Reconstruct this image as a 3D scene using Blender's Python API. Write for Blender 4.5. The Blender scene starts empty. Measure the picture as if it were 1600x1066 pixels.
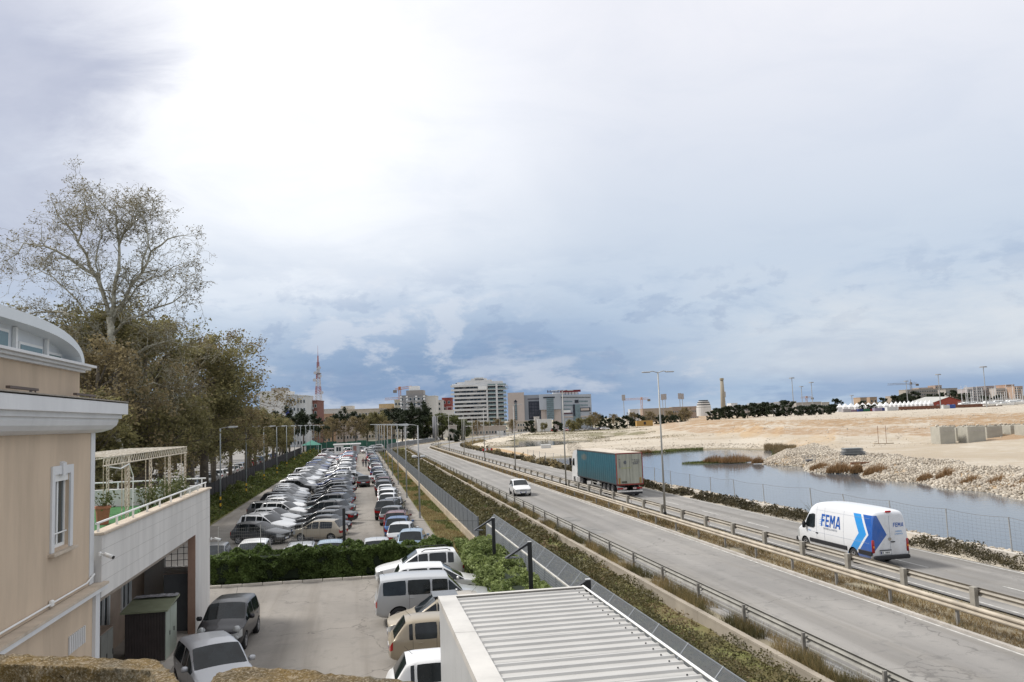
import bpy, bmesh, math, random
from mathutils import Vector, Matrix, noise
sc = bpy.context.scene
COL = sc.collection
rnd = random.Random(7)
R = math.radians

# ------------------------------------------------------------------ camera
FPX, HC = 1291.0, 8.0
AL, TH, RO = R(10.6), R(5.4), R(2.0)
cf = Vector((math.sin(AL)*math.cos(TH), math.cos(AL)*math.cos(TH), math.sin(TH)))
r0 = Vector((math.cos(AL), -math.sin(AL), 0)); u0 = r0.cross(cf)
cr = math.cos(RO)*r0 - math.sin(RO)*u0; cu = math.sin(RO)*r0 + math.cos(RO)*u0
cd = bpy.data.cameras.new('camera'); cam = bpy.data.objects.new('camera', cd); COL.objects.link(cam)
m = Matrix((( cr.x, cu.x, -cf.x, 0), (cr.y, cu.y, -cf.y, 0), (cr.z, cu.z, -cf.z, HC), (0, 0, 0, 1)))
cam.matrix_world = m
cd.sensor_width = 36; cd.lens = FPX/1600*36; cd.clip_end = 9000; cd.clip_start = 0.1
sc.camera = cam
FH = Vector((math.sin(AL), math.cos(AL), 0))

# ------------------------------------------------------------------ light
sc.view_settings.view_transform = 'Standard'
sc.view_settings.look = 'None'
sc.view_settings.exposure = 0.30
sc.view_settings.gamma = 1
sc.view_settings.use_curve_mapping = False
SUN_EL, SUN_AZ = R(48), R(-62)      # azimuth from +Y, clockwise positive
sd = bpy.data.lights.new('sun', 'SUN'); sd.energy = 3.0; sd.angle = R(14); sd.color = (1, .965, .92)
so = bpy.data.objects.new('sun', sd); COL.objects.link(so)
dv = Vector((math.sin(SUN_AZ)*math.cos(SUN_EL), math.cos(SUN_AZ)*math.cos(SUN_EL), math.sin(SUN_EL)))
so.rotation_euler = dv.to_track_quat('Z', 'Y').to_euler()

w = bpy.data.worlds.new('World'); sc.world = w; w.use_nodes = True
nt = w.node_tree; nt.nodes.clear()
class NB:
    """tiny node builder"""
    def __init__(s, nt): s.nt = nt
    def n(s, t, **k):
        o = s.nt.nodes.new(t)
        for a, b in k.items(): setattr(o, a, b)
        return o
    def put(s, sock, v):
        if hasattr(v, 'is_output') or isinstance(v, bpy.types.NodeSocket): s.nt.links.new(v, sock)
        else: sock.default_value = v
    def math(s, op, a, b=0.0, c=None, clamp=False):
        o = s.n('ShaderNodeMath', operation=op, use_clamp=clamp); s.put(o.inputs[0], a); s.put(o.inputs[1], b)
        if c is not None: s.put(o.inputs[2], c)
        return o.outputs[0]
    def smooth(s, v, a, b, lo=0.0, hi=1.0):
        o = s.n('ShaderNodeMapRange', interpolation_type='SMOOTHSTEP'); s.put(o.inputs[0], v)
        for i, x in enumerate((a, b, lo, hi)): s.put(o.inputs[i+1], x)
        return o.outputs[0]
    def mix(s, f, a, b):
        o = s.n('ShaderNodeMix', data_type='RGBA'); s.put(o.inputs[0], f); s.put(o.inputs[6], a); s.put(o.inputs[7], b)
        return o.outputs[2]
    def noise(s, vec, scale, detail=6, rough=.55, dist=0.0):
        o = s.n('ShaderNodeTexNoise'); s.put(o.inputs['Vector'], vec); o.inputs['Scale'].default_value = scale
        o.inputs['Detail'].default_value = detail; o.inputs['Roughness'].default_value = rough; o.inputs['Distortion'].default_value = dist
        return o.outputs[0]
    def comb(s, x, y, z):
        o = s.n('ShaderNodeCombineXYZ'); s.put(o.inputs[0], x); s.put(o.inputs[1], y); s.put(o.inputs[2], z); return o.outputs[0]
def lin(r, g, b):
    f = lambda c: (c/255/12.92) if c/255 <= .04045 else ((c/255+.055)/1.055)**2.4
    return (f(r), f(g), f(b), 1)
def world_nodes():
    b = NB(nt)
    tc = b.n('ShaderNodeTexCoord'); sep = b.n('ShaderNodeSeparateXYZ'); nt.links.new(tc.outputs['Generated'], sep.inputs[0])
    x, y, z = sep.outputs
    sky = b.n('ShaderNodeTexSky', sky_type='NISHITA'); sky.sun_disc = False
    sky.sun_elevation = SUN_EL; sky.sun_rotation = SUN_AZ; sky.air_density = 1.4; sky.dust_density = 1.5
    el = b.math('MULTIPLY', b.math('ARCSINE', z), 57.2958)                      # elevation, degrees
    az = b.math('SUBTRACT', b.math('MULTIPLY', b.math('ARCTAN2', x, y), 57.2958), 10.6)   # degrees from the view
    h = b.math('MAXIMUM', z, 0.0)
    den = b.math('ADD', h, .16)
    pv = b.comb(b.math('DIVIDE', x, den), b.math('DIVIDE', y, den), 0.0)         # cloud-deck plane
    n1 = b.noise(pv, .75, 8, .58, .4)
    n2 = b.noise(b.comb(b.math('MULTIPLY', b.math('DIVIDE', x, den), .8), b.math('DIVIDE', y, den), 3.0), 2.6, 8, .6, .5)
    n3 = b.noise(b.comb(b.math('MULTIPLY', az, .06), b.math('MULTIPLY', el, .19), 5.0), 1.7, 12, .62, .25)
    n5 = b.noise(b.comb(b.math('MULTIPLY', az, .12), b.math('MULTIPLY', el, .22), 9.0), 1.5, 12, .62, .15)
    # deck colour by elevation
    rp = b.n('ShaderNodeValToRGB'); cr_ = rp.color_ramp
    nt.links.new(b.math('DIVIDE', b.math('MAXIMUM', el, 0.0), 40.0, clamp=True), rp.inputs[0])
    st = [(0, (196, 211, 226)), (.04, (163, 188, 216)), (.13, (182, 200, 222)), (.28, (203, 214, 229)), (.45, (222, 227, 238)), (.65, (243, 243, 249)), (1, (249, 249, 252))]
    while len(cr_.elements) < len(st): cr_.elements.new(.5)
    for e, (p, c) in zip(cr_.elements, st): e.position = p; e.color = lin(*c)
    c = rp.outputs[0]
    # bright veil round the hidden sun, up and left
    da = b.math('DIVIDE', b.math('ADD', az, 15.0), 20.0); de = b.math('DIVIDE', b.math('SUBTRACT', el, 21.0), 15.0)
    rr = b.math('SQRT', b.math('ADD', b.math('MULTIPLY', da, da), b.math('MULTIPLY', de, de)))
    glow = b.smooth(b.math('ADD', rr, b.math('MULTIPLY', b.math('SUBTRACT', n1, .5), .9)), .15, 1.25, 1.0, 0.0)
    c = b.mix(b.math('MULTIPLY', glow, .9), c, (1.1, 1.1, 1.12, 1))
    # the darker blue-grey bank low over the city
    da = b.math('DIVIDE', b.math('ADD', az, 5.0), 19.0); de = b.math('DIVIDE', b.math('SUBTRACT', el, 2.6), 5.0)
    rr = b.math('SQRT', b.math('ADD', b.math('MULTIPLY', da, da), b.math('MULTIPLY', de, de)))
    bank = b.smooth(b.math('ADD', rr, b.math('MULTIPLY', b.math('SUBTRACT', n3, .5), 2.0)), .25, 1.35, 1.0, 0.0)
    c = b.mix(b.math('MULTIPLY', bank, .95), c, lin(122, 151, 189))
    streak = b.smooth(n3, .47, .62)
    low = b.smooth(el, 1.0, 14.0, 1.0, 0.0)
    c = b.mix(b.math('MULTIPLY', b.math('MULTIPLY', streak, low), .55), c, lin(118, 148, 190))
    wisp = b.smooth(n3, .50, .38)
    c = b.mix(b.math('MULTIPLY', b.math('MULTIPLY', wisp, b.smooth(el, .5, 11.0, 1.0, 0.0)), .5), c, lin(222, 226, 234))
    puff = b.math('MULTIPLY', b.smooth(n5, .50, .60), b.math('MULTIPLY', b.smooth(b.math('ABSOLUTE', b.math('ADD', az, 8.0)), 13.0, 3.0), b.math('MULTIPLY', b.smooth(el, 1.5, 4.5), b.smooth(el, 13.0, 7.5))))
    c = b.mix(b.math('MULTIPLY', puff, .38), c, lin(232, 234, 240))
    shd = b.math('MULTIPLY', b.smooth(n5, .47, .40), b.math('MULTIPLY', b.smooth(el, .8, 3.0), b.smooth(el, 12.0, 6.0)))
    c = b.mix(b.math('MULTIPLY', shd, .35), c, lin(126, 150, 188))
    # grey-violet cumulus at the far left
    lf = b.smooth(b.math('ADD', az, b.math('MULTIPLY', b.math('SUBTRACT', n2, .5), 22.0)), -31.0, -21.0, 1.0, 0.0)
    lf = b.math('MULTIPLY', lf, b.math('MULTIPLY', b.smooth(el, 5.0, 12.0), b.smooth(el, 24.0, 31.0, 1.0, 0.0)))
    c = b.mix(b.math('MULTIPLY', lf, b.smooth(n1, .35, .6, .55, .95)), c, lin(176, 182, 203))
    # soft mottling, fading towards the bright top
    c = b.mix(b.math('MULTIPLY', b.smooth(n2, .42, .72), .17), c, lin(192, 204, 224))
    # warm pale strip close to the horizon on the right
    ws = b.math('MULTIPLY', b.smooth(az, 4.0, 26.0), b.math('MULTIPLY', b.smooth(el, 1.0, 3.2), b.smooth(b.math('ADD', el, b.math('MULTIPLY', n3, 8.0)), 7.0, 14.0, 1.0, 0.0)))
    c = b.mix(b.math('MULTIPLY', ws, .75), c, lin(222, 226, 231))
    up = b.n('ShaderNodeVectorMath', operation='SCALE'); nt.links.new(c, up.inputs[0]); up.inputs['Scale'].default_value = 8.6
    cover = b.mix(.93, sky.outputs[0], up.outputs[0])
    bg = b.n('ShaderNodeBackground'); nt.links.new(cover, bg.inputs[0]); bg.inputs[1].default_value = .1
    out = b.n('ShaderNodeOutputWorld'); nt.links.new(bg.outputs[0], out.inputs[0])
world_nodes()
sc.cycles.use_denoising = True
sc.cycles.max_bounces = 6; sc.cycles.diffuse_bounces = 3; sc.cycles.glossy_bounces = 3; sc.cycles.transmission_bounces = 4; sc.cycles.transparent_max_bounces = 8

# ------------------------------------------------------------------ where things stand
def ray(px, py):
    return cf + (px-800)/FPX*cr - (py-533)/FPX*cu
def gp(px, py, z=0.0):
    d = ray(px, py); t = (z-HC)/d.z
    return Vector((0, 0, HC)) + d*t
def at(px, py, D):
    """point seen at px,py at horizontal depth D"""
    d = ray(px, py); return Vector((0, 0, HC)) + d*(D/d.dot(FH))
# ------------------------------------------------------------------ object helpers
def tag(o, label=None, cat=None, group=None, kind=None):
    if label: o['label'] = label
    if cat: o['category'] = cat
    if group: o['group'] = group
    if kind: o['kind'] = kind
    return o
def empty(name, loc=(0, 0, 0), rz=0.0, label=None, cat=None, group=None):
    o = bpy.data.objects.new(name, None); COL.objects.link(o); o.location = loc; o.rotation_euler = (0, 0, rz); o.empty_display_size = .3
    return tag(o, label, cat, group)
class MB:
    def __init__(s): s.v = []; s.f = []; s.m = []; s.mi = 0
    def add(s, vs, fs, mi=None):
        b = len(s.v); s.v.extend([tuple(v) for v in vs]); s.f.extend([tuple(i+b for i in f) for f in fs]); s.m.extend([s.mi if mi is None else mi]*len(fs)); return s
    def box(s, c, d, rz=0.0, mi=None, M=None):
        hx, hy, hz = d[0]/2, d[1]/2, d[2]/2; cz, sz = math.cos(rz), math.sin(rz); vs = []
        for a in (-1, 1):
            for b_ in (-1, 1):
                for e in (-1, 1):
                    x, y, z = a*hx, b_*hy, e*hz; p = Vector((c[0]+x*cz-y*sz, c[1]+x*sz+y*cz, c[2]+z)); vs.append(M @ p if M else p)
        return s.add(vs, [(0, 1, 3, 2), (4, 6, 7, 5), (0, 4, 5, 1), (2, 3, 7, 6), (0, 2, 6, 4), (1, 5, 7, 3)], mi)
    def span(s, a, b, mi=None):
        return s.box([(a[i]+b[i])/2 for i in range(3)], [abs(b[i]-a[i]) for i in range(3)], 0, mi)
    def bevel_box(s, c, d, bv=.02, rz=0.0, mi=None):
        """box with chamfered vertical and top edges"""
        hx, hy, hz = d[0]/2, d[1]/2, d[2]/2; bv = min(bv, hx*.9, hy*.9, hz*.9); cz, sz = math.cos(rz), math.sin(rz); rings = []
        def ring(k, z):
            p = [(-hx+k, -hy+bv+k), (-hx+bv+k, -hy+k), (hx-bv-k, -hy+k), (hx-k, -hy+bv+k), (hx-k, hy-bv-k), (hx-bv-k, hy-k), (-hx+bv+k, hy-k), (-hx+k, hy-bv-k)]
            return [(c[0]+x*cz-y*sz, c[1]+x*sz+y*cz, c[2]+z) for x, y in p]
        rings = [ring(bv, -hz), ring(0, -hz+bv), ring(0, hz-bv), ring(bv, hz)]
        vs = sum(rings, []); fs = [tuple(reversed(range(8))), tuple(range(24, 32))]
        for k in range(3):
            for i in range(8): j = (i+1) % 8; fs.append((k*8+i, k*8+j, k*8+8+j, k*8+8+i))
        return s.add(vs, fs, mi)
    def cyl(s, a, b, r1, r2=None, n=8, mi=None, cap=True):
        a = Vector(a); b = Vector(b); r2 = r1 if r2 is None else r2; d = (b-a)
        if d.length < 1e-6: return s
        q = d.to_track_quat('Z', 'Y'); vs = []
        for p, r_ in ((a, r1), (b, r2)):
            for i in range(n): t = 2*math.pi*i/n; vs.append(p + q @ Vector((math.cos(t)*r_, math.sin(t)*r_, 0)))
        fs = [(i, (i+1) % n, n+(i+1) % n, n+i) for i in range(n)]
        if cap: fs += [tuple(reversed(range(n))), tuple(range(n, 2*n))]
        return s.add(vs, fs, mi)
    def tube(s, pts, rs, n=6, mi=None):
        pts = [Vector(p) for p in pts]
        if not hasattr(rs, '__len__'): rs = [rs]*len(pts)
        vs = []; fs = []; up = Vector((0.13, .37, .92)).normalized()
        for k, p in enumerate(pts):
            d = (pts[min(k+1, len(pts)-1)] - pts[max(k-1, 0)]).normalized()
            ax = d.cross(up); 
            if ax.length < .05: ax = d.cross(Vector((1, 0, 0)))
            ax.normalize(); ay = d.cross(ax)
            for i in range(n): t = 2*math.pi*i/n; vs.append(p + (ax*math.cos(t)+ay*math.sin(t))*rs[k])
        for k in range(len(pts)-1):
            for i in range(n): j = (i+1) % n; fs.append((k*n+i, k*n+j, k*n+n+j, k*n+n+i))
        fs += [tuple(reversed(range(n))), tuple(range(len(vs)-n, len(vs)))]
        return s.add(vs, fs, mi)
    def sweep(s, prof, path, mi=None, closed=True, cap=True):
        """prof: (offset to the right of travel, z); path: list of (x,y,z)"""
        n = len(prof); vs = []; fs = []
        for k, p in enumerate(path):
            p = Vector(p); d = Vector(path[min(k+1, len(path)-1)]) - Vector(path[max(k-1, 0)]); d.z = 0; d.normalize(); rt = Vector((d.y, -d.x, 0))
            for o, z in prof: q = p + rt*o; vs.append((q.x, q.y, q.z+z))
        e = n if closed else n-1
        for k in range(len(path)-1):
            for i in range(e): j = (i+1) % n; fs.append((k*n+i, k*n+n+i, k*n+n+j, k*n+j))
        if closed and cap: fs += [tuple(range(n)), tuple(reversed(range(len(vs)-n, len(vs))))]
        return s.add(vs, fs, mi)
    def prism(s, poly, axis, a, b, mi=None):
        """poly 2-D outline extruded from a to b on axis 0/1/2"""
        n = len(poly); vs = []
        for t in (a, b):
            for p in poly:
                q = [p[0], p[1]]; q.insert(axis, t); vs.append(q)
        return s.add(vs, [tuple(range(n)), tuple(reversed(range(n, 2*n)))] + [(i, n+i, n+(i+1) % n, (i+1) % n) for i in range(n)], mi)
    def mesh(s, name, mats, smooth=False, fix=True):
        me = bpy.data.meshes.new(name); me.from_pydata(s.v, [], s.f)
        for m_ in (mats if isinstance(mats, (list, tuple)) else [mats]): me.materials.append(m_)
        if any(s.m): me.polygons.foreach_set('material_index', s.m)
        if fix and len(s.f) < 60000:
            bm = bmesh.new(); bm.from_mesh(me); bmesh.ops.recalc_face_normals(bm, faces=bm.faces); bm.to_mesh(me); bm.free()
        if smooth: me.polygons.foreach_set('use_smooth', [True]*len(me.polygons))
        me.update(); return me
    def build(s, name, mats, parent=None, smooth=False, fix=True, loc=None):
        o = bpy.data.objects.new(name, s.mesh(name, mats, smooth, fix)); COL.objects.link(o)
        if parent: o.parent = parent
        if loc: o.location = loc
        return o
def link(name, me, parent=None, loc=None, rz=0.0, scale=None):
    o = bpy.data.objects.new(name, me); COL.objects.link(o)
    if parent: o.parent = parent
    if loc is not None: o.location = loc
    if rz: o.rotation_euler = (0, 0, rz)
    if scale: o.scale = scale
    return o
def copy_tree(o, kids, parent=None):
    """kids: dict object -> list of children, so that the copy costs nothing"""
    c = o.copy(); COL.objects.link(c)
    if parent: c.parent = parent
    for ch in kids.get(o, ()): copy_tree(ch, kids, c)
    return c
def kids_of(root):
    d = {}
    def walk(o):
        d[o] = list(o.children)
        for c in d[o]: walk(c)
    walk(root); return d
ORD = ['nearest', 'second', 'third', 'fourth', 'fifth', 'sixth', 'seventh', 'eighth', 'ninth', 'tenth', 'eleventh', 'twelfth', 'thirteenth', 'fourteenth', 'fifteenth', 'sixteenth', 'seventeenth', 'eighteenth', 'nineteenth', 'twentieth']
TENS = {20: 'twenty', 30: 'thirty', 40: 'forty', 50: 'fifty', 60: 'sixty', 70: 'seventy'}
def nth(i):
    """i counts from 0"""
    if i < 20: return ORD[i]
    n = i+1; t, u = n//10*10, n % 10
    if u == 0: return TENS[t][:-1] + 'ieth'
    return TENS[t] + '-' + ['first', 'second', 'third', 'fourth', 'fifth', 'sixth', 'seventh', 'eighth', 'ninth'][u-1]

# ------------------------------------------------------------------ materials
MATS = {}
def mat(name, col, rough=.7, var=.12, scale=3.0, bump=0.0, bscale=None, metal=0.0, col2=None, spec=.4, coat=0.0, stain=0.0, detail=6, stretch=None, coord='Object', objcol=False, trans=0.0, emit=None):
    if name in MATS: return MATS[name]
    m_ = bpy.data.materials.new(name); m_.use_nodes = True; t = m_.node_tree; t.nodes.clear(); b = NB(t)
    out = b.n('ShaderNodeOutputMaterial'); bs = b.n('ShaderNodeBsdfPrincipled'); t.links.new(bs.outputs[0], out.inputs[0])
    tc = b.n('ShaderNodeTexCoord'); vec = tc.outputs[coord]
    if coord == 'World':
        pass
    if stretch:
        mp = b.n('ShaderNodeMapping'); t.links.new(vec, mp.inputs[0]); mp.inputs['Scale'].default_value = stretch; vec = mp.outputs[0]
    col = tuple(col[:3]) + (1,)
    if objcol:
        oi = b.n('ShaderNodeObjectInfo'); base = oi.outputs['Color']
    else: base = col
    if var > 0 or col2:
        n = b.noise(vec, scale, detail, .6)
        if objcol:
            hs = b.n('ShaderNodeHueSaturation'); t.links.new(base, hs.inputs['Color']); t.links.new(b.smooth(n, .3, .7, 1-var, 1+var), hs.inputs['Value']); c = hs.outputs[0]
        else:
            a = tuple(x*(1-var) for x in col[:3]) + (1,); d = tuple(min(1, x*(1+var)) for x in (col2 or col)[:3]) + (1,)
            c = b.mix(b.smooth(n, .3, .7), a, d)
    else: c = base
    if stain > 0:
        n4 = b.noise(vec, scale*.23, 8, .7, 1.0)
        c = b.mix(b.math('MULTIPLY', b.smooth(n4, .5, .72), stain), c, tuple(x*.45 for x in col[:3]) + (1,))
    b.put(bs.inputs['Base Color'], c)
    bs.inputs['Roughness'].default_value = rough; bs.inputs['Metallic'].default_value = metal; bs.inputs['Specular IOR Level'].default_value = spec
    if coat: bs.inputs['Coat Weight'].default_value = coat; bs.inputs['Coat Roughness'].default_value = .06
    if emit: bs.inputs['Emission Color'].default_value = tuple(emit[:3]) + (1,); bs.inputs['Emission Strength'].default_value = emit[3]
    if bump > 0:
        bn = b.n('ShaderNodeBump'); bn.inputs['Strength'].default_value = 1; bn.inputs['Distance'].default_value = bump
        t.links.new(b.noise(vec, bscale or scale*6, 5, .65), bn.inputs['Height']); t.links.new(bn.outputs[0], bs.inputs['Normal'])
    if trans > 0:
        tl = b.n('ShaderNodeBsdfTranslucent'); b.put(tl.inputs[0], c); mx = b.n('ShaderNodeMixShader'); mx.inputs[0].default_value = trans
        t.links.new(bs.outputs[0], mx.inputs[1]); t.links.new(tl.outputs[0], mx.inputs[2]); t.links.new(mx.outputs[0], out.inputs[0])
    MATS[name] = m_; return m_
def leafmat(name, col, col2=None, trans=.3):
    """colour varies leaf by leaf (random per island) and in clumps"""
    if name in MATS: return MATS[name]
    m_ = bpy.data.materials.new(name); m_.use_nodes = True; t = m_.node_tree; t.nodes.clear(); b = NB(t)
    out = b.n('ShaderNodeOutputMaterial'); bs = b.n('ShaderNodeBsdfPrincipled'); ge = b.n('ShaderNodeNewGeometry'); tc = b.n('ShaderNodeTexCoord')
    n = b.noise(tc.outputs['Object'], .45, 3)
    f = b.math('ADD', b.math('MULTIPLY', ge.outputs['Random Per Island'], .6), b.math('MULTIPLY', b.smooth(n, .35, .65), .4))
    c1 = tuple(x*.65 for x in col[:3])+(1,); c2 = tuple((col2 or tuple(x*1.5 for x in col))[:3])+(1,)
    c = b.mix(f, c1, c2); b.put(bs.inputs['Base Color'], c); bs.inputs['Roughness'].default_value = .6; bs.inputs['Specular IOR Level'].default_value = .3
    tl = b.n('ShaderNodeBsdfTranslucent'); b.put(tl.inputs[0], c); mx = b.n('ShaderNodeMixShader'); mx.inputs[0].default_value = trans
    t.links.new(bs.outputs[0], mx.inputs[1]); t.links.new(tl.outputs[0], mx.inputs[2]); t.links.new(mx.outputs[0], out.inputs[0])
    MATS[name] = m_; return m_
CONC = mat('concrete', (.42, .39, .35), .85, .14, 1.2, .01, 14, stain=.35)
CONC_L = mat('pale_concrete', (.5, .46, .40), .85, .12, .8, .01, 10, stain=.3)
GALV = mat('galvanised_steel', (.40, .39, .36), .5, .12, 2, metal=.35, stain=.25)
RAILM = mat('weathered_rail_steel', (.44, .385, .305), .55, .18, 1.2, metal=.25, stain=.35)
POSTG = mat('grey_post_paint', (.34, .345, .34), .55, .1, 2)
BLACKM = mat('black_metal', (.018, .018, .02), .35, .1, 3, spec=.5)
DARK = mat('dark_plastic', (.02, .02, .022), .6, .1, 4)
RUBBER = mat('rubber', (.022, .022, .023), .85, .15, 6)
WHITE = mat('white_paint', (.78, .78, .76), .5, .05, 1.5, stain=.08)
GLASS = mat('window_glass', (.03, .045, .05), .06, .2, .3, spec=.6)
RED = mat('red_plastic', (.42, .015, .015), .25, .05, 5, spec=.5)
ORANGE = mat('orange_plastic', (.75, .25, .03), .3, .05, 5)
YELLOW = mat('yellow_paint', (.62, .38, .03), .5, .15, 4, stain=.2)
RUST = mat('rusty_iron', (.22, .12, .07), .8, .3, 5)
# ------------------------------------------------------------------ the ground
Y0, RB, PHI = 230.0, 150.0, R(18)
def path_pt(X, s):
    """point of the road corridor that runs along x = X and bends to the right after Y0"""
    if s <= Y0: return Vector((X, s, 0))
    r_ = RB + 20 - X; cx = 20 + RB; a = (s-Y0)/RB; ex = 0.0
    if a > PHI: ex = s - Y0 - RB*PHI; a = PHI
    return Vector((cx - r_*math.cos(a) + ex*math.sin(a), Y0 + r_*math.sin(a) + ex*math.cos(a), 0))
def path(X, s0, s1, z=0.0, step=6.0, bstep=4.0):
    out = []; s = s0
    while s < s1-1e-6:
        p = path_pt(X, s); out.append((p.x, p.y, z)); s += (step if s < Y0-step else bstep)
    p = path_pt(X, s1); out.append((p.x, p.y, z)); return out
def strip(name, Xs, zs, s0, s1, mt, step=8.0, kind='structure', amp=0.0):
    """sheet along the corridor with cross-section Xs/zs"""
    ss = []; s = s0
    while s < s1: ss.append(s); s += step if s < Y0-step or s > Y0+RB*PHI+10 else min(step, 5)
    ss.append(s1); n = len(Xs); mb = MB(); vs = []
    for s in ss:
        for X, z in zip(Xs, zs):
            p = path_pt(X, s); vs.append((p.x, p.y, z + (amp*noise.noise(Vector((X*.6, s*.6, 3.3))) if amp else 0)))
    fs = [(k*n+i, k*n+i+1, k*n+n+i+1, k*n+n+i) for k in range(len(ss)-1) for i in range(n-1)]
    mb.add(vs, fs); o = mb.build(name, mt, smooth=bool(amp), fix=False); 
    if kind: o['kind'] = kind
    return o
def asphalt(name, c, c2, patch, cracks=True, dirt=(.20, .17, .13), lanes=None):
    m_ = bpy.data.materials.new(name); m_.use_nodes = True; t = m_.node_tree; t.nodes.clear(); b = NB(t)
    out = b.n('ShaderNodeOutputMaterial'); bs = b.n('ShaderNodeBsdfPrincipled'); t.links.new(bs.outputs[0], out.inputs[0])
    tc = b.n('ShaderNodeTexCoord'); v = tc.outputs['Object']; sp = b.n('ShaderNodeSeparateXYZ'); t.links.new(v, sp.inputs[0])
    big = b.noise(v, .11, 6, .6, .6)
    mp = b.n('ShaderNodeMapping'); t.links.new(v, mp.inputs[0]); mp.inputs['Scale'].default_value = (1.1, .045, 1)
    along = b.noise(mp.outputs[0], 1.0, 6, .6, .3)
    fine = b.noise(v, 35, 4, .7); mid = b.noise(v, 1.3, 7, .7, .8)
    col = b.mix(b.smooth(big, .35, .65), c, c2)
    col = b.mix(b.math('MULTIPLY', b.smooth(along, .45, .7), .45), col, dirt+(1,))
    col = b.mix(b.math('MULTIPLY', b.smooth(mid, .52, .66), .5), col, patch+(1,))
    col = b.mix(b.math('MULTIPLY', b.smooth(fine, .3, .7), .25), col, tuple(x*.6 for x in c[:3])+(1,))
    if cracks:
        vo = b.n('ShaderNodeTexVoronoi', feature='DISTANCE_TO_EDGE'); 
        wv = b.n('ShaderNodeVectorMath', operation='ADD'); t.links.new(v, wv.inputs[0])
        ns = b.n('ShaderNodeTexNoise'); t.links.new(v, ns.inputs[0]); ns.inputs['Scale'].default_value = .8; ns.inputs['Detail'].default_value = 6
        sv = b.n('ShaderNodeVectorMath', operation='SCALE'); t.links.new(ns.outputs[1], sv.inputs[0]); sv.inputs['Scale'].default_value = 2.2
        t.links.new(sv.outputs[0], wv.inputs[1]); t.links.new(wv.outputs[0], vo.inputs['Vector']); vo.inputs['Scale'].default_value = .17
        ck = b.math('MULTIPLY', b.smooth(vo.outputs['Distance'], .0, .009, 1.0, 0.0), b.smooth(big, .40, .55))
        col = b.mix(b.math('MULTIPLY', ck, .6), col, tuple(x*.35 for x in c[:3])+(1,))
    if lanes:
        tr = None
        for xc in lanes:
            g = b.smooth(b.math('ABSOLUTE', b.math('SUBTRACT', b.math('ADD', sp.outputs[0], b.math('MULTIPLY', big, .5)), xc+.25)), .1, .75, 1.0, 0.0); tr = g if tr is None else b.math('MAXIMUM', tr, g)
        tr = b.math('MULTIPLY', tr, b.smooth(along, .3, .6, .35, 1.0)); col = b.mix(b.math('MULTIPLY', tr, .30), col, (.13, .125, .118, 1))
    t.links.new(col, bs.inputs['Base Color']); bs.inputs['Roughness'].default_value = .88; bs.inputs['Specular IOR Level'].default_value = .25
    bn = b.n('ShaderNodeBump'); bn.inputs['Distance'].default_value = .012; t.links.new(b.noise(v, 22, 5, .7), bn.inputs['Height']); t.links.new(bn.outputs[0], bs.inputs['Normal'])
    return m_
ASPH_ROAD = asphalt('road_asphalt', (.26, .25, .235, 1), (.325, .31, .287, 1), (.18, .176, .168), dirt=(.17, .155, .13), lanes=(14.1, 15.6, 16.9, 18.3, 23.5, 25.0, 26.3, 27.6))
ASPH_LOT = asphalt('car_park_asphalt', (.225, .208, .186, 1), (.30, .276, .244, 1), (.18, .168, .152), dirt=(.16, .14, .115))
DIRT = mat('dry_earth', (.20, .165, .115), .95, .25, .35, .03, 6, col2=(.27, .24, .17), coord='Object')
DRYG = mat('dry_grass_ground', (.20, .15, .07), .95, .3, .8, .04, 8, col2=(.14, .15, .05))
GRND = mat('town_ground', (.20, .185, .16), .95, .2, .02, col2=(.17, .17, .12))

# left of the fence: car park, its yard, the street beyond
mb = MB(); mb.add([(-1500, -60, -.03), (7.8, -60, -.03), (7.8, 3200, -.03), (-1500, 3200, -.03)], [(0, 1, 2, 3)])
o = mb.build('ground', GRND, fix=False); o['kind'] = 'structure'
mb = MB(); mb.add([(-1500, -60, -1.9), (7.9, -60, -1.9), (45, -60, -1.9), (45, 330, -1.9), (7.9, 330, -1.9), (-1500, 330, -1.9)], [(0, 1, 2, 3, 4, 5)])
o = mb.build('subsoil', GRND, fix=False); o['kind'] = 'structure'
mb = MB(); mb.add([(-12.7, 45.9, 0), (5.1, 45.9, 0), (5.1, 300, 0), (-10.6, 300, 0)], [(0, 1, 2, 3)])
o = mb.build('car_park_surface', ASPH_LOT, fix=False); o['kind'] = 'structure'
mb = MB(); mb.add([(-14.0, 10, .004), (7.4, 10, .004), (7.4, 44.6, .004), (-14.0, 44.9, .004)], [(0, 1, 2, 3)])
o = mb.build('yard_pavement', ASPH_LOT, fix=False); o['kind'] = 'structure'
mb = MB(); mb.add([(-44, 45, -.024), (-18.0, 45, -.024), (-18.0, 420, -.024), (-44, 420, -.024)], [(0, 1, 2, 3)])
o = mb.build('street', ASPH_ROAD, fix=False); o['kind'] = 'structure'
mb = MB(); mb.add([(5.1, 48, .02), (7.2, 48, .02), (8.6, 300, .02), (5.1, 300, .02)], [(0, 1, 2, 3)])
o = mb.build('grass_strip', DRYG, fix=False); o['kind'] = 'structure'
mb = MB(); mb.add([(-17.9, 46, .02), (-12.6, 46, .03), (-10.6, 300, .03), (-17.9, 300, .02)], [(0, 1, 2, 3)])
o = mb.build('overgrown_verge', DRYG, fix=False); o['kind'] = 'structure'

# the strip between fence and retaining wall
strip('verge', [7.75, 8.5, 9.8, 11.2, 12.35], [-.05, -.12, .0, .10, .2], -10, 330, DRYG, 1.5, amp=.25)
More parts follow.
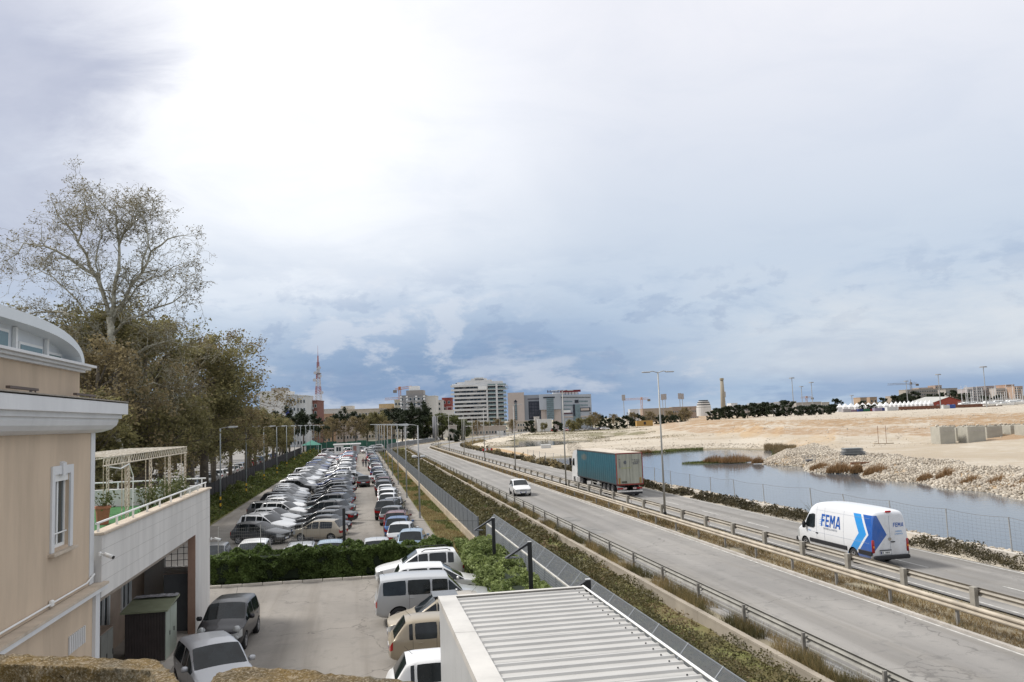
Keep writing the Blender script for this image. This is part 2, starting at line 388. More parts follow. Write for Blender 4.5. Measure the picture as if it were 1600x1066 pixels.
# carriageways, median, right shoulder with its bank down to the water
strip('road', [12.93, 12.95, 19.25], [.2, .6, .6], -10, 700, ASPH_ROAD)
strip('median', [19.25, 22.35], [.56, .56], -10, 700, DIRT)
strip('road', [22.35, 28.3], [.6, .6], -10, 700, ASPH_ROAD)
strip('road_shoulder', [12.3, 12.95], [.55, .55], -10, 330, DIRT, amp=.03)
strip('shoulder', [28.3, 29.4, 30.6, 32.0, 33.2, 34.6, 36.5], [.58, .55, .6, .45, .1, -.7, -1.7], -10, 240, mat('pale_rubble', (.46, .40, .31), .95, .2, .9, .08, 5, col2=(.58, .52, .42)), 2.0, amp=.12)
strip('shoulder', [28.3, 30.0, 33, 36], [.58, .5, .35, -.1], 240, 700, bpy.data.materials['pale_rubble'], 5.0, amp=.12)

# faint white edge lines
LINE = mat('worn_line_paint', (.46, .45, .42), .7, .3, 3)
def line(X0, X1, s0, s1, name='lane_marking'):
    o = strip(name, [X0, X1], [.604, .604], s0, s1, LINE); return o
for X in (25.35,):
    s = 12.0; k = 0
    mb = MB()
    while s < 225:
        mb.add([(X, s, .605), (X+.11, s, .605), (X+.11, s+3, .605), (X, s+3, .605)], [(0, 1, 2, 3)]); s += 7.5
    o = mb.build('lane_marking', LINE, fix=False); o['kind'] = 'structure'
line(28.0, 28.1, -5, 300); line(22.6, 22.7, -5, 300); line(13.3, 13.4, -5, 300); line(18.95, 19.05, -5, 300)
# round patches on the left carriageway
PATCH = mat('patched_asphalt', (.19, .185, .175), .9, .25, 1.5, .01, 20)
for px, py, r_ in ((922, 829, 1.15), (893, 812, .9), (700, 1, 0)):
    if r_ == 0: continue
    c = gp(px, py, .6); mb = MB(); vs = []
    for i in range(22):
        t = 2*math.pi*i/22; q = r_*(1+.16*noise.noise(Vector((math.cos(t)*2, math.sin(t)*2, px)))); vs.append((c.x+q*.75*math.cos(t), c.y+q*1.5*math.sin(t), .6045))
    mb.add(vs, [tuple(range(22))]); o = mb.build('road_patch', PATCH, fix=False); o['kind'] = 'structure'

# ------------------------------------------------------------------ quarry-like fill and ponds on the right
PROF = {
 560: [(0, -1.5), (150, -1.5), (3000, -.3)],
 640: [(0, -1.5), (200, -1.5), (230, .25), (3000, .3)],
 760: [(0, -1.4), (165, -1.4), (180, .15), (232, .25), (244, -1.0), (262, -1.0), (275, .3), (3000, .4)],
 830: [(0, -1.4), (172, -1.4), (184, .05), (215, .25), (240, .0), (252, -1.1), (330, -1.1), (345, .3), (3000, .6)],
 900: [(0, -1.4), (178, -1.4), (190, .25), (250, .35), (258, -1.1), (300, -1.1), (312, .2), (400, .5), (3000, .6)],
 960: [(0, -1.4), (180, -1.4), (188, .1), (205, .5), (300, .75), (312, -1.0), (350, -1.1), (372, .6), (3000, .8)],
 1010: [(0, -1.4), (182, -1.4), (188, .05), (204, .45), (235, .8), (300, 1.0), (400, 1.4), (470, 1.9), (3000, 1.9)],
 1060: [(0, -1.4), (186, -1.4), (194, .0), (206, .4), (240, 1.1), (285, 2.6), (330, 3.2), (420, 3.4), (3000, 3.5)],
 1110: [(0, -1.4), (186, -1.4), (196, -.1), (208, .45), (238, 1.4), (262, 3.0), (290, 4.3), (330, 4.8), (3000, 4.8)],
 1150: [(0, -1.4), (145, -1.4), (180, -1.2), (190, -.4), (196, .3), (222, 1.4), (236, 3.0), (272, 4.4), (300, 4.9), (3000, 4.9)],
 1185: [(0, -1.5), (127, -1.5), (132, -.7), (141, -.5), (152, -1.2), (176, -1.0), (186, -.1), (190, .5), (207, 1.7), (222, 3.6), (248, 4.6), (275, 5.1), (3000, 5.0)],
 1220: [(0, -1.5), (123, -1.5), (128, -.5), (133, .7), (150, .8), (158, -.1), (170, -.4), (182, .4), (199, 2.0), (212, 3.6), (225, 3.9), (240, 4.9), (268, 5.3), (3000, 5.1)],
 1300: [(0, -1.5), (107, -1.5), (111, -.5), (119, .9), (128, 1.0), (152, 1.1), (160, 1.7), (186, 2.9), (200, 3.2), (214, 4.5), (236, 5.0), (262, 5.3), (3000, 5.2)],
 1400: [(0, -1.5), (90, -1.5), (94, -.5), (103, .9), (108, 1.0), (160, 1.2), (172, 2.7), (186, 3.1), (200, 4.1), (215, 4.5), (232, 5.2), (280, 5.4), (3000, 5.3)],
 1500: [(0, -1.5), (79, -1.5), (83, -.5), (91, 1.0), (96, 1.1), (146, 1.3), (160, 2.9), (180, 3.6), (198, 4.1), (222, 5.0), (250, 5.6), (3000, 5.6)],
 1600: [(0, -1.5), (69, -1.5), (73, -.5), (81, 1.1), (86, 1.2), (134, 1.5), (148, 2.9), (165, 3.6), (192, 4.3), (230, 5.3), (262, 6.0), (3000, 6.0)],
 2100: [(0, -1.5), (48, -1.5), (51, -.5), (57, 1.1), (60, 1.2), (120, 1.5), (140, 2.9), (180, 4.6), (240, 6.8), (3000, 7.0)],
}
PK = sorted(PROF)
def plerp(pr, D):
    for (a, za), (b_, zb) in zip(pr, pr[1:]):
        if D <= b_: return za + (zb-za)*max(0.0, (D-a))/(b_-a)
    return pr[-1][1]
RH = Vector((math.cos(AL), -math.sin(AL), 0))
def col_depth(x, y):
    p = Vector((x, y, 0)); D = max(1.0, p.dot(FH)); lat = p.dot(RH)/D
    return 800 + lat*FPX*1.004, D
def terrain_h(x, y, rough=True):
    c, D = col_depth(x, y)
    w1 = noise.noise(Vector((x*.05, y*.05, 1.7)))*5*min(1, D/90) + noise.noise(Vector((x*.19, y*.19, 4.7)))*1.6
    D2 = D + w1*.8
    c = max(PK[0], min(PK[-1], c)); i = 0
    while i < len(PK)-2 and c > PK[i+1]: i += 1
    t = (c-PK[i])/(PK[i+1]-PK[i])
    z = plerp(PROF[PK[i]], D2)*(1-t) + plerp(PROF[PK[i+1]], D2)*t
    if rough:
        k = max(0.0, min(1.0, (z+.4)/1.5)); k2 = max(0.0, min(1.0, (z-1.6)/2))
        n1 = noise.noise(Vector((x*.11, y*.11, 9)))
        z += k*(.05*noise.noise(Vector((x*.5, y*.5, 2))) + .03*noise.noise(Vector((x*1.6, y*1.6, 5)))) + k2*(.55*abs(n1) + .3*noise.noise(Vector((x*.33, y*.33, 7))))*max(0.0, 1-max(0, D-240)/120)
    # keep clear of the road corridor
    if y < 236:
        if x < 36: z = -1.7
    return z
def build_terrain():
    Ds = []; D = 40.0
    while D < 3200: Ds.append(D); D *= 1.0075 if D < 420 else 1.035
    cs = []; c = 560
    while c <= 2100: cs.append(c); c += 4.0 if c < 1660 else 20
    n = len(cs); vs = []
    for D in Ds:
        for c in cs:
            p = FH*D + RH*((c-800)/FPX/1.004*D); vs.append((p.x, p.y, terrain_h(p.x, p.y)))
    fs = []
    for k in range(len(Ds)-1):
        for i in range(n-1):
            q = (k*n+i, k*n+i+1, k*n+n+i+1, k*n+n+i)
            if max(vs[j][2] for j in q) > -1.35: fs.append(q)
    me = bpy.data.meshes.new('terrain'); me.from_pydata(vs, [], fs); me.polygons.foreach_set('use_smooth', [True]*len(fs))
    m_ = bpy.data.materials.new('limestone_fill'); m_.use_nodes = True; t = m_.node_tree; t.nodes.clear(); b = NB(t)
    out = b.n('ShaderNodeOutputMaterial'); bs = b.n('ShaderNodeBsdfPrincipled'); t.links.new(bs.outputs[0], out.inputs[0])
    tc = b.n('ShaderNodeTexCoord'); v = tc.outputs['Object']; sp = b.n('ShaderNodeSeparateXYZ'); t.links.new(v, sp.inputs[0])
    ge = b.n('ShaderNodeNewGeometry'); sn = b.n('ShaderNodeSeparateXYZ'); t.links.new(ge.outputs['Normal'], sn.inputs[0])
    n1 = b.noise(v, .045, 8, .62, .5); n2 = b.noise(v, .5, 8, .7); n3 = b.noise(v, 3.0, 5, .7)
    c = b.mix(b.smooth(n1, .35, .65), (.50, .45, .37, 1), (.43, .375, .30, 1))
    slope = b.smooth(sn.outputs[2], .993, .958)
    c = b.mix(b.math('MULTIPLY', slope, b.smooth(n2, .2, .6, .5, .95)), c, (.43, .30, .17, 1))
    c = b.mix(b.math('MULTIPLY', b.smooth(n2, .5, .66), .35), c, (.44, .35, .24, 1))
    c = b.mix(b.math('MULTIPLY', b.smooth(n3, .55, .7), .3), c, (.36, .30, .22, 1))
    zb = b.math('ADD', sp.outputs[2], b.math('MULTIPLY', b.math('SUBTRACT', n1, .5), 3.0))
    for lo, hi, k_, cc in ((2.1, 3.2, .62, (.33, .22, .13, 1)), (3.6, 4.9, .68, (.33, .22, .125, 1)), (1.1, 1.8, .3, (.36, .29, .2, 1))):
        bd = b.math('MULTIPLY', b.smooth(zb, lo-.25, lo+.1), b.smooth(zb, hi+.25, hi-.1)); bd = b.math('MULTIPLY', bd, b.smooth(b.math('ADD', n2, b.math('MULTIPLY', n1, .6)), .60, .86)); c = b.mix(b.math('MULTIPLY', bd, k_*1.4, clamp=True), c, cc)
    wet = b.smooth(b.math('ADD', sp.outputs[2], b.math('MULTIPLY', n2, .25)), -.45, -.1, 1.0, 0.0)
    c = b.mix(b.math('MULTIPLY', wet, .8), c, (.17, .14, .08, 1))
    # thin weeds on the low flats towards the town
    veg = b.math('MULTIPLY', b.smooth(b.math('ADD', n1, b.math('MULTIPLY', n2, .5)), .68, .84), b.math('MULTIPLY', b.smooth(sp.outputs[1], 250, 330), b.smooth(sp.outputs[2], 1.2, .6)))
    c = b.mix(b.math('MULTIPLY', veg, .85), c, (.15, .14, .07, 1))
    t.links.new(c, bs.inputs['Base Color']); bs.inputs['Roughness'].default_value = .95; bs.inputs['Specular IOR Level'].default_value = .15
    bn = b.n('ShaderNodeBump'); bn.inputs['Distance'].default_value = .18; t.links.new(b.noise(v, 1.6, 7, .75), bn.inputs['Height']); t.links.new(bn.outputs[0], bs.inputs['Normal'])
    me.materials.append(m_); o = bpy.data.objects.new('terrain', me); COL.objects.link(o); o['kind'] = 'structure'
    return m_
SANDM = build_terrain()

def water():
    m_ = bpy.data.materials.new('pond_water'); m_.use_nodes = True; t = m_.node_tree; t.nodes.clear(); b = NB(t)
    out = b.n('ShaderNodeOutputMaterial'); bs = b.n('ShaderNodeBsdfPrincipled'); t.links.new(bs.outputs[0], out.inputs[0])
    tc = b.n('ShaderNodeTexCoord'); v = tc.outputs['Object']
    c = b.mix(b.smooth(b.noise(v, .03, 4), .35, .65), (.085, .10, .115, 1), (.11, .125, .14, 1))
    t.links.new(c, bs.inputs['Base Color']); bs.inputs['Roughness'].default_value = .05; bs.inputs['IOR'].default_value = 1.33
    bn = b.n('ShaderNodeBump'); bn.inputs['Distance'].default_value = .012; t.links.new(b.noise(v, 1.3, 5, .6, .3), bn.inputs['Height']); t.links.new(bn.outputs[0], bs.inputs['Normal'])
    mb = MB(); mb.add([(33, -20, -.6), (420, -20, -.6), (420, 240, -.6), (33, 240, -.6)], [(0, 1, 2, 3)])
    mb.add([(33, 240, -.6), (420, 240, -.6), (420, 420, -.6), (33, 420, -.6)], [(0, 1, 2, 3)])
    o = mb.build('pond_water', m_, fix=False); o['kind'] = 'structure'
water()
# ------------------------------------------------------------------ vehicles
def car_paint(name='car_paint', metal=.25):
    m_ = bpy.data.materials.new(name); m_.use_nodes = True; t = m_.node_tree; t.nodes.clear(); b = NB(t)
    out = b.n('ShaderNodeOutputMaterial'); bs = b.n('ShaderNodeBsdfPrincipled'); t.links.new(bs.outputs[0], out.inputs[0])
    oi = b.n('ShaderNodeObjectInfo'); tc = b.n('ShaderNodeTexCoord'); sp = b.n('ShaderNodeSeparateXYZ'); t.links.new(tc.outputs['Object'], sp.inputs[0])
    ge = b.n('ShaderNodeNewGeometry'); x, y, z = sp.outputs
    ln = None
    for xc in (.66, -.34, -1.12):
        l_ = b.math('LESS_THAN', b.math('ABSOLUTE', b.math('SUBTRACT', x, xc)), .0065); ln = l_ if ln is None else b.math('MAXIMUM', ln, l_)
    side = b.math('GREATER_THAN', b.math('ABSOLUTE', y), .66)
    zz = b.math('MULTIPLY', b.math('GREATER_THAN', z, .34), b.math('LESS_THAN', z, 1.3))
    ln = b.math('MULTIPLY', ln, b.math('MULTIPLY', side, zz))
    dirt = b.math('MULTIPLY', b.smooth(z, .55, .2), b.smooth(b.noise(tc.outputs['Object'], 4, 5), .3, .7, .2, .6))
    c = b.mix(dirt, oi.outputs['Color'], (.16, .14, .12, 1)); c = b.mix(b.math('MULTIPLY', ln, .8), c, (.01, .01, .01, 1))
    t.links.new(c, bs.inputs['Base Color']); bs.inputs['Metallic'].default_value = metal; bs.inputs['Roughness'].default_value = .38
    bs.inputs['Coat Weight'].default_value = .45; bs.inputs['Coat Roughness'].default_value = .07; bs.inputs['Specular IOR Level'].default_value = .35
    return m_
PAINT = car_paint()
CGLASS = mat('car_glass', (.012, .016, .018), .07, .5, 2.2, spec=.45)
HEADL = mat('headlight_glass', (.38, .39, .39), .12, .1, 12, spec=.8)
TAILL = mat('tail_light_glass', (.32, .012, .012), .15, .05, 8, spec=.6)
PLATE = mat('number_plate', (.75, .75, .72), .4, 0)
PLATEB = mat('plate_blue', (.03, .08, .4), .4, 0)
RIM = mat('alloy_rim', (.42, .42, .43), .35, .1, 8, metal=.6)
CHROME = mat('chrome', (.6, .6, .6), .15, 0, metal=1)
CARM = [PAINT, CGLASS, HEADL, TAILL, DARK]
def lerp_tab(tab, x):
    if x <= tab[0][0]: return tab[0][1]
    for (a, u), (b_, v) in zip(tab, tab[1:]):
        if x <= b_: return u + (v-u)*(x-a)/(b_-a)
    return tab[-1][1]
def car_model(key, L, W, H, cowl, rf, rr, tail, belt=.60, nose_z=.50, hood_z=.59, zb=.20, wr=.31, wb=None, pill=(-.05,), tumble=.80, deck=None, box=0.0, nosew=.80, tailw=.86, rack=False, lod=2):
    """x forward. cowl/rf/rr/tail: x of windscreen base, front and rear of the roof, foot of the rear window (fractions of L/2)"""
    h = L/2; w2 = W/2
    X = lambda f: f*h
    zbelt = [(-h, H*(belt+.02)), (X(cowl), H*belt), (h*.93, H*nose_z), (h, H*nose_z*.9)]
    top = [(-h, H*(belt-.08)), (-h+.05, H*(belt-.01)), (X(tail), H*(belt+.05))]
    if deck: top += [(X(deck), H*(belt+.07))]
    top += [(X(rr), H*.955), (X(rr)+.25, H*.985), ((X(rr)+X(rf))/2+.1, H*.995), (X(rf), H*.965), (X(cowl), H*(hood_z+.06)), (X(cowl)+.25, H*(hood_z+.035)), (h*.80, H*(hood_z-.02)), (h*.93, H*(nose_z+.02)), (h, H*nose_z*.95)]
    top.sort()
    wtab = [(-h, tailw), (-h*.93, .95), (-h*.7, 1), (h*.6, 1), (h*.82, .97), (h*.94, .90), (h, nosew)]
    zbt = [(-h, zb+.14), (-h*.9, zb+.02), (-h*.75, zb), (h*.8, zb), (h*.93, zb+.0), (h, zb+.05)]
    rear_foot = X(deck) if deck else X(tail)
    xs = [(-h, ''), (-h+min(.07, (rear_foot+h)*.35), ''), (-h+.2 if (-h+.2) < rear_foot-.06 else -h+(h+rear_foot)*.7, '')]
    if deck: xs += [((-h+.2+rear_foot)/2, '')]
    xs += [(rear_foot, 'R'), (X(rr), '')]
    xr = X(rr)
    cabin = [X(rr)+.13]
    # glass segments between pillars
    segs = []; a = X(rr)+.10
    for p in sorted(pill):
        segs.append((a, X(p)-.035)); a = X(p)+.035
    segs.append((a, X(rf)-.02))
    for (a, b_) in segs: xs += [(a, 'S'), (b_, '')]
    xs += [(X(rf)+.015, 'W'), (X(cowl)-.03, ''), (X(cowl)+.18, ''), ((X(cowl)+h)/2, ''), (h*.86, 'H'), (h*.955, 'h'), (h, '')]
    xs.sort(key=lambda q: q[0])
    rings = []
    for x, k in xs:
        zt = lerp_tab(top, x); zl = min(lerp_tab(zbelt, x), zt-.02); f = lerp_tab(wtab, x); z0 = lerp_tab(zbt, x)
        g = max(0.0, min(1.0, (zt-zl)/(H*(1-belt))))                        # 0 on the bonnet, 1 in the cabin
        wt = w2*f*(1-(1-tumble)*g) * (1 if g > .3 else .94); wbt = w2*f*.985; edge = .03+.06*g
        rings.append([(0, z0), (w2*f*.80, z0), (w2*f*.95, z0+.09), (w2*f, z0+(zl-z0)*.55), (wbt, zl), (wt, zt-edge), (wt-.075*(.4+.6*g), zt-.012), (wt*.5, zt+.018), (0, zt+.028)])
    nj = 9; vs = []; fs = []; mi = []
    def P(i, j):
        return i*16 + (j if j >= 0 else 16+j)
    for (x, k), r_ in zip(xs, rings):
        sx = 0
        for j in range(9): vs.append((x, r_[j][0], r_[j][1]))
        for j in range(7, 0, -1): vs.append((x, -r_[j][0], r_[j][1]))
    n = len(xs)
    for i in range(n-1):
        k = xs[i][1]
        for j in range(16):
            jj = j if j < 8 else 15-j
            q = (i*16+j, i*16+(j+1) % 16, (i+1)*16+(j+1) % 16, (i+1)*16+j); m_ = 0
            if jj == 4 and k in ('S', 'W'): m_ = 1
            if jj in (6, 7) and k in ('W', 'R'): m_ = 1
            if k in ('H', 'h') and jj == 3: m_ = 2
            if i in (0, 1) and jj == 3: m_ = 3
            if jj in (0,): m_ = 4
            fs.append(q); mi.append(m_)
    for i, s in ((0, -1), (n-1, 1)):           # rounded end caps with light clusters in the outer columns
        b0 = len(vs); inner = []
        for j in range(1, 8):
            y, z = rings[i][j]
            vs.append((xs[i][0]+s*.035, y*.58, z)); vs.append((xs[i][0]+s*.035, -y*.58, z)); inner.append((len(vs)-2, len(vs)-1))
        for j in range(1, 7):
            a, b_ = i*16+j, i*16+j+1; la, lb = i*16+16-j, i*16+15-j; (ra, l1), (rb, l2) = inner[j-1], inner[j]
            lt = (3 if s < 0 else 2) if (j in (3,) if s > 0 else j in (3,)) else 0
            if s > 0 and j == 2: lt2 = 4
            else: lt2 = 0
            fs += [(a, b_, rb, ra), (ra, rb, l2, l1), (l1, l2, lb, la)]; mi += [lt, lt2 if lt2 else (4 if (j == 1) else 0), lt]
        c0, c8 = i*16, i*16+8; (ra, l1), (rb, l2) = inner[0], inner[-1]
        fs += [(c0, i*16+1, ra), (c0, ra, l1), (c0, l1, i*16+15), (c8, rb, i*16+7), (c8, l2, rb), (c8, i*16+9, l2)]; mi += [4, 4, 4, 0, 0, 0]
    me = bpy.data.meshes.new('cage'); me.from_pydata(vs, [], fs)
    for m_ in CARM: me.materials.append(m_)
    me.polygons.foreach_set('material_index', mi)
    bm = bmesh.new(); bm.from_mesh(me); bmesh.ops.recalc_face_normals(bm, faces=bm.faces)
    cl = bm.edges.layers.float.new('crease_edge')
    for e in bm.edges:
        ms = {f.material_index for f in e.link_faces}
        if len(ms) == 2 and 1 in ms: e[cl] = 1.0
        if box:
            j0 = [v.index % 16 for v in e.verts]
            if all(v.index < n*16 for v in e.verts) and all((j if j < 9 else 16-j) in (6,) for j in j0): e[cl] = max(e[cl], box)
    for e in bm.edges:
        if all(v.index < n*16 for v in e.verts) and all((v.index % 16 if v.index % 16 < 9 else 16-v.index % 16) == 4 for v in e.verts): e[cl] = max(e[cl], .45)
        if all(v.index < n*16 for v in e.verts) and all((v.index % 16 if v.index % 16 < 9 else 16-v.index % 16) == 5 for v in e.verts) : e[cl] = max(e[cl], .3)
    cv = bm.verts.layers.float.new('crease_vert')
    for v in bm.verts:
        g = [f for f in v.link_faces if f.material_index == 1]
        if len(g) == 1: v[cv] = .8
    bm.to_mesh(me); bm.free()
    ob = bpy.data.objects.new('tmp', me); COL.objects.link(ob)
    ss = ob.modifiers.new('s', 'SUBSURF'); ss.levels = lod; ss.render_levels = lod
    wbx = wb or (h*.63, -h*.63)
    cuts = []
    for x in wbx:
        c = MB(); c.mi = 4; c.cyl((x, -W, wr), (x, W, wr), wr+.055, n=24); cm = c.mesh('cut', CARM); co = bpy.data.objects.new('cut', cm); COL.objects.link(co); cuts.append(co)
        # keep the middle of the floor: only matters from below
        bo = ob.modifiers.new('b', 'BOOLEAN'); bo.object = co; bo.operation = 'DIFFERENCE'; bo.solver = 'EXACT'
    dg = bpy.context.evaluated_depsgraph_get(); ev = ob.evaluated_get(dg); full = bpy.data.meshes.new_from_object(ev)
    vco = [v.co.copy() for v in full.vertices]; polys = [(tuple(p.vertices), p.material_index, p.center.copy(), p.normal.copy()) for p in full.polygons]
    bpy.data.objects.remove(ob); [bpy.data.objects.remove(c) for c in cuts]
    def sub(name, test, mt, sharp=True):
        used = {}; f2 = []
        for vi, m_, c, nn in polys:
            if test(m_, c, nn): f2.append(tuple(used.setdefault(v, len(used)) for v in vi))
        if not f2: return None
        me = bpy.data.meshes.new(name); me.from_pydata([vco[v] for v in used], [], f2); me.materials.append(mt)
        me.polygons.foreach_set('use_smooth', [True]*len(f2))
        if sharp: me.set_sharp_from_angle(angle=R(40))
        me.update(); return me
    parts = []
    parts.append(('body', sub('car_body', lambda m_, c, nn: m_ == 0, PAINT)))
    parts.append(('underbody', sub('car_underbody', lambda m_, c, nn: m_ == 4, DARK)))
    parts.append(('windscreen', sub('car_windscreen', lambda m_, c, nn: m_ == 1 and abs(nn.y) < .5 and c.x > 0, CGLASS)))
    parts.append(('rear_window', sub('car_rear_window', lambda m_, c, nn: m_ == 1 and abs(nn.y) < .5 and c.x <= 0, CGLASS)))
    parts.append(('side_window', sub('car_side_window', lambda m_, c, nn: m_ == 1 and nn.y >= .5, CGLASS)))
    parts.append(('side_window', sub('car_side_window', lambda m_, c, nn: m_ == 1 and nn.y <= -.5, CGLASS)))
    for s in (1, -1):
        parts.append(('headlight', sub('car_headlight', lambda m_, c, nn: m_ == 2 and c.y*s > 0, HEADL)))
        parts.append(('tail_light', sub('car_tail_light', lambda m_, c, nn: m_ == 3 and c.y*s > 0, TAILL)))
    # small parts
    for x in wbx:
        for s in (1, -1):
            parts.append(('wheel', wheel_mesh(wr), (x, s*(w2-.115), wr), 0 if s < 0 else math.pi))
    zc = H*belt+.07
    m1 = MB()
    for s in (1, -1):
        m1 = MB(); m1.bevel_box((X(cowl)-.32, s*(w2+.085), zc+.03), (.11, .19, .15), .035); parts.append(('wing_mirror', m1.mesh('wing_mirror', PAINT, True)))
    pz = H*.42 if not deck else H*.5
    m1 = MB(); m1.box((-h-.038, 0, pz), (.012, .50, .11)); m1.mi = 1; m1.box((-h-.045, .225, pz), (.004, .045, .108)); m1.box((-h-.045, -.225, pz), (.004, .045, .108)); parts.append(('number_plate', m1.mesh('number_plate', [PLATE, PLATEB])))
    m1 = MB(); m1.box((h+.038, 0, zb+.2), (.012, .50, .11)); m1.mi = 1; m1.box((h+.046, .225, zb+.2), (.004, .045, .108)); m1.box((h+.046, -.225, zb+.2), (.004, .045, .108)); parts.append(('number_plate', m1.mesh('number_plate', [PLATE, PLATEB])))
    m1 = MB(); m1.box((h+.03, 0, H*nose_z*.80), (.02, .62, .07)); parts.append(('grille', m1.mesh('grille', DARK)))
    for s in (1, -1):
        for px_ in (.05, -.28*h-.35):
            m1 = MB(); m1.bevel_box((px_, s*(w2*.99+.004), H*belt-.09), (.17, .035, .035), .01); parts.append(('door_handle', m1.mesh('door_handle', PAINT)))
    m1 = MB(); m1.cyl((X(rr)+.2, 0, H*1.0), (X(rr)-.02, 0, H*1.0+.22), .006, .004, 5); parts.append(('aerial', m1.mesh('aerial', DARK)))
    if rack:
        for s in (1, -1):
            m1 = MB(); y = s*(w2*tumble-.06); m1.tube([(X(rr)+.25, y, H*.98), (X(rr)+.4, y, H*1.0+.045), (X(rf)-.35, y, H*1.0+.045), (X(rf)-.18, y, H*.975)], .022, 6); parts.append(('roof_rail', m1.mesh('roof_rail', DARK, True)))
    MODELS[key] = dict(parts=[p for p in parts if p[1]], L=L, W=W, H=H)
MODELS = {}; WM = {}
def wheel_mesh(r_):
    k = round(r_, 3)
    if k in WM: return WM[k]
    mb = MB(); pr = [(.10, r_*.60), (.10, r_*.9), (.085, r_*.98), (.0, r_), (-.085, r_*.98), (-.10, r_*.9), (-.10, r_*.62)]
    n = 20; vs = [(r_q*math.cos(2*math.pi*i/n), y, r_q*math.sin(2*math.pi*i/n)) for y, r_q in pr for i in range(n)]
    fs = [(a*n+i, a*n+(i+1) % n, (a+1)*n+(i+1) % n, (a+1)*n+i) for a in range(len(pr)-1) for i in range(n)]
    mb.add(vs, fs, 0); mb.mi = 2; mb.cyl((0, -.05, 0), (0, -.06, 0), r_*.62, n=n)
    mb.mi = 1; mb.cyl((0, -.06, 0), (0, -.095, 0), r_*.14, n=8)
    for i in range(5):
        a = 2*math.pi*i/5; mb.prism([(r_*.08*math.cos(a+1.57)+r_*.05*math.cos(a), r_*.08*math.sin(a+1.57)+r_*.05*math.sin(a)), (r_*.62*math.cos(a)+r_*.10*math.cos(a+1.57), r_*.62*math.sin(a)+r_*.10*math.sin(a+1.57)), (r_*.62*math.cos(a)-r_*.10*math.cos(a+1.57), r_*.62*math.sin(a)-r_*.10*math.sin(a+1.57)), (-r_*.08*math.cos(a+1.57)+r_*.05*math.cos(a), -r_*.08*math.sin(a+1.57)+r_*.05*math.sin(a))], 1, -.062, -.09)
    # outer ring of the rim
    vs = [(rr_*math.cos(2*math.pi*i/n), y, rr_*math.sin(2*math.pi*i/n)) for y, rr_ in ((-.062, r_*.66), (-.098, r_*.62), (-.092, r_*.55), (-.062, r_*.55)) for i in range(n)]
    mb.add(vs, [(a*n+i, a*n+(i+1) % n, (a+1)*n+(i+1) % n, (a+1)*n+i) for a in range(3) for i in range(n)], 1)
    WM[k] = mb.mesh('wheel', [RUBBER, RIM, DARK], True); WM[k].set_sharp_from_angle(angle=R(35)); return WM[k]
def car_models():
    car_model('hatchback', 4.03, 1.70, 1.48, .42, .02, -.74, -.90, pill=(-.24, -.62), wr=.30)
    car_model('small hatchback', 3.72, 1.66, 1.53, .50, .10, -.72, -.93, pill=(-.15, -.58), belt=.59, hood_z=.58, nose_z=.50, wr=.29, tumble=.78)
    car_model('city car', 3.57, 1.63, 1.49, .55, .16, -.74, -.95, pill=(-.14,), belt=.61, hood_z=.60, nose_z=.54, wr=.29, tumble=.82)
    car_model('sports utility car', 4.34, 1.81, 1.66, .42, .06, -.80, -.93, pill=(-.18, -.60), belt=.62, hood_z=.60, nose_z=.52, zb=.27, wr=.35, rack=True)
    car_model('off-roader', 4.85, 1.92, 1.88, .44, .18, -.93, -.975, pill=(-.10, -.50), belt=.63, hood_z=.56, nose_z=.52, zb=.30, wr=.38, tumble=.88, box=.6, nosew=.88, tailw=.95)
    car_model('estate car', 4.60, 1.80, 1.48, .38, .02, -.80, -.93, pill=(-.22, -.60), wr=.32, rack=True)
    car_model('saloon', 4.55, 1.79, 1.44, .38, .02, -.50, -.62, deck=-.70, pill=(-.20,), wr=.32)
    car_model('people carrier', 4.35, 1.82, 1.62, .54, .10, -.78, -.93, pill=(-.20, -.62), belt=.58, hood_z=.54, wr=.32)
car_models()
FULL = ('body', 'underbody', 'windscreen', 'rear_window', 'side_window', 'headlight', 'tail_light', 'wheel', 'wing_mirror', 'number_plate', 'grille', 'door_handle', 'aerial', 'roof_rail')
MID = ('body', 'underbody', 'windscreen', 'rear_window', 'side_window', 'headlight', 'tail_light', 'wheel', 'wing_mirror', 'number_plate', 'roof_rail')
JOINED = {}
def joined(model):
    """the far cars: one mesh, same shapes"""
    if model in JOINED: return JOINED[model]
    bm = bmesh.new(); mats = []
    for p in MODELS[model]['parts']:
        if p[0] not in ('body', 'windscreen', 'rear_window', 'side_window', 'tail_light', 'headlight', 'wheel'): continue
        me = p[1].copy(); off = []
        for m_ in me.materials:
            if m_ not in mats: mats.append(m_)
            off.append(mats.index(m_))
        for q in me.polygons: q.material_index = off[q.material_index]
        if len(p) > 2: me.transform(Matrix.Translation(p[2]) @ Matrix.Rotation(p[3], 4, 'Z'))
        bm.from_mesh(me); bpy.data.meshes.remove(me)
    me = bpy.data.meshes.new('car'); bm.to_mesh(me); bm.free()
    for m_ in mats: me.materials.append(m_)
    JOINED[model] = me; return me
CARKIND = {'hatchback': 'hatchback', 'small hatchback': 'small hatchback', 'city car': 'city car', 'sports utility car': 'SUV', 'off-roader': 'off-roader', 'estate car': 'estate car', 'saloon': 'saloon', 'people carrier': 'people carrier'}
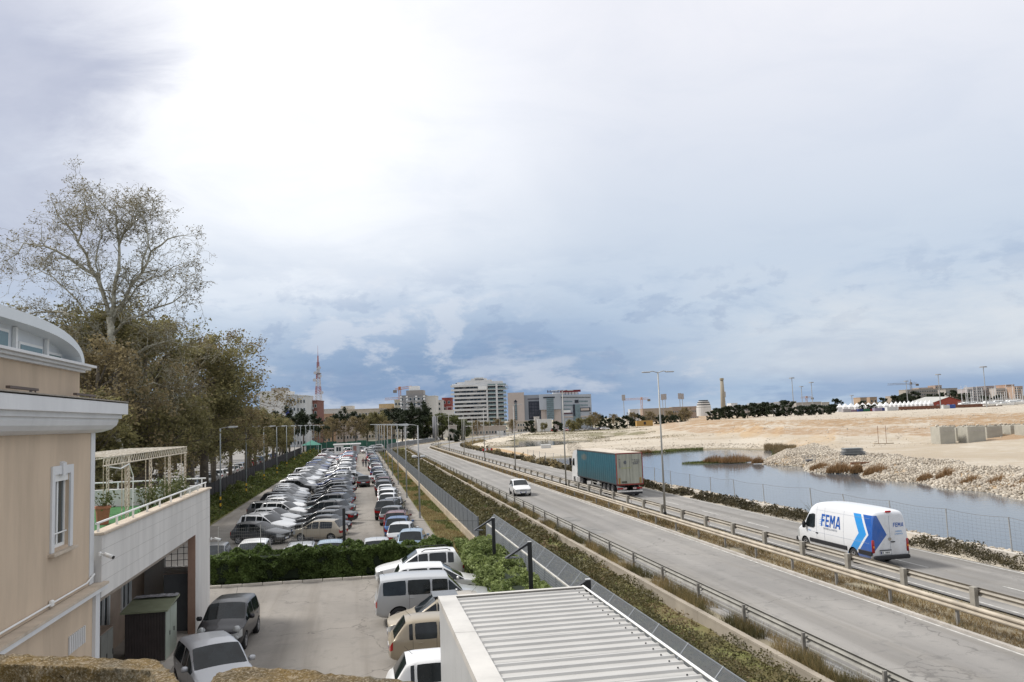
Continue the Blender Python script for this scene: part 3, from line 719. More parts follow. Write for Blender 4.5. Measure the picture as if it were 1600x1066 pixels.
def place_car(model, x, y, z, heading, color, label, group=None, level=2, name='parked_car', scale=1.0, cat='car'):
    """heading: direction of the nose, degrees anticlockwise from +X"""
    md = MODELS[model]
    if level == 0:
        o = link(name, joined(model), None, (x, y, z), R(heading)); o.color = tuple(color)+(1,); tag(o, label, cat, group)
        if scale != 1: o.scale = (scale,)*3
        return o
    t = empty(name, (x, y, z), R(heading), label, cat, group)
    if scale != 1: t.scale = (scale,)*3
    allow = FULL if level == 2 else MID
    for p in md['parts']:
        if p[0] not in allow: continue
        o = link(p[0], p[1], t, p[2] if len(p) > 2 else None, p[3] if len(p) > 3 else 0.0); o.color = tuple(color)+(1,)
    return t
CC = {'white': (.74, .74, .73), 'silver': (.42, .43, .44), 'light grey': (.30, .31, .32), 'grey': (.16, .165, .17), 'dark grey': (.06, .062, .066), 'black': (.014, .014, .016), 'blue': (.04, .12, .30), 'dark blue': (.02, .04, .13), 'red': (.30, .02, .02), 'maroon': (.12, .02, .025), 'beige': (.40, .35, .27), 'gold': (.33, .28, .205), 'dark green': (.02, .05, .045), 'light blue': (.26, .34, .42)}
# ------------------------------------------------------------------ delivery van with its livery
def van_paint():
    m_ = bpy.data.materials.new('van_livery'); m_.use_nodes = True; t = m_.node_tree; t.nodes.clear(); b = NB(t)
    out = b.n('ShaderNodeOutputMaterial'); bs = b.n('ShaderNodeBsdfPrincipled'); t.links.new(bs.outputs[0], out.inputs[0])
    tc = b.n('ShaderNodeTexCoord'); sp = b.n('ShaderNodeSeparateXYZ'); t.links.new(tc.outputs['Object'], sp.inputs[0]); x, y, z = sp.outputs
    # distance round the corner: side runs along x, the rear along y (left side is y > 0)
    u = b.math('SUBTRACT', b.math('MINIMUM', x, -3.42), 0.0)
    u = b.math('ADD', x, 0.0)
    wrap = b.math('MULTIPLY', b.math('LESS_THAN', x, -3.30), b.math('SUBTRACT', .94, y))      # on the rear doors, metres from the corner
    wrap = b.math('MAXIMUM', wrap, 0.0)
    s_ = b.math('SUBTRACT', wrap, b.math('ADD', u, 3.42))                                     # 0 at the corner, - along the side
    kink = b.math('MULTIPLY', b.math('ABSOLUTE', b.math('SUBTRACT', z, 1.52)), -.52)
    kink = b.math('SUBTRACT', kink, b.math('MULTIPLY', b.math('MAXIMUM', b.math('SUBTRACT', 1.52, z), 0.0), .42))
    def band(lo, hi):
        a = b.math('GREATER_THAN', b.math('SUBTRACT', s_, kink), lo); c_ = b.math('LESS_THAN', b.math('SUBTRACT', s_, kink), hi); return b.math('MULTIPLY', a, c_)
    left = b.math('GREATER_THAN', y, -.35)
    low = b.math('GREATER_THAN', z, .34); top = b.math('LESS_THAN', z, 2.44)
    k = b.math('MULTIPLY', left, b.math('MULTIPLY', low, top))
    lb = b.math('MULTIPLY', band(-1.02, -.42), k)
    # the dark chevron ends in an arrow head on the rear door
    db = b.math('MULTIPLY', band(-.26, .78), k)
    c = b.mix(lb, (.76, .77, .78, 1), (.03, .30, .72, 1)); c = b.mix(db, c, (.018, .11, .42, 1))
    gr = b.math('MULTIPLY', b.smooth(b.math('ADD', z, b.math('MULTIPLY', b.noise(tc.outputs['Object'], 2.5, 6, .7), .6)), 1.5, .55), .42)
    c = b.mix(gr, c, (.20, .18, .15, 1)); c = b.mix(b.math('MULTIPLY', b.math('LESS_THAN', x, -3.3), b.smooth(b.noise(tc.outputs['Object'], 1.6, 6, .7), .45, .7, 0.0, .25)), c, (.25, .23, .2, 1))
    t.links.new(c, bs.inputs['Base Color']); bs.inputs['Roughness'].default_value = .35; bs.inputs['Coat Weight'].default_value = .7; bs.inputs['Coat Roughness'].default_value = .08
    return m_
VANP = van_paint()
BLUEP = mat('blue_print', (.015, .10, .40), .4, 0); GREYP = mat('grey_print', (.30, .33, .38), .4, 0); LBLUEP = mat('light_blue_print', (.05, .28, .62), .4, 0)
def text_mesh(body, size, mt, depth=.004, shear=0.0, space=1.0, bold=.0):
    cu_ = bpy.data.curves.new('text', 'FONT'); cu_.body = body; cu_.size = size; cu_.extrude = depth; cu_.shear = shear; cu_.space_character = space; cu_.offset = bold; cu_.align_x = 'CENTER'; cu_.resolution_u = 3
    o = bpy.data.objects.new('t', cu_); COL.objects.link(o); dg = bpy.context.evaluated_depsgraph_get(); me = bpy.data.meshes.new_from_object(o.evaluated_get(dg)); bpy.data.objects.remove(o)
    me.materials.clear(); me.materials.append(mt); return me
def text_on(name, me, parent, origin, right, up):
    right = Vector(right).normalized(); up = Vector(up).normalized(); n = right.cross(up)
    o = bpy.data.objects.new(name, me); COL.objects.link(o); o.parent = parent
    o.matrix_local = Matrix(((right.x, up.x, n.x, origin[0]), (right.y, up.y, n.y, origin[1]), (right.z, up.z, n.z, origin[2]), (0, 0, 0, 1))); return o
def rounded(ring_fn, xs, mb):
    pass
def make_van(loc, heading):
    t = empty('delivery_van', loc, R(heading), 'white high-roof delivery van with blue chevrons and FEMA lettering on the right carriageway', 'van')
    # side outline stations: x, top z, belt z, half width belt, half width roof
    st = [(3.47, .92, .80, .80, .70), (3.40, 1.02, .95, .90, .80), (3.05, 1.26, 1.14, .97, .86), (2.62, 1.44, 1.26, .99, .88), (2.30, 1.86, 1.30, .99, .86), (1.92, 2.42, 1.32, .99, .80), (1.60, 2.62, 1.32, .99, .78), (1.25, 2.68, 1.32, .99, .79), (.0, 2.71, 1.32, .99, .80), (-2.0, 2.70, 1.32, .99, .80), (-3.20, 2.66, 1.32, .985, .79), (-3.36, 2.58, 1.31, .96, .77), (-3.42, 2.45, 1.30, .94, .75)]
    vs = []; fs = []; mi = []
    for x, zt, zb, wb, wr in st:
        z0 = .32 if x > -3.3 else .42
        g = (zt-zb)
        r_ = [(0, z0), (wb*.9, z0), (wb*.985, z0+.10), (wb, .62), (wb*1.0, zb), (wb-(wb-wr)*.35, zb+g*.60), (wr+.01, zb+g*.93), (wr-.10, zt-.005), (0, zt+.03)]
        vs += [(x, a, z) for a, z in r_] + [(x, -a, z) for a, z in r_[7:0:-1]]
    n = len(st)
    for i in range(n-1):
        for j in range(16):
            jj = j if j < 8 else 15-j; m_ = 0; x = st[i][0]
            if 3 <= i <= 4 and jj in (6, 7): m_ = 1
            if jj == 5 and 0: m_ = 1
            if jj in (0, 1): m_ = 4 if jj == 0 else 0
            if jj == 3 and i == 1: m_ = 2
            fs.append((i*16+j, i*16+(j+1) % 16, (i+1)*16+(j+1) % 16, (i+1)*16+j)); mi.append(m_)
    for i, s in ((0, 1), (n-1, -1)):
        for j in range(8):
            a, b_, c, d = i*16+j, i*16+j+1, i*16+15-j, i*16+(16-j) % 16
            fs.append((a, b_, c, d) if a != d and b_ != c else ((a, b_, c) if a == d else (a, b_, d))); mi.append(0 if j > 0 else 4)
    me = bpy.data.meshes.new('van'); me.from_pydata(vs, [], fs)
    mats = [VANP, CGLASS, HEADL, TAILL, DARK]
    for q in mats: me.materials.append(q)
    me.polygons.foreach_set('material_index', mi)
    bm = bmesh.new(); bm.from_mesh(me); bmesh.ops.recalc_face_normals(bm, faces=bm.faces); cl = bm.edges.layers.float.new('crease_edge')
    for e in bm.edges:
        ms = {f.material_index for f in e.link_faces}; a, b_ = [v.index for v in e.verts]
        if 1 in ms and len(ms) == 2: e[cl] = 1
        if (a >= (n-1)*16 and b_ >= (n-1)*16): e[cl] = .75
        ja, jb = [(v % 16 if v % 16 < 9 else 16-v % 16) for v in (a, b_)]
        if ja == jb and ja in (4, 6): e[cl] = max(e[cl], .6 if ja == 4 else .35)
    bm.to_mesh(me); bm.free()
    ob = bpy.data.objects.new('tmp', me); COL.objects.link(ob); ss = ob.modifiers.new('s', 'SUBSURF'); ss.levels = 2
    cuts = []
    for x in (2.45, -1.87):
        c = MB(); c.mi = 4; c.cyl((x, -1.6, .36), (x, 1.6, .36), .43, n=28); co = bpy.data.objects.new('cut', c.mesh('cut', mats)); COL.objects.link(co); cuts.append(co)
        bo = ob.modifiers.new('b', 'BOOLEAN'); bo.object = co; bo.operation = 'DIFFERENCE'; bo.solver = 'EXACT'
    dg = bpy.context.evaluated_depsgraph_get(); full = bpy.data.meshes.new_from_object(ob.evaluated_get(dg)); bpy.data.objects.remove(ob); [bpy.data.objects.remove(c) for c in cuts]
    def side_y(x, z):          # half width of the finished side at a height
        best = .99
        for p in full.polygons:
            pass
        return best
    for nm, idx in (('body', (0,)), ('windscreen', (1,)), ('headlight', (2,)), ('underbody', (4,))):
        used = {}; f2 = []
        for p in full.polygons:
            if p.material_index in idx: f2.append(tuple(used.setdefault(v, len(used)) for v in p.vertices))
        me = bpy.data.meshes.new('van_'+nm); me.from_pydata([full.vertices[v].co.copy() for v in used], [], f2); me.materials.append(mats[idx[0]]); me.polygons.foreach_set('use_smooth', [True]*len(f2)); me.set_sharp_from_angle(angle=R(38)); me.update()
        link(nm, me, t)
        if nm == 'body': bodyme = me
    from mathutils.bvhtree import BVHTree
    bvh = BVHTree.FromPolygons([v.co for v in bodyme.vertices], [tuple(p.vertices) for p in bodyme.polygons])
    def hit_side(x, z, s=1):
        h_ = bvh.ray_cast(Vector((x, s*3, z)), Vector((0, -s, 0))); return h_[0].y if h_[0] else s*.97
    def hit_back(y, z):
        h_ = bvh.ray_cast(Vector((-6, y, z)), Vector((1, 0, 0))); return h_[0].x if h_[0] else -3.42
    def decal(name, pts, mt, s=1, off=.004, face='side'):
        """flat print laid on the body: outline in (x,z) or (y,z)"""
        mb = MB(); q = [(x, hit_side(x, z, s)+s*off, z) if face == 'side' else (hit_back(x, z)-off, x, z) for x, z in pts]; mb.add(q, [tuple(range(len(q)))]); return mb.build(name, mt, t, fix=False)
    for s in (1, -1):
        decal('side_window', [(1.42, 1.42), (1.42, 2.05), (1.62, 2.06), (2.02, 1.98), (2.22, 1.72), (2.34, 1.40), (2.1, 1.33), (1.55, 1.33)], CGLASS, s, .03)
        m1 = MB(); m1.bevel_box((2.28, s*1.12, 1.42), (.16, .18, .36), .05); m1.build('wing_mirror', DARK, t, True)
        # black rubbing strip in its wheelbase run and behind the rear wheel
        for xa, xb in ((1.98, -1.40), (-2.34, -3.38)):
            m1 = MB(); m1.bevel_box(((xa+xb)/2, s*.995, .66), (abs(xa-xb), .05, .20), .015); m1.build('rubbing_strip', DARK, t)
        m1 = MB(); m1.bevel_box((1.25, s*1.0, 1.08), (.2, .05, .05), .012); m1.build('door_handle', DARK, t)
        for x in (2.45, -1.87): link('wheel', wheel_mesh(.36), t, (x, s*.86, .36), math.pi if s > 0 else 0)
        m1 = MB(); m1.bevel_box((-3.40, s*.915, 1.00), (.10, .13, .62), .03); tl = m1.build('tail_light', TAILL, t, True)
        m1 = MB(); m1.box((-3.455, s*.915, .98), (.012, .07, .09)); m1.build('indicator', ORANGE, tl)
        # panel joints
        for x in (1.28, .55, -1.15):
            m1 = MB(); q = [(x, hit_side(x, z)*s + s*.003, z) for z in (.5, .8, 1.1, 1.4, 1.8, 2.2, 2.45)]; m1.tube(q, .006, 4); m1.build('panel_joint', GREYP, t)
        m1 = MB(); q = [(x, hit_side(x, 2.28)*s + s*.003, 2.28) for x in (1.4, .5, -.5, -1.5, -2.5, -3.2)]; m1.tube(q, .006, 4); m1.build('panel_joint', GREYP, t)
        m1 = MB(); q = [(x, hit_side(x, 1.12)*s + s*.003, 1.12) for x in (2.0, 1.0, 0, -1, -2, -3.2)]; m1.tube(q, .006, 4); m1.build('panel_joint', GREYP, t)
    m1 = MB(); m1.bevel_box((-3.47, 0, .47), (.16, 1.92, .20), .04); m1.build('bumper', DARK, t)
    m1 = MB(); m1.bevel_box((3.44, 0, .50), (.20, 1.84, .30), .05); m1.build('bumper', DARK, t)
    m1 = MB(); m1.box((3.47, 0, .82), (.05, 1.0, .18)); m1.build('grille', DARK, t)
    m1 = MB(); m1.bevel_box((-3.41, 0, 2.60), (.08, .30, .09), .02); m1.build('brake_light', RED, t)
    m1 = MB(); m1.box((-3.475, .32, .70), (.01, .52, .12)); m1.mi = 1; m1.box((-3.482, .56, .70), (.004, .04, .118)); pl = m1.build('number_plate', [PLATE, PLATEB], t)
    m1 = MB(); m1.box((-3.475, .32, .81), (.03, .62, .035)); m1.build('plate_lamp_bar', DARK, t)
    m1 = MB(); m1.bevel_box((-3.46, -.12, 1.18), (.04, .22, .05), .01); m1.build('door_handle', DARK, t)
    m1 = MB(); m1.cyl((-3.44, .03, 1.32), (-3.47, .03, 1.32), .075, n=14); m1.build('badge', CHROME, t)
    m1 = MB(); q = [(hit_back(0, z)-.003, 0, z) for z in (.55, 1, 1.5, 2, 2.4)]; m1.tube(q, .007, 4); m1.build('panel_joint', GREYP, t)
    # lettering, left side
    def lay(me, ox, oz, name):      # project text on the left side; text runs towards the rear (front is at the viewer's left)
        for v in me.vertices:
            X_, Z_, d = ox - v.co.x, oz + v.co.y, v.co.z; v.co = Vector((X_, hit_side(X_, Z_) + .016 + max(0, d), Z_))
        return link(name, me, t)
    GL = {'F': [[(0, 0), (.17, 0), (.17, 1), (0, 1)], [(.17, .83), (.62, .83), (.62, 1), (.17, 1)], [(.17, .42), (.54, .42), (.54, .59), (.17, .59)]],
          'E': [[(0, 0), (.17, 0), (.17, 1), (0, 1)], [(.17, .83), (.60, .83), (.60, 1), (.17, 1)], [(.17, .42), (.54, .42), (.54, .59), (.17, .59)], [(.17, 0), (.60, 0), (.60, .17), (.17, .17)]],
          'M': [[(0, 0), (.17, 0), (.17, 1), (0, 1)], [(.68, 0), (.85, 0), (.85, 1), (.68, 1)], [(.17, 1), (.17, .70), (.34, .30), (.425, .30), (.425, .52), (.23, 1)], [(.68, 1), (.62, 1), (.425, .52), (.425, .30), (.51, .30), (.68, .70)]],
          'A': [[(0, 0), (.18, 0), (.43, .82), (.43, 1), (.31, 1)], [(.43, 1), (.43, .82), (.66, 0), (.84, 0), (.55, 1)], [(.24, .2), (.61, .2), (.55, .36), (.29, .36)]]}
    def word(txt, h, wd):
        me = bpy.data.meshes.new('lettering'); V = []; F = []; x0 = 0
        for ch in txt:
            for poly in GL[ch]:
                F.append(tuple(range(len(V), len(V)+len(poly)))); V += [((x0+x)*wd+.10*y*h, y*h, 0) for x, y in poly]
            x0 += {'F': .74, 'E': .74, 'M': .98, 'A': .84}[ch]
        me.from_pydata([(x-x0*wd/2, y, z) for x, y, z in V], [], F); me.materials.append(BLUEP); return me
    lay(word('FEMA', .62, .52), -.02, 1.50, 'lettering')
    lay(text_mesh('EXPRESS & LOGISTICS', .125, GREYP, .002, 0, 1.0, .002), .0, 1.36, 'lettering')
    for k, (a, b_, z) in enumerate(((.95, .62, 1.93), (1.05, .66, 1.83), (1.02, .60, 1.73), (1.08, .70, 1.63), (1.0, .60, 1.54))):
        decal('speed_stroke', [(a-.0, z-.05), (b_, z), (b_, z+.035), (a-.2, z+.005)], LBLUEP, 1)
    lay(text_mesh('FEMA', .10, LBLUEP, .002), 1.95, 1.12, 'lettering')
    def lay_back(me, oy, oz, name):
        for v in me.vertices:
            Y_, Z_, d = oy - v.co.x, oz + v.co.y, v.co.z; v.co = Vector((hit_back(Y_, Z_) - .010 - max(0, d), Y_, Z_))
        return link(name, me, t)
    lay_back(word('FEMA', .2, .17), -.48, 1.86, 'lettering')
    lay_back(text_mesh('EXPRESS', .09, LBLUEP, .002), -.48, 1.62, 'lettering')
    lay_back(text_mesh('LOGISTICS', .09, LBLUEP, .002), -.48, 1.50, 'lettering')
    for q in (-.02, .06, .14, .30, .38): m1 = MB(); m1.box((-3.4835, .17+q, .70), (.003, .05, .07)); m1.build('plate_character', DARK, pl)
    return t
make_van((24.0, 38.5, .6), 91.0).scale = (.97, .97, .97)

# ------------------------------------------------------------------ articulated lorry
def curtain_mat():
    m_ = bpy.data.materials.new('curtain_side'); m_.use_nodes = True; t = m_.node_tree; t.nodes.clear(); b = NB(t)
    out = b.n('ShaderNodeOutputMaterial'); bs = b.n('ShaderNodeBsdfPrincipled'); t.links.new(bs.outputs[0], out.inputs[0])
    tc = b.n('ShaderNodeTexCoord'); sp = b.n('ShaderNodeSeparateXYZ'); t.links.new(tc.outputs['Object'], sp.inputs[0]); x, y, z = sp.outputs
    n = b.noise(b.comb(b.math('MULTIPLY', x, 3), 0, b.math('MULTIPLY', z, .8)), 1.2, 6, .7)
    c = b.mix(b.smooth(n, .35, .65), (.007, .062, .088, 1), (.010, .088, .118, 1))
    g = b.smooth(b.math('ADD', z, b.math('MULTIPLY', n, 1.5)), 1.6, 3.7, 1.0, 0.0)       # road grime climbs up the sheet
    c = b.mix(b.math('MULTIPLY', g, .65), c, (.035, .06, .062, 1))
    dx = b.math('DIVIDE', b.math('SUBTRACT', x, 4.1), 1.35); dz = b.math('DIVIDE', b.math('SUBTRACT', z, 3.25), .42)
    d = b.math('ADD', b.math('MULTIPLY', dx, dx), b.math('MULTIPLY', dz, dz))
    c = b.mix(b.math('MULTIPLY', b.smooth(b.math('ADD', d, b.math('MULTIPLY', n, 2.2)), 2.1, 1.2), .35), c, (.22, .15, .07, 1))
    t.links.new(c, bs.inputs['Base Color']); bs.inputs['Roughness'].default_value = .6
    return m_
def rear_door_mat():
    return mat('lorry_rear_door', (.38, .38, .31), .6, .14, 1.2, stain=.25, stretch=(1, 3, .4))
def make_lorry(loc, heading):
    t = empty('articulated_lorry', loc, R(heading), 'articulated lorry with teal curtain side and white cab on the right carriageway', 'lorry')
    # x forward; trailer from -6.8 to 6.8, cab ahead
    m1 = MB(); y = 1.25
    # curtain with vertical pleats
    for s, nm in ((1, 'curtain'), (-1, 'curtain')):
        mb = MB(); k = 0; xs = [-6.7+i*.1 for i in range(135)]; vs = []
        for x in xs:
            off = .018*math.sin(x*9.5)+.012*math.sin(x*23)
            vs += [(x, s*(y+off), 1.18+.03*math.sin(x*9.5)), (x, s*(y+off*.8), 2.4), (x, s*y, 3.86)]
        fs = []
        for i in range(len(xs)-1):
            for j in (0, 1): fs.append((i*3+j, i*3+j+1, i*3+4+j, i*3+3+j))
        mb.add(vs, fs); mb.build(nm, curtain_mat() if s > 0 else bpy.data.materials['curtain_side'], t, True)
    RF = mat('red_frame', (.25, .05, .04), .6, .25, 3, stain=.4)
    mb = MB(); mb.span((-6.72, -1.24, 3.95), (6.75, 1.24, 3.985)); mb.build('roof', mat('dirty_roof', (.52, .46, .38), .8, .15, .5, stain=.4), t)
    mb = MB()
    for s in (1, -1): mb.bevel_box((0, s*1.25, 3.91), (13.55, .07, .13), .02)
    mb.build('roof_rail', mat('dark_frame', (.08, .075, .07), .6), t)
    mb = MB()
    for s in (1, -1): mb.bevel_box((0, s*1.24, 1.14), (13.5, .06, .12), .02)
    mb.build('side_rail', DARK, t)
    mb = MB(); mb.span((-6.70, -1.18, 1.15), (6.7, 1.18, 3.9)); mb.build('load_space', mat('dark_inside', (.03, .04, .045), .8), t)
    mb = MB(); mb.span((6.74, -1.25, 1.1), (6.80, 1.25, 3.97)); mb.build('headboard', mat('grey_headboard', (.3, .3, .29), .6), t)
    # rear frame and doors
    mb = MB()
    for s in (1, -1): mb.bevel_box((-6.78, s*1.23, 2.52), (.10, .08, 2.86), .015)
    mb.bevel_box((-6.78, 0, 3.93), (.10, 2.5, .09), .015); mb.bevel_box((-6.78, 0, 1.13), (.10, 2.54, .12), .015); mb.build('rear_frame', RF, t)
    rd = rear_door_mat()
    for s in (1, -1):
        mb = MB(); mb.span((-6.80, s*.012, 1.2), (-6.74, s*1.185, 3.87)); d = mb.build('rear_door', rd, t)
        for yy in (.28, .92):
            b_ = MB(); b_.cyl((-6.83, s*yy, 1.2), (-6.83, s*yy, 3.86), .016, n=6); b_.build('locking_bar', mat('bar_grey', (.42, .42, .36), .5), d)
        b_ = MB(); b_.box((-6.81, s*.98, 1.45), (.02, .2, .55)); b_.build('buffer', mat('ochre_rubber', (.33, .20, .05), .7), d)
    mb = MB()
    for i in range(6): mb.box((-6.835, .93, 3.22-i*.115), (.004, .13, .08))
    mb.build('vertical_print', mat('worn_print', (.16, .16, .17), .6, .4, 9), t)
    mb = MB(); mb.add([(-6.8355, .86, 3.32), (-6.8355, 1.0, 3.36), (-6.8355, .99, 3.46), (-6.8355, .88, 3.44)], [(0, 1, 2, 3)]); mb.build('emblem', BLACKM, t, fix=False)
    for zz, spans in ((3.30, ((-.22, -.36), (-.44, -.58), (-.66, -.80), (-.86, -.96))), (3.17, ((-.46, -.60), (-.66, -.98))), (3.05, ((-.24, -.42), (-.48, -.62), (-.68, -.82), (-.88, -.98))), (2.94, ((-.36, -.84),))):
        mb = MB()
        for a_, b_ in spans: mb.span((-6.837, a_, zz), (-6.833, b_, zz+.06))
        mb.build('line_of_small_print', mat('worn_print', (.16, .16, .17), .6, .4, 9), t)['kind'] = 'stuff'
    mb = MB(); mb.add([(-6.836, .36*math.cos(a)*.45+.40, 3.12+.17*math.sin(a)) for a in [i*math.pi/5 for i in range(10)]], [tuple(range(10))]); mb.build('round_emblem', mat('emblem_grey', (.12, .13, .14), .5), t, fix=False)
    mb = MB(); mb.box((-6.836, .35, 2.62), (.004, 1.0, .035)); mb.build('lime_stripe', mat('lime_print', (.42, .45, .12), .5), t)
    mb = MB(); mb.box((-6.836, .55, 1.35), (.006, .5, .16)); mb.build('number_plate', mat('dark_plate', (.08, .08, .06), .5), t)
    # chassis, under-run bar, lights
    mb = MB()
    for s in (1, -1): mb.span((-6.6, s*.42, .85), (6.2, s*.55, 1.08))
    for x in (-6, -4, -2, 0, 2, 4, 6): mb.span((x-.05, -1.15, .98), (x+.05, 1.15, 1.08))
    mb.build('chassis', DARK, t)
    mb = MB(); mb.bevel_box((-6.6, 0, .50), (.08, 2.4, .14), .01); mb.build('under_run_bar', mat('bar_white', (.7, .68, .64), .5, stain=.3), t)
    mb = MB(); mb.span((-6.62, -1.2, .24), (-6.55, 1.2, .42)); mb.build('mud_flap', DARK, t)
    for s in (1, -1):
        mb = MB(); mb.bevel_box((-6.64, s*.92, .76), (.07, .52, .15), .015); mb.build('tail_light', TAILL, t)
        mb = MB(); mb.span((-6.69, s*.30, .68), (-6.66, s*.62, .84)); mb.build('reflector_board', mat('board_red_white', (.55, .40, .38), .5, .6, 14), t)
        for x in (-3.95, -2.64, -5.26):
            link('wheel', wheel_mesh(.50), t, (x, s*1.08, .50), math.pi if s > 0 else 0, (1, 1.7, 1))
        mb = MB(); mb.span((1.8, s*1.15, .55), (-1.6, s*1.19, .62)); mb.span((1.8, s*1.15, .85), (-1.6, s*1.19, .92)); mb.span((1.7, s*1.13, .5), (1.76, s*1.2, 1.1)); mb.span((-1.5, s*1.13, .5), (-1.44, s*1.2, 1.1)); mb.build('side_guard', GALV, t)
        mb = MB(); mb.span((3.0, s*.75, .1), (3.12, s*.9, 1.05)); mb.span((2.85, s*.65, .06), (3.27, s*1.0, .1)); mb.build('landing_leg', GALV, t)
    # tractor
    CABW = mat('cab_white', (.66, .66, .65), .4, .06, 1, stain=.15, coat=.4)
    mb = MB(); prof = [(7.15, 1.0), (7.15, 3.45), (7.45, 3.85), (8.2, 3.80), (8.85, 3.35), (9.15, 2.4), (9.28, 1.5), (9.28, .45), (8.75, .40), (8.70, 1.0)]
    mb.prism(prof, 1, -1.22, 1.22); c = mb.build('cab', CABW, t)
    mb = MB(); mb.prism([(7.02, 1.5), (7.02, 3.5), (7.13, 3.5), (7.13, 1.5)], 1, -1.2, 1.2); mb.build('air_deflector', CABW, t)
    for s in (1, -1):
        mb = MB(); mb.add([(8.05, s*1.228, 2.15), (8.05, s*1.228, 2.95), (8.62, s*1.228, 2.90), (8.98, s*1.228, 2.15)], [(0, 1, 2, 3)]); mb.build('side_window', CGLASS, c, fix=False)
        mb = MB(); mb.bevel_box((9.05, s*1.42, 2.55), (.12, .22, .75), .03); mb.build('wing_mirror', DARK, t)
        mb = MB(); mb.bevel_box((6.7, s*1.05, .78), (1.25, .42, .62), .06); mb.build('fuel_tank', mat('tank_alu', (.6, .6, .6), .35, .1, 2, metal=.5), t)
        mb = MB(); mb.span((7.15, s*1.0, .5), (8.0, s*1.2, 1.0)); mb.build('step_box', CABW, t)
        link('wheel', wheel_mesh(.50), t, (8.35, s*1.06, .50), math.pi if s > 0 else 0, (1, 1.5, 1))
        link('wheel', wheel_mesh(.50), t, (5.35, s*1.02, .50), math.pi if s > 0 else 0, (1, 2.2, 1))
        mb = MB(); mb.box((9.29, s*.95, .75), (.04, .35, .2)); mb.build('headlight', HEADL, t)
    mb = MB(); mb.add([(8.87, -1.1, 3.30), (8.87, 1.1, 3.30), (9.165, 1.1, 2.35), (9.165, -1.1, 2.35)], [(0, 1, 2, 3)]); mb.build('windscreen', CGLASS, t, fix=False)
    mb = MB(); mb.span((9.285, -.8, 1.0), (9.30, .8, 1.9)); mb.build('grille', DARK, t)
    return t
make_lorry((24.1, 79.7, .6), 90.2)

# ------------------------------------------------------------------ cars that are driving
place_car('hatchback', 15.35, 80.6, .6, -91.5, CC['white'], 'white hatchback driving towards the camera on the left carriageway', name='car', cat='car')
place_car('hatchback', .35, 110.2, 0, 90, CC['dark grey'], 'dark grey hatchback driving away down the car park aisle', name='car', scale=1.0, cat='car')
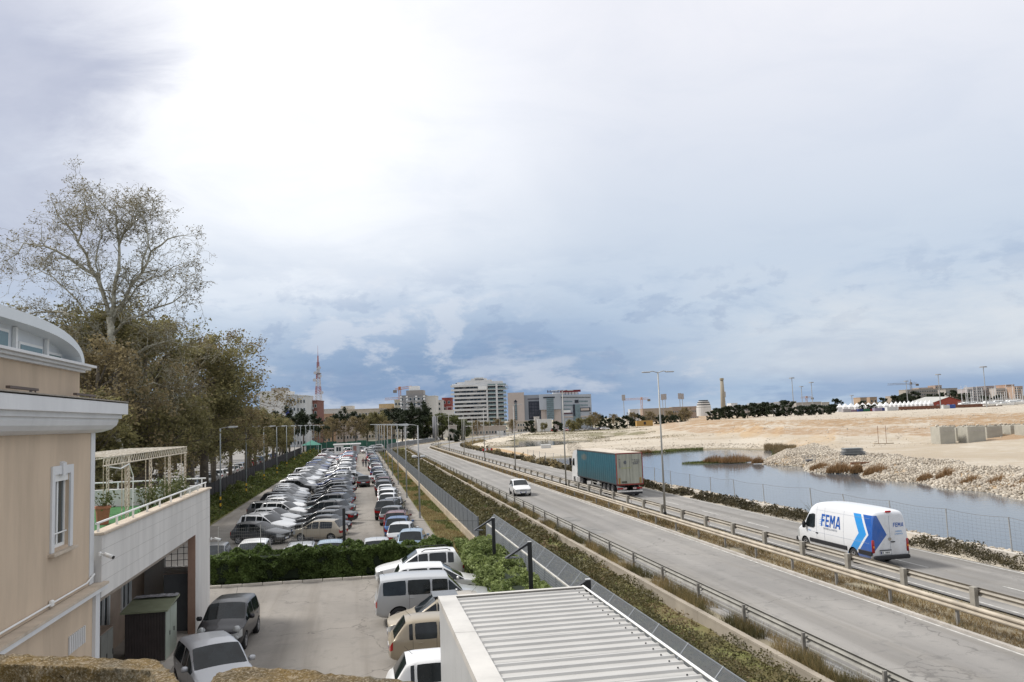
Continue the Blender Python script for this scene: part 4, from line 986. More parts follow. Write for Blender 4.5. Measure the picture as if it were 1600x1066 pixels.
# ------------------------------------------------------------------ the beige house on the left
BEIGE = mat('beige_render', (.56, .445, .33), .9, .09, 1.3, .006, 30, stain=.30, stretch=(1, 1, .22))
BWHITE = mat('white_trim', (.66, .665, .67), .6, .05, 1.2, stain=.12, stretch=(1, 1, .4))
ANX = mat('stained_white_wall', (.64, .62, .59), .9, .09, 1.5, .006, 18, stain=.30, stretch=(1, 1, .16))
CAPM = mat('travertine_cap', (.52, .44, .35), .8, .1, 3, stain=.3)
DOMEM = mat('white_roof_metal', (.66, .69, .70), .4, .03, .8, stain=.08)
BROWN = mat('brown_reveal', (.36, .23, .17), .9, .08, 2, stain=.1)
WX = -6.62
def house():
    t = empty('beige_house', (WX, 16, 0), 0, 'beige rendered house with white cornices and an arched attic at the left edge', 'house')
    def B(mb, name, mt, par=None, smooth=False):
        o = mb.build(name, mt, par or t, smooth); 
        if not par: o.matrix_parent_inverse = Matrix.Translation((-WX, -16, 0))
        return o
    # upper wall with two window openings: pieces butt end to end
    def wall_with(x0, x1, y0, y1, z0, z1, holes):
        mb = MB(); ys = y0
        for (a, b_, c, d) in sorted(holes):
            mb.span((x0, ys, z0), (x1, a, z1)); mb.span((x0, a, z0), (x1, b_, c)); mb.span((x0, a, d), (x1, b_, z1)); ys = b_
        mb.span((x0, ys, z0), (x1, y1, z1)); return mb
    H1 = (20.05, 21.05, 5.48, 7.12); H2 = (15.6, 16.6, 5.48, 7.12)
    B(wall_with(-7.0, -6.68, 4.0, 22.58, 4.26, 8.06, [H1, H2]), 'wall', BEIGE)
    B(MB().span((-7.0, 22.58, 4.26), (-6.66, 22.9, 8.06)), 'corner_pilaster', BWHITE)
    B(MB().span((-12, 22.60, 0), (-7.0, 22.88, 8.06)), 'side_wall', BEIGE)
    for (a, b_, c, d) in (H1, H2):
        mb = MB(); e = .19
        mb.span((-6.68, a-e, c-.05), (-6.64, a, d+e)); mb.span((-6.68, b_, c-.05), (-6.64, b_+e, d+e)); mb.span((-6.68, a, d), (-6.64, b_, d+e))
        mb.prism([(-6.68, 0), (-6.56, 0)], 1, 0, 0) if 0 else None
        w_ = B(mb, 'window_frame', BWHITE)
        B(MB().add([(-6.61, (a+b_)/2-.10, d-.03), (-6.61, (a+b_)/2+.10, d-.03), (-6.61, (a+b_)/2+.12, d+e+.06), (-6.61, (a+b_)/2-.12, d+e+.06), (-6.68, (a+b_)/2-.10, d-.03), (-6.68, (a+b_)/2+.10, d-.03), (-6.68, (a+b_)/2+.14, d+e+.09), (-6.68, (a+b_)/2-.14, d+e+.09)], [(0, 1, 2, 3), (0, 4, 5, 1), (1, 5, 6, 2), (2, 6, 7, 3), (3, 7, 4, 0)]), 'keystone', BWHITE, w_)
        B(MB().bevel_box((-6.64, (a+b_)/2, c-.09), (.20, b_-a+.56, .07), .01), 'sill', CAPM, w_)
        mb = MB()
        mb.span((-6.82, a, c), (-6.76, a+.07, d)); mb.span((-6.82, b_-.07, c), (-6.76, b_, d)); mb.span((-6.82, a+.07, d-.07), (-6.76, b_-.07, d)); mb.span((-6.82, a+.07, c), (-6.76, b_-.07, c+.07)); mb.span((-6.82, (a+b_)/2-.04, c+.07), (-6.76, (a+b_)/2+.04, d-.07)); B(mb, 'sash', WHITE, w_)
        B(MB().span((-6.80, a+.05, c+.05), (-6.79, b_-.05, d-.05)), 'pane', GLASS, w_)
        B(MB().span((-6.755, a, d-.16), (-6.70, b_, d)), 'shutter_box', WHITE, w_)
        B(MB().cyl((-6.73, a, c+.32), (-6.73, b_, c+.32), .018), 'guard_bar', WHITE, w_)
    # main cornice: swept profile (outward offset, z), wraps the corner
    pr = [(0, 8.02), (.14, 8.04), (.30, 8.10), (.40, 8.20), (.43, 8.30), (.43, 8.36), (.50, 8.37), (.50, 8.47), (.62, 8.48), (.62, 8.76), (0, 8.80)]
    mb = MB(); pts = [(-6.66, 2.0), (-6.66, 22.9), (-12.0, 22.9)]; vs = []; n = len(pr)
    for k, (x, y) in enumerate(pts):
        for o_, z in pr:
            vs.append((x+(o_ if k < 2 else 0), y+(o_ if k > 0 else 0), z))
    fs = [(k*n+i, k*n+i+1, k*n+n+i+1, k*n+n+i) for k in range(2) for i in range(n-1)]
    mb.add(vs, fs); B(mb, 'cornice', BWHITE)
    B(MB().span((-12, 2, 8.79), (-6.02, 23.5, 8.815)), 'cornice_capping', mat('capping_grey', (.30, .27, .23), .8, .2, 4))
    for y in (17.9, 21.6):
        mb = MB(); mb.span((-6.45, y-1.1, 8.90), (-6.37, y+.3, 8.95)); mb.span((-6.40, y-.1, 8.81), (-6.385, y+.0, 8.90)); mb.span((-6.40, y+.16, 8.81), (-6.385, y+.2, 8.90)); B(mb, 'cable_tray', mat('tray_brown', (.12, .09, .075), .6))
    B(MB().span((-12, 4, 8.81), (-6.70, 21.75, 9.50)), 'attic_wall', BEIGE)
    mb = MB()
    for a, z in ((.10, 9.50), (.20, 9.56), (.30, 9.62)): mb.span((-12, 4, z), (-6.70+a, 21.75+a, z+.055))
    B(mb, 'upper_cornice', BWHITE)
    # arched attic: white band, glazed gable beneath it
    yc, zs = 16.9, 9.68
    def arc(t, rx, rz): return (yc+rx*math.cos(t), zs+rz*math.sin(t))
    N = 26; mb = MB(); vs = []; ex = 2.9
    def se(t, rx, rz): c_, s_ = math.cos(t), math.sin(t); return (yc+rx*math.copysign(abs(c_)**(2/ex), c_), zs+rz*abs(s_)**(2/2.1))
    for i in range(N+1):
        t_ = math.pi*i/N; a = se(t_, 4.28, .74); b_ = se(t_, 4.08, .52)
        vs += [(-6.42, a[0], a[1]), (-6.42, b_[0], b_[1]), (-7.0, b_[0], b_[1]), (-12.5, a[0], a[1])]
    fs = []
    for i in range(N):
        for j, k in ((0, 1), (1, 2), (3, 0)): fs.append((i*4+j, i*4+k, i*4+4+k, i*4+4+j))
    mb.add(vs, fs); B(mb, 'arched_roof', DOMEM, smooth=False)
    mb = MB()
    for i in range(N):
        a = se(math.pi*i/N, 4.09, .53); b_ = se(math.pi*(i+1)/N, 4.09, .53); mb.add([(-6.80, a[0], zs-.05), (-6.80, a[0], a[1]), (-6.80, b_[0], b_[1]), (-6.80, b_[0], zs-.05)], [(0, 1, 2, 3)])
    B(mb, 'gable_panel', mat('gable_white', (.60, .63, .65), .5, .03), smooth=False)
    def gw(y0, y1, z1):
        w_ = B(MB().span((-6.795, y0, zs+.01), (-6.77, y1, z1)), 'window', WHITE); 
        B(MB().span((-6.765, y0+.06, zs+.05), (-6.76, y1-.06, z1-.06)), 'pane', mat('green_glass', (.10, .17, .17), .12, .1, 1), w_)
    gw(16.5, 17.75, 10.10); gw(18.25, 19.55, 9.93); gw(19.85, 20.7, 9.86); gw(14.6, 16.2, 10.1)
    for y in (18.0, 19.7): B(MB().span((-6.79, y-.05, zs), (-6.72, y+.05, zs+(.50 if y < 19 else .44))), 'mullion', WHITE)
    # ledge and lower wall
    B(MB().span((-12, 4, -.2), (-6.60, 22.62, 4.02)), 'lower_wall', BEIGE)
    B(MB().span((-6.95, 22.62, -.2), (-6.52, 22.97, 4.02)), 'lower_pilaster', BWHITE)
    mb = MB(); mb.span((-6.9, 4, 4.19), (-6.36, 23.15, 4.25)); B(mb, 'ledge', CAPM)
    mb = MB(); pl = [(-6.60, 4.02), (-6.50, 4.02), (-6.46, 4.07), (-6.38, 4.09), (-6.38, 4.19), (-6.60, 4.19)]; vs = [(x, y, z) for y in (4, 23.12) for x, z in pl]; n = 6
    mb.add(vs, [(i, (i+1) % n, n+(i+1) % n, n+i) for i in range(n)] + [tuple(range(n)), tuple(range(n, 2*n))]); B(mb, 'ledge_moulding', BWHITE)
    mb = MB(); mb.cyl((-6.64, 4, 4.36), (-6.64, 22.3, 4.36), .022); mb.cyl((-6.64, 22.3, 4.36), (-6.60, 22.75, 4.5), .022); B(mb, 'conduit', WHITE)
    B(MB().bevel_box((-6.63, 19.9, 4.37), (.08, .15, .14), .02), 'junction_box', WHITE)
    for i in range(9):
        B(MB().span((-6.595, 20.9+i*.13, 3.02), (-6.56, 20.95+i*.13, 3.42-.0*i)), 'vent_bar', BWHITE)
house()
def cctv(loc, d, label):
    t = empty('security_camera', loc, 0, label, 'security camera')
    MB().bevel_box((.03, 0, 0), (.06, .12, .12), .02).build('bracket', WHITE, t)
    a = Vector((.06, 0, .0)); b_ = a+Vector(d)*.14; mb = MB(); mb.cyl(a, b_, .02); mb.build('arm', WHITE, t)
    q = Vector((d[0], d[1], -.25)).normalized(); mb = MB(); mb.cyl(b_-q*.02, b_+q*.26, .05, .055, 12); mb.build('camera_housing', WHITE, t, True)
    mb = MB(); mb.cyl(b_+q*.262, b_+q*.27, .045, n=12); mb.build('lens', BLACKM, t)
cctv((-6.52, 22.8, 4.98), (.85, -.5, -.1), 'white security camera on the pilaster of the beige house')
cctv((-6.46, 38.4, 3.28), (.95, -.1, 0), 'white security camera on the far corner of the white annexe')

# ------------------------------------------------------------------ white annexe with roof terrace
def annexe():
    t = empty('white_annexe', (-10, 30, 0), 0, 'stained white annexe with an open bay below and a roof terrace', 'building')
    inv = Matrix.Translation((10, -30, 0))
    def B(mb, name, mt, par=None, smooth=False):
        o = mb.build(name, mt, par or t, smooth)
        if not par: o.matrix_parent_inverse = inv
        return o
    mb = MB(); mb.span((-6.78, 22.98, 3.86), (-6.5, 38.5, 5.42)); B(mb, 'beam_wall', ANX)
    mb = MB(); mb.span((-6.78, 35.3, -.1), (-6.5, 38.5, 3.86)); B(mb, 'end_pier', ANX)
    B(MB().span((-6.79, 35.28, 0), (-6.51, 35.30, 3.86)), 'pier_reveal', BROWN)
    B(MB().span((-6.76, 35.26, 0), (-6.42, 35.285, 3.86)) if 0 else MB().span((-6.785, 35.262, .0), (-6.505, 35.279, 3.855)), 'reveal_trim', BROWN)
    B(MB().span((-16, 38.2, -.1), (-6.78, 38.5, 2.2)), 'end_wall', ANX); B(MB().span((-16, 38.2, 3.3), (-6.78, 38.5, 5.42)), 'end_wall', ANX); B(MB().span((-16, 38.2, 2.2), (-8.3, 38.5, 3.3)), 'end_wall', ANX)
    mb = MB()
    for i in range(7): x = -8.3+i*.25; mb.span((x, 38.3, 2.2), (x+.02, 38.34, 3.3))
    for i in range(5): mb.span((-8.3, 38.3, 2.2+i*.26), (-6.8, 38.34, 2.22+i*.26))
    B(mb, 'window_grille', DARK)
    B(MB().span((-9.3, 22.9, 3.6), (-6.78, 38.2, 3.855)), 'ceiling', mat('inside_ceiling', (.35, .3, .25), .9))
    # inner beige wall with window and glazed door
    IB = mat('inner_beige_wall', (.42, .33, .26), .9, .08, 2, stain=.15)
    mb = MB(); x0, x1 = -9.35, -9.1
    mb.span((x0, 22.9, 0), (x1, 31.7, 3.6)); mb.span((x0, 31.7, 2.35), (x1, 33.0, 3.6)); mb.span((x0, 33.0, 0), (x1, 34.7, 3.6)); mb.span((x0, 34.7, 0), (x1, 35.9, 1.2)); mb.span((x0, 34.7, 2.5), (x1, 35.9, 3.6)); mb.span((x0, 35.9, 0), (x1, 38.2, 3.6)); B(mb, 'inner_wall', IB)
    def win(a, b_, c, d, nm):
        mb = MB()
        for s_ in ((a-.06, a+.05, c-.04, d+.05), (b_-.05, b_+.06, c-.04, d+.05), (a, b_, d-.05, d+.05), (a, b_, c-.05, c+.05), ((a+b_)/2-.03, (a+b_)/2+.03, c, d)): mb.span((-9.12, s_[0], s_[2]), (-9.04, s_[1], s_[3]))
        w_ = B(mb, nm, WHITE); B(MB().span((-9.16, a+.04, c), (-9.14, b_-.04, d)), 'pane', GLASS, w_)
    win(31.7, 33.0, .05, 2.35, 'glazed_door'); win(34.7, 35.9, 1.2, 2.5, 'window')
    B(MB().span((-16, 22.9, 4.70), (-6.78, 38.2, 4.86)), 'terrace_slab', CONC)
    B(MB().span((-13.6, 22.9, 4.86), (-6.8, 38.15, 4.885)), 'artificial_grass', mat('artificial_grass', (.035, .13, .035), .95, .3, 6, .01, 60))
    B(MB().bevel_box((-6.63, 30.75, 5.455), (.40, 15.6, .07), .012), 'parapet_cap', CAPM)
    B(MB().span((-14.0, 22.9, 4.86), (-13.7, 38.5, 5.5)), 'terrace_parapet', ANX); B(MB().span((-13.7, 38.2, 5.42), (-6.8, 38.46, 5.6)), 'terrace_parapet', ANX)
    B(MB().span((-14.0, 38.52, -.1), (-14.3, 22.9, 5.4)), 'back_wall', ANX)
    for xa, ya, xb, yb, z in ((-6.63, 22.95, -6.63, 38.3, 5.72), (-6.63, 38.3, -13.8, 38.3, 5.90), (-13.8, 38.3, -13.8, 23, 5.78)):
        r_ = B(MB().cyl((xa, ya, z), (xb, yb, z), .03), 'handrail', WHITE); L = math.hypot(xb-xa, yb-ya); n = int(L/1.55)
        for i in range(n+1):
            f = (i+.1)/(n+.2); x, y = xa+(xb-xa)*f, ya+(yb-ya)*f; B(MB().span((x-.025, y-.025, 5.47), (x+.025, y+.025, z)), 'baluster', WHITE, r_)
    # grooves of the wall cladding
    for z in (4.25, 4.65, 5.05): B(MB().span((-6.503, 23.0, z), (-6.497, 38.48, z+.008)), 'cladding_joint', mat('joint_grey', (.42, .40, .37), .9))
    B(MB().span((-9.1, 22.9, -.02), (-6.4, 38.2, .02)), 'bay_floor', CONC)
annexe()

# pergola on the terrace
PERG = mat('peeling_cream_metal', (.50, .42, .32), .7, .2, 9, col2=(.62, .57, .48))
RUSTY = mat('rust_flecked_cream', (.40, .28, .19), .8, .3, 12, col2=(.55, .48, .38))
def pergola():
    t = empty('pergola', (-8, 33, 4.88), 0, 'cream lattice pergola with rusty posts on the roof terrace', 'pergola'); inv = Matrix.Translation((8, -33, -4.88))
    def B(mb, nm, mt, par=None):
        o = mb.build(nm, mt, par or t)
        if not par: o.matrix_parent_inverse = inv
        return o
    def post(x, y):
        mb = MB(); z0, z1 = 4.88, 7.05
        for a in (-.14, .14): mb.cyl((x, y+a, z0), (x, y+a, z1), .02, n=5)
        mb.cyl((x-.16, y, z0), (x-.16, y, z1), .016, n=5); p = B(mb, 'post', RUSTY); mb = MB()
        k = 0; z = z0+.05
        while z < z1-.1: mb.cyl((x, y-.14, z), (x, y+.14, z+.14), .007, n=4); mb.cyl((x, y+.14, z), (x, y-.14, z+.14), .007, n=4); z += .14
        B(mb, 'lattice', PERG, p)
    for y in (28.6, 31.6, 34.6, 37.6):
        for x in (-7.35, -9.6): post(x, y)
    for x in (-7.35, -9.6):
        mb = MB()
        for z in (7.05, 7.30): mb.cyl((x, 26.0, z), (x, 37.9, z), .022, n=5)
        y = 26.0
        while y < 37.8: mb.cyl((x, y, 7.05), (x, y+.15, 7.30), .008, n=4); mb.cyl((x, y+.15, 7.30), (x, y+.3, 7.05), .008, n=4); y += .3
        B(mb, 'lattice_beam', PERG)
    y = 26.0
    while y < 38: B(MB().cyl((-7.35, y, 7.32), (-9.6, y, 7.32), .018, n=5), 'cross_bar', PERG); y += .6
    mb = MB(); mb.tube([(-7.3, 26.5, 7.0), (-7.28, 27.6, 6.9), (-7.3, 28.6, 7.0), (-7.25, 28.9, 6.6), (-7.27, 28.95, 5.0)], .02, 5); B(mb, 'drain_hose', WHITE)
pergola()
def leaf_cloud(mb, pts_fn, n, size, rng, mi=0, flat=.0, aspect=.55):
    """n small leaf quads at points drawn from pts_fn"""
    for _ in range(n):
        p = pts_fn(); s_ = size*rng.uniform(.6, 1.35)
        a = Vector((rng.gauss(0, 1), rng.gauss(0, 1), rng.gauss(0, 1)*(1-flat))).normalized(); b_ = a.cross(Vector((rng.gauss(0, 1), rng.gauss(0, 1), rng.gauss(0, 1)))).normalized()
        i = len(mb.v); mb.v += [tuple(p-a*s_), tuple(p+b_*s_*aspect), tuple(p+a*s_), tuple(p-b_*s_*aspect)]; mb.f.append((i, i+1, i+2, i+3)); mb.m.append(mi)
LEAF_POT = leafmat('climber_leaves', (.07, .10, .03), (.16, .16, .06))
def potted(loc, h, pot, label, n=260, seed=1, r_=.35, potc=(.42, .17, .10)):
    rng = random.Random(seed); t = empty('potted_plant', loc, 0, label, 'potted plant')
    k = .33; mb = MB()
    prf = [(k*.42, 0), (k*.5, .0), (k*.62, pot*.86), (k*.70, pot*.86), (k*.70, pot), (k*.58, pot), (k*.56, pot*.8)]; N = 14
    vs = [(a*1.15*math.cos(2*math.pi*i/N), a*1.15*math.sin(2*math.pi*i/N), z) for a, z in prf for i in range(N)]
    mb.add(vs, [(q*N+i, q*N+(i+1) % N, (q+1)*N+(i+1) % N, (q+1)*N+i) for q in range(len(prf)-1) for i in range(N)]); mb.add(vs[-N:], [tuple(range(N))]); mb.build('pot', mat('terracotta_%d' % seed if potc[0] != .42 else 'terracotta', potc, .8, .12, 4), t)
    mb = MB(); tips = []
    for i in range(9):
        a = rng.uniform(0, 6.28); q = [Vector((.08*math.cos(a), .08*math.sin(a), pot*.85))]
        for j in range(1, 5): q.append(q[-1]+Vector((math.cos(a)*r_*.25*rng.uniform(.2, 1.3), math.sin(a)*r_*.25*rng.uniform(.2, 1.3), h/4*rng.uniform(.7, 1.1))))
        mb.tube(q, [.012, .01, .008, .006, .004], 4); tips += q[1:]
    mb.build('stem', mat('green_stem', (.12, .12, .05), .8), t)
    mb = MB(); leaf_cloud(mb, lambda: rng.choice(tips)+Vector((rng.gauss(0, .1), rng.gauss(0, .1), rng.gauss(0, .09))), n, .055, rng); mb.build('foliage', LEAF_POT, t, fix=False)
potted((-8.75, 31.0, 4.89), .55, .62, 'square terracotta pot with a low plant at the near end of the terrace', 160, 3)
potted((-7.3, 30.9, 4.89), 1.0, .3, 'climbing plant on the second front post of the pergola', 420, 4, .3)
potted((-7.4, 33.6, 4.89), .9, .3, 'leafy green climber near the third front post of the pergola', 420, 5, .45)
potted((-7.4, 36.0, 4.89), 1.0, .3, 'reddish climber beside the fourth front post of the pergola', 420, 6, .5)
potted((-8.0, 37.7, 4.89), .8, .3, 'bushy plant in the far corner of the terrace', 420, 8, .6)

# things standing in the open bay
SHG = mat('olive_shed_roof', (.22, .24, .16), .5, .1, 2, stain=.2); SHW = mat('pale_green_shed', (.36, .40, .34), .5, .08, 2); SHD = mat('brown_sheet_metal', (.045, .036, .034), .5, .15, 2)
def shed():
    t = empty('metal_shed', (-7.45, 31.9, 0), 0, 'small metal shed with olive roof and brown ribbed side in the open bay', 'shed')
    mb = MB(); mb.span((-.85, -.58, .0), (.80, 1.6, .06)); mb.build('base', CONC_L, t)
    mb = MB(); N = 26; vs = []
    for i in range(N*2+1):
        x = -.78+1.56*i/(2*N); vs += [(x, -.52-(.02 if i % 2 else 0), .08), (x, -.52-(.02 if i % 2 else 0), 1.98)]
    mb.add(vs, [(2*i, 2*i+1, 2*i+3, 2*i+2) for i in range(2*N)]); mb.build('ribbed_side', SHD, t, fix=False)
    mb = MB(); mb.span((-.80, 1.44, .06), (.76, 1.5, 2.1)); mb.span((-.80, -.5, .06), (-.76, 1.44, 2.0)); mb.build('rear_wall', SHD, t)
    for y0, y1 in ((-.48, .24), (.28, .98)): mb = MB(); mb.span((.76, y0, .08), (.80, y1, 1.98)); d = mb.build('sliding_door', SHW, t); MB().bevel_box((.815, y1-.08, 1.0), (.03, .03, .18), .008).build('handle', DARK, d)
    mb = MB(); mb.span((.76, .98, .08), (.79, 1.5, 1.98)); mb.build('side_panel', SHW, t)
    mb = MB(); mb.add([(-.95, -.66, 2.02), (.9, -.66, 2.02), (.9, 1.62, 2.20), (-.95, 1.62, 2.20), (-.95, -.66, 2.09), (.9, -.66, 2.09), (.9, 1.62, 2.27), (-.95, 1.62, 2.27)], [(0, 1, 2, 3), (4, 5, 6, 7), (0, 1, 5, 4), (1, 2, 6, 5), (2, 3, 7, 6), (3, 0, 4, 7)]); mb.build('roof', SHG, t); t.scale = (.84, .9, .86)
shed()
def sheet_pile():
    mb = MB(); rng = random.Random(5); n = 16; vs = []
    for i in range(n+1):
        for j in range(5):
            vs.append((-8.2+1.5*i/n, 32.85+.13*j, 1.93+.05+.07*noise.noise(Vector((i*.7, j*.9, 1)))*(1 if 0 < j < 4 else .4)))
    mb.add(vs, [(i*5+j, i*5+j+1, i*5+6+j, i*5+5+j) for i in range(n) for j in range(4)]); o = mb.build('plastic_sheet', mat('crumpled_plastic', (.36, .36, .38), .3, .4, 8, .03, 12), smooth=True)
    tag(o, 'crumpled grey plastic sheet lying on the shed roof', 'plastic sheet')
sheet_pile()
def cabinet(loc, d, label, mt, doors=2):
    t = empty('cabinet', loc, 0, label, 'cabinet'); MB().bevel_box((0, 0, d[2]/2), d, .01).build('carcass', mt, t)
    for i in range(doors):
        w_ = d[1]/doors; MB().bevel_box((d[0]/2+.01, -d[1]/2+w_*(i+.5), d[2]/2), (.02, w_-.02, d[2]-.08), .004).build('door', mt, t)
        MB().span((d[0]/2+.02, -d[1]/2+w_*(i+.9), d[2]*.5), (d[0]/2+.04, -d[1]/2+w_*(i+.93), d[2]*.6)).build('handle', DARK, t)
    MB().span((-d[0]/2-.02, -d[1]/2-.02, d[2]), (d[0]/2+.03, d[1]/2+.02, d[2]+.03)).build('top', mat('brownish_top', (.22, .17, .13), .7), t)
cabinet((-7.35, 36.4, .02), (.95, 1.0, 2.25), 'tall grey cabinet behind the shed at the end of the bay', mat('dark_grey_cabinet', (.10, .105, .11), .5, .1, 2))
cabinet((-8.35, 28.9, .02), (.7, 1.3, 1.75), 'low grey-green cabinet in front of the glazed door', mat('grey_green_cabinet', (.17, .17, .15), .6, .1, 2))

# ------------------------------------------------------------------ mossy coping stones in front of the viewer
def moss_mat():
    m_ = bpy.data.materials.new('mossy_stone'); m_.use_nodes = True; t = m_.node_tree; t.nodes.clear(); b = NB(t)
    out = b.n('ShaderNodeOutputMaterial'); bs = b.n('ShaderNodeBsdfPrincipled'); t.links.new(bs.outputs[0], out.inputs[0]); tc = b.n('ShaderNodeTexCoord'); v = tc.outputs['Object']
    a = b.noise(v, 5, 8, .7, .3); g = b.noise(v, 90, 4, .8); h = b.noise(v, 17, 8, .75, .5); k = b.noise(v, 2.2, 5, .6)
    c = b.mix(b.smooth(a, .35, .62), (.20, .125, .03, 1), (.10, .07, .028, 1))
    c = b.mix(b.smooth(h, .52, .66), c, (.34, .27, .18, 1))
    c = b.mix(b.math('MULTIPLY', b.smooth(g, .50, .68), .75), c, (.50, .44, .34, 1))
    c = b.mix(b.math('MULTIPLY', b.smooth(k, .55, .7), .6), c, (.28, .29, .26, 1))
    c = b.mix(b.math('MULTIPLY', b.smooth(g, .5, .33), .7), c, (.035, .025, .012, 1))
    t.links.new(c, bs.inputs['Base Color']); bs.inputs['Roughness'].default_value = .95
    bn = b.n('ShaderNodeBump'); bn.inputs['Distance'].default_value = .012; hh = b.math('ADD', g, h); t.links.new(hh, bn.inputs['Height']); t.links.new(bn.outputs[0], bs.inputs['Normal'])
    return m_
MOSS = moss_mat()
def coping(name, outline, z, depth, label):
    bm = bmesh.new(); vs = [bm.verts.new((p.x, p.y, z)) for p in outline]; f = bm.faces.new(vs)
    r_ = bmesh.ops.extrude_face_region(bm, geom=[f]); 
    for v in [g for g in r_['geom'] if isinstance(g, bmesh.types.BMVert)]: v.co.z -= depth
    bmesh.ops.recalc_face_normals(bm, faces=bm.faces); bmesh.ops.triangulate(bm, faces=bm.faces)
    for _ in range(7):
        es = [e for e in bm.edges if e.calc_length() > .028]
        if not es or len(bm.verts) > 60000: break
        bmesh.ops.subdivide_edges(bm, edges=es, cuts=1); bmesh.ops.triangulate(bm, faces=[f for f in bm.faces if len(f.verts) > 3])
    bm.normal_update()
    for v in bm.verts:
        p = v.co; n_ = .009*noise.noise(p*7)+.010*noise.noise(p*28)+.005*noise.noise(p*70)
        if p.z < z-.04: n_ += .02*noise.noise(Vector((p.x*4, p.y*4, p.z*25)))
        v.co += v.normal*n_
    me = bpy.data.meshes.new(name); bm.to_mesh(me); bm.free(); me.materials.append(MOSS); me.polygons.foreach_set('use_smooth', [True]*len(me.polygons))
    o = bpy.data.objects.new(name, me); COL.objects.link(o); tag(o, label, 'parapet'); return o
G = lambda x, y: gp(x, y, 7.0)
coping('stone_parapet', [G(-260, 1008), G(0, 1021), G(240, 1031), G(262, 1046), G(300, 1090), G(270, 1092), G(233, 1047), G(0, 1037), G(-260, 1025)], 7.0, .55, 'left mossy brown stone parapet in the bottom left corner')
coping('stone_parapet', [G(372, 1041), G(500, 1051), G(640, 1064), G(900, 1100), G(900, 1190), G(300, 1190), G(318, 1075), G(340, 1054)], 7.0, .5, 'right mossy stone parapet with a sloping end at the bottom')

# ------------------------------------------------------------------ ribbed metal roof in the foreground
RIBM = mat('ribbed_roof_metal', (.47, .46, .435), .45, .12, .9, metal=.1, stain=.5, stretch=(.35, 1.5, 1))
def metal_roof():
    t = empty('prefabricated_shelter', (3.8, 14, 0), 0, 'white prefabricated shelter with ribbed metal roof in the foreground', 'shelter')
    x0, x1, y1, z = 1.93, 5.72, 21.7, 3.46; RX0 = x0+.36
    L = x1-RX0; pit = .42; n = 0; y = y1-.02
    pm = None
    while y > 6:
        # one sheet = two ribs
        if pm is None:
            mb = MB(); pr = []; 
            for k in range(2):
                o_ = -k*pit; pr += [(o_, 0), (o_-.15, 0), (o_-.175, .045), (o_-.235, .045), (o_-.26, 0)]
            pr += [(-2*pit, 0)]
            vs = [(x, q, h_) for x in (0, L) for q, h_ in pr]; m = len(pr); mb.add(vs, [(i, i+1, m+i+1, m+i) for i in range(m-1)])
            pm = mb.mesh('roof_sheet', RIBM, fix=False)
        link('roof_sheet', pm, t, (RX0-3.8, y-14, z+.003*(int(y*1.19) % 2))); y -= 2*pit
    mb = MB(); mb.span((x0-3.8, -9, z-.10), (x1-3.8, y1-14, z-.012)); mb.build('roof_core', WHITE, t)
    FL = mat('flashing', (.56, .54, .50), .45, .08, 1.2, stain=.35)
    for k, (a, b_) in enumerate(((y1, 17.9), (17.88, 14.0), (13.98, 10.0), (9.98, 6))):
        mb = MB(); mb.add([(x0-.03-3.8, a-14, z+.10), (RX0+.06-3.8, a-14, z+.085), (RX0+.06-3.8, b_-14, z+.085), (x0-.03-3.8, b_-14, z+.10), (x0-.03-3.8, a-14, z-.06), (x0-.03-3.8, b_-14, z-.06), (RX0+.06-3.8, a-14, z+.02), (RX0+.06-3.8, b_-14, z+.02)], [(0, 1, 2, 3), (0, 3, 5, 4), (1, 6, 7, 2), (0, 4, 6, 1), (3, 2, 7, 5)]); mb.build('side_flashing', FL, t)
    mb = MB(); mb.add([(x0-3.8, y1+.02-14, z+.09), (x1+.03-3.8, y1+.02-14, z+.09), (x1+.03-3.8, y1-.10-14, z+.08), (x0-3.8, y1-.10-14, z+.08), (x0-3.8, y1+.02-14, z-.1), (x1+.03-3.8, y1+.02-14, z-.1)], [(0, 1, 2, 3), (0, 1, 5, 4)]); mb.build('end_flashing', FL, t)
    mb = MB(); mb.tube([(x1+.02-3.8, y1-14, z+.085), (x1+.02-3.8, -9, z+.085)], .025, 6); mb.build('edge_trim', WHITE, t)
    yy = y1-.2; sm = MB().cyl((0, 0, 0), (0, 0, .025), .016, n=6).mesh('fixing_screw', DARK)
    while yy > 13: link('fixing_screw', sm, t, (x1-.25-3.8, yy-14, z+.045)); yy -= pit
    WP = mat('sandwich_panel', (.47, .48, .48), .45, .04, .7, stain=.10)
    y = y1
    while y > 6: mb = MB(); mb.span((x0-3.8, y-1.14-14, 0), (x0+.08-3.8, y-14, z-.08)); mb.build('wall_panel', WP, t); y -= 1.15
    mb = MB(); mb.span((x0+.1-3.8, y1-.08-14, 0), (x1-3.8, y1-14, z-.1)); mb.build('end_wall', WP, t)
    mb = MB(); mb.span((x1-.08-3.8, -8, 0), (x1-3.8, y1-.1-14, z-.1)); mb.build('side_wall', WP, t)
metal_roof()

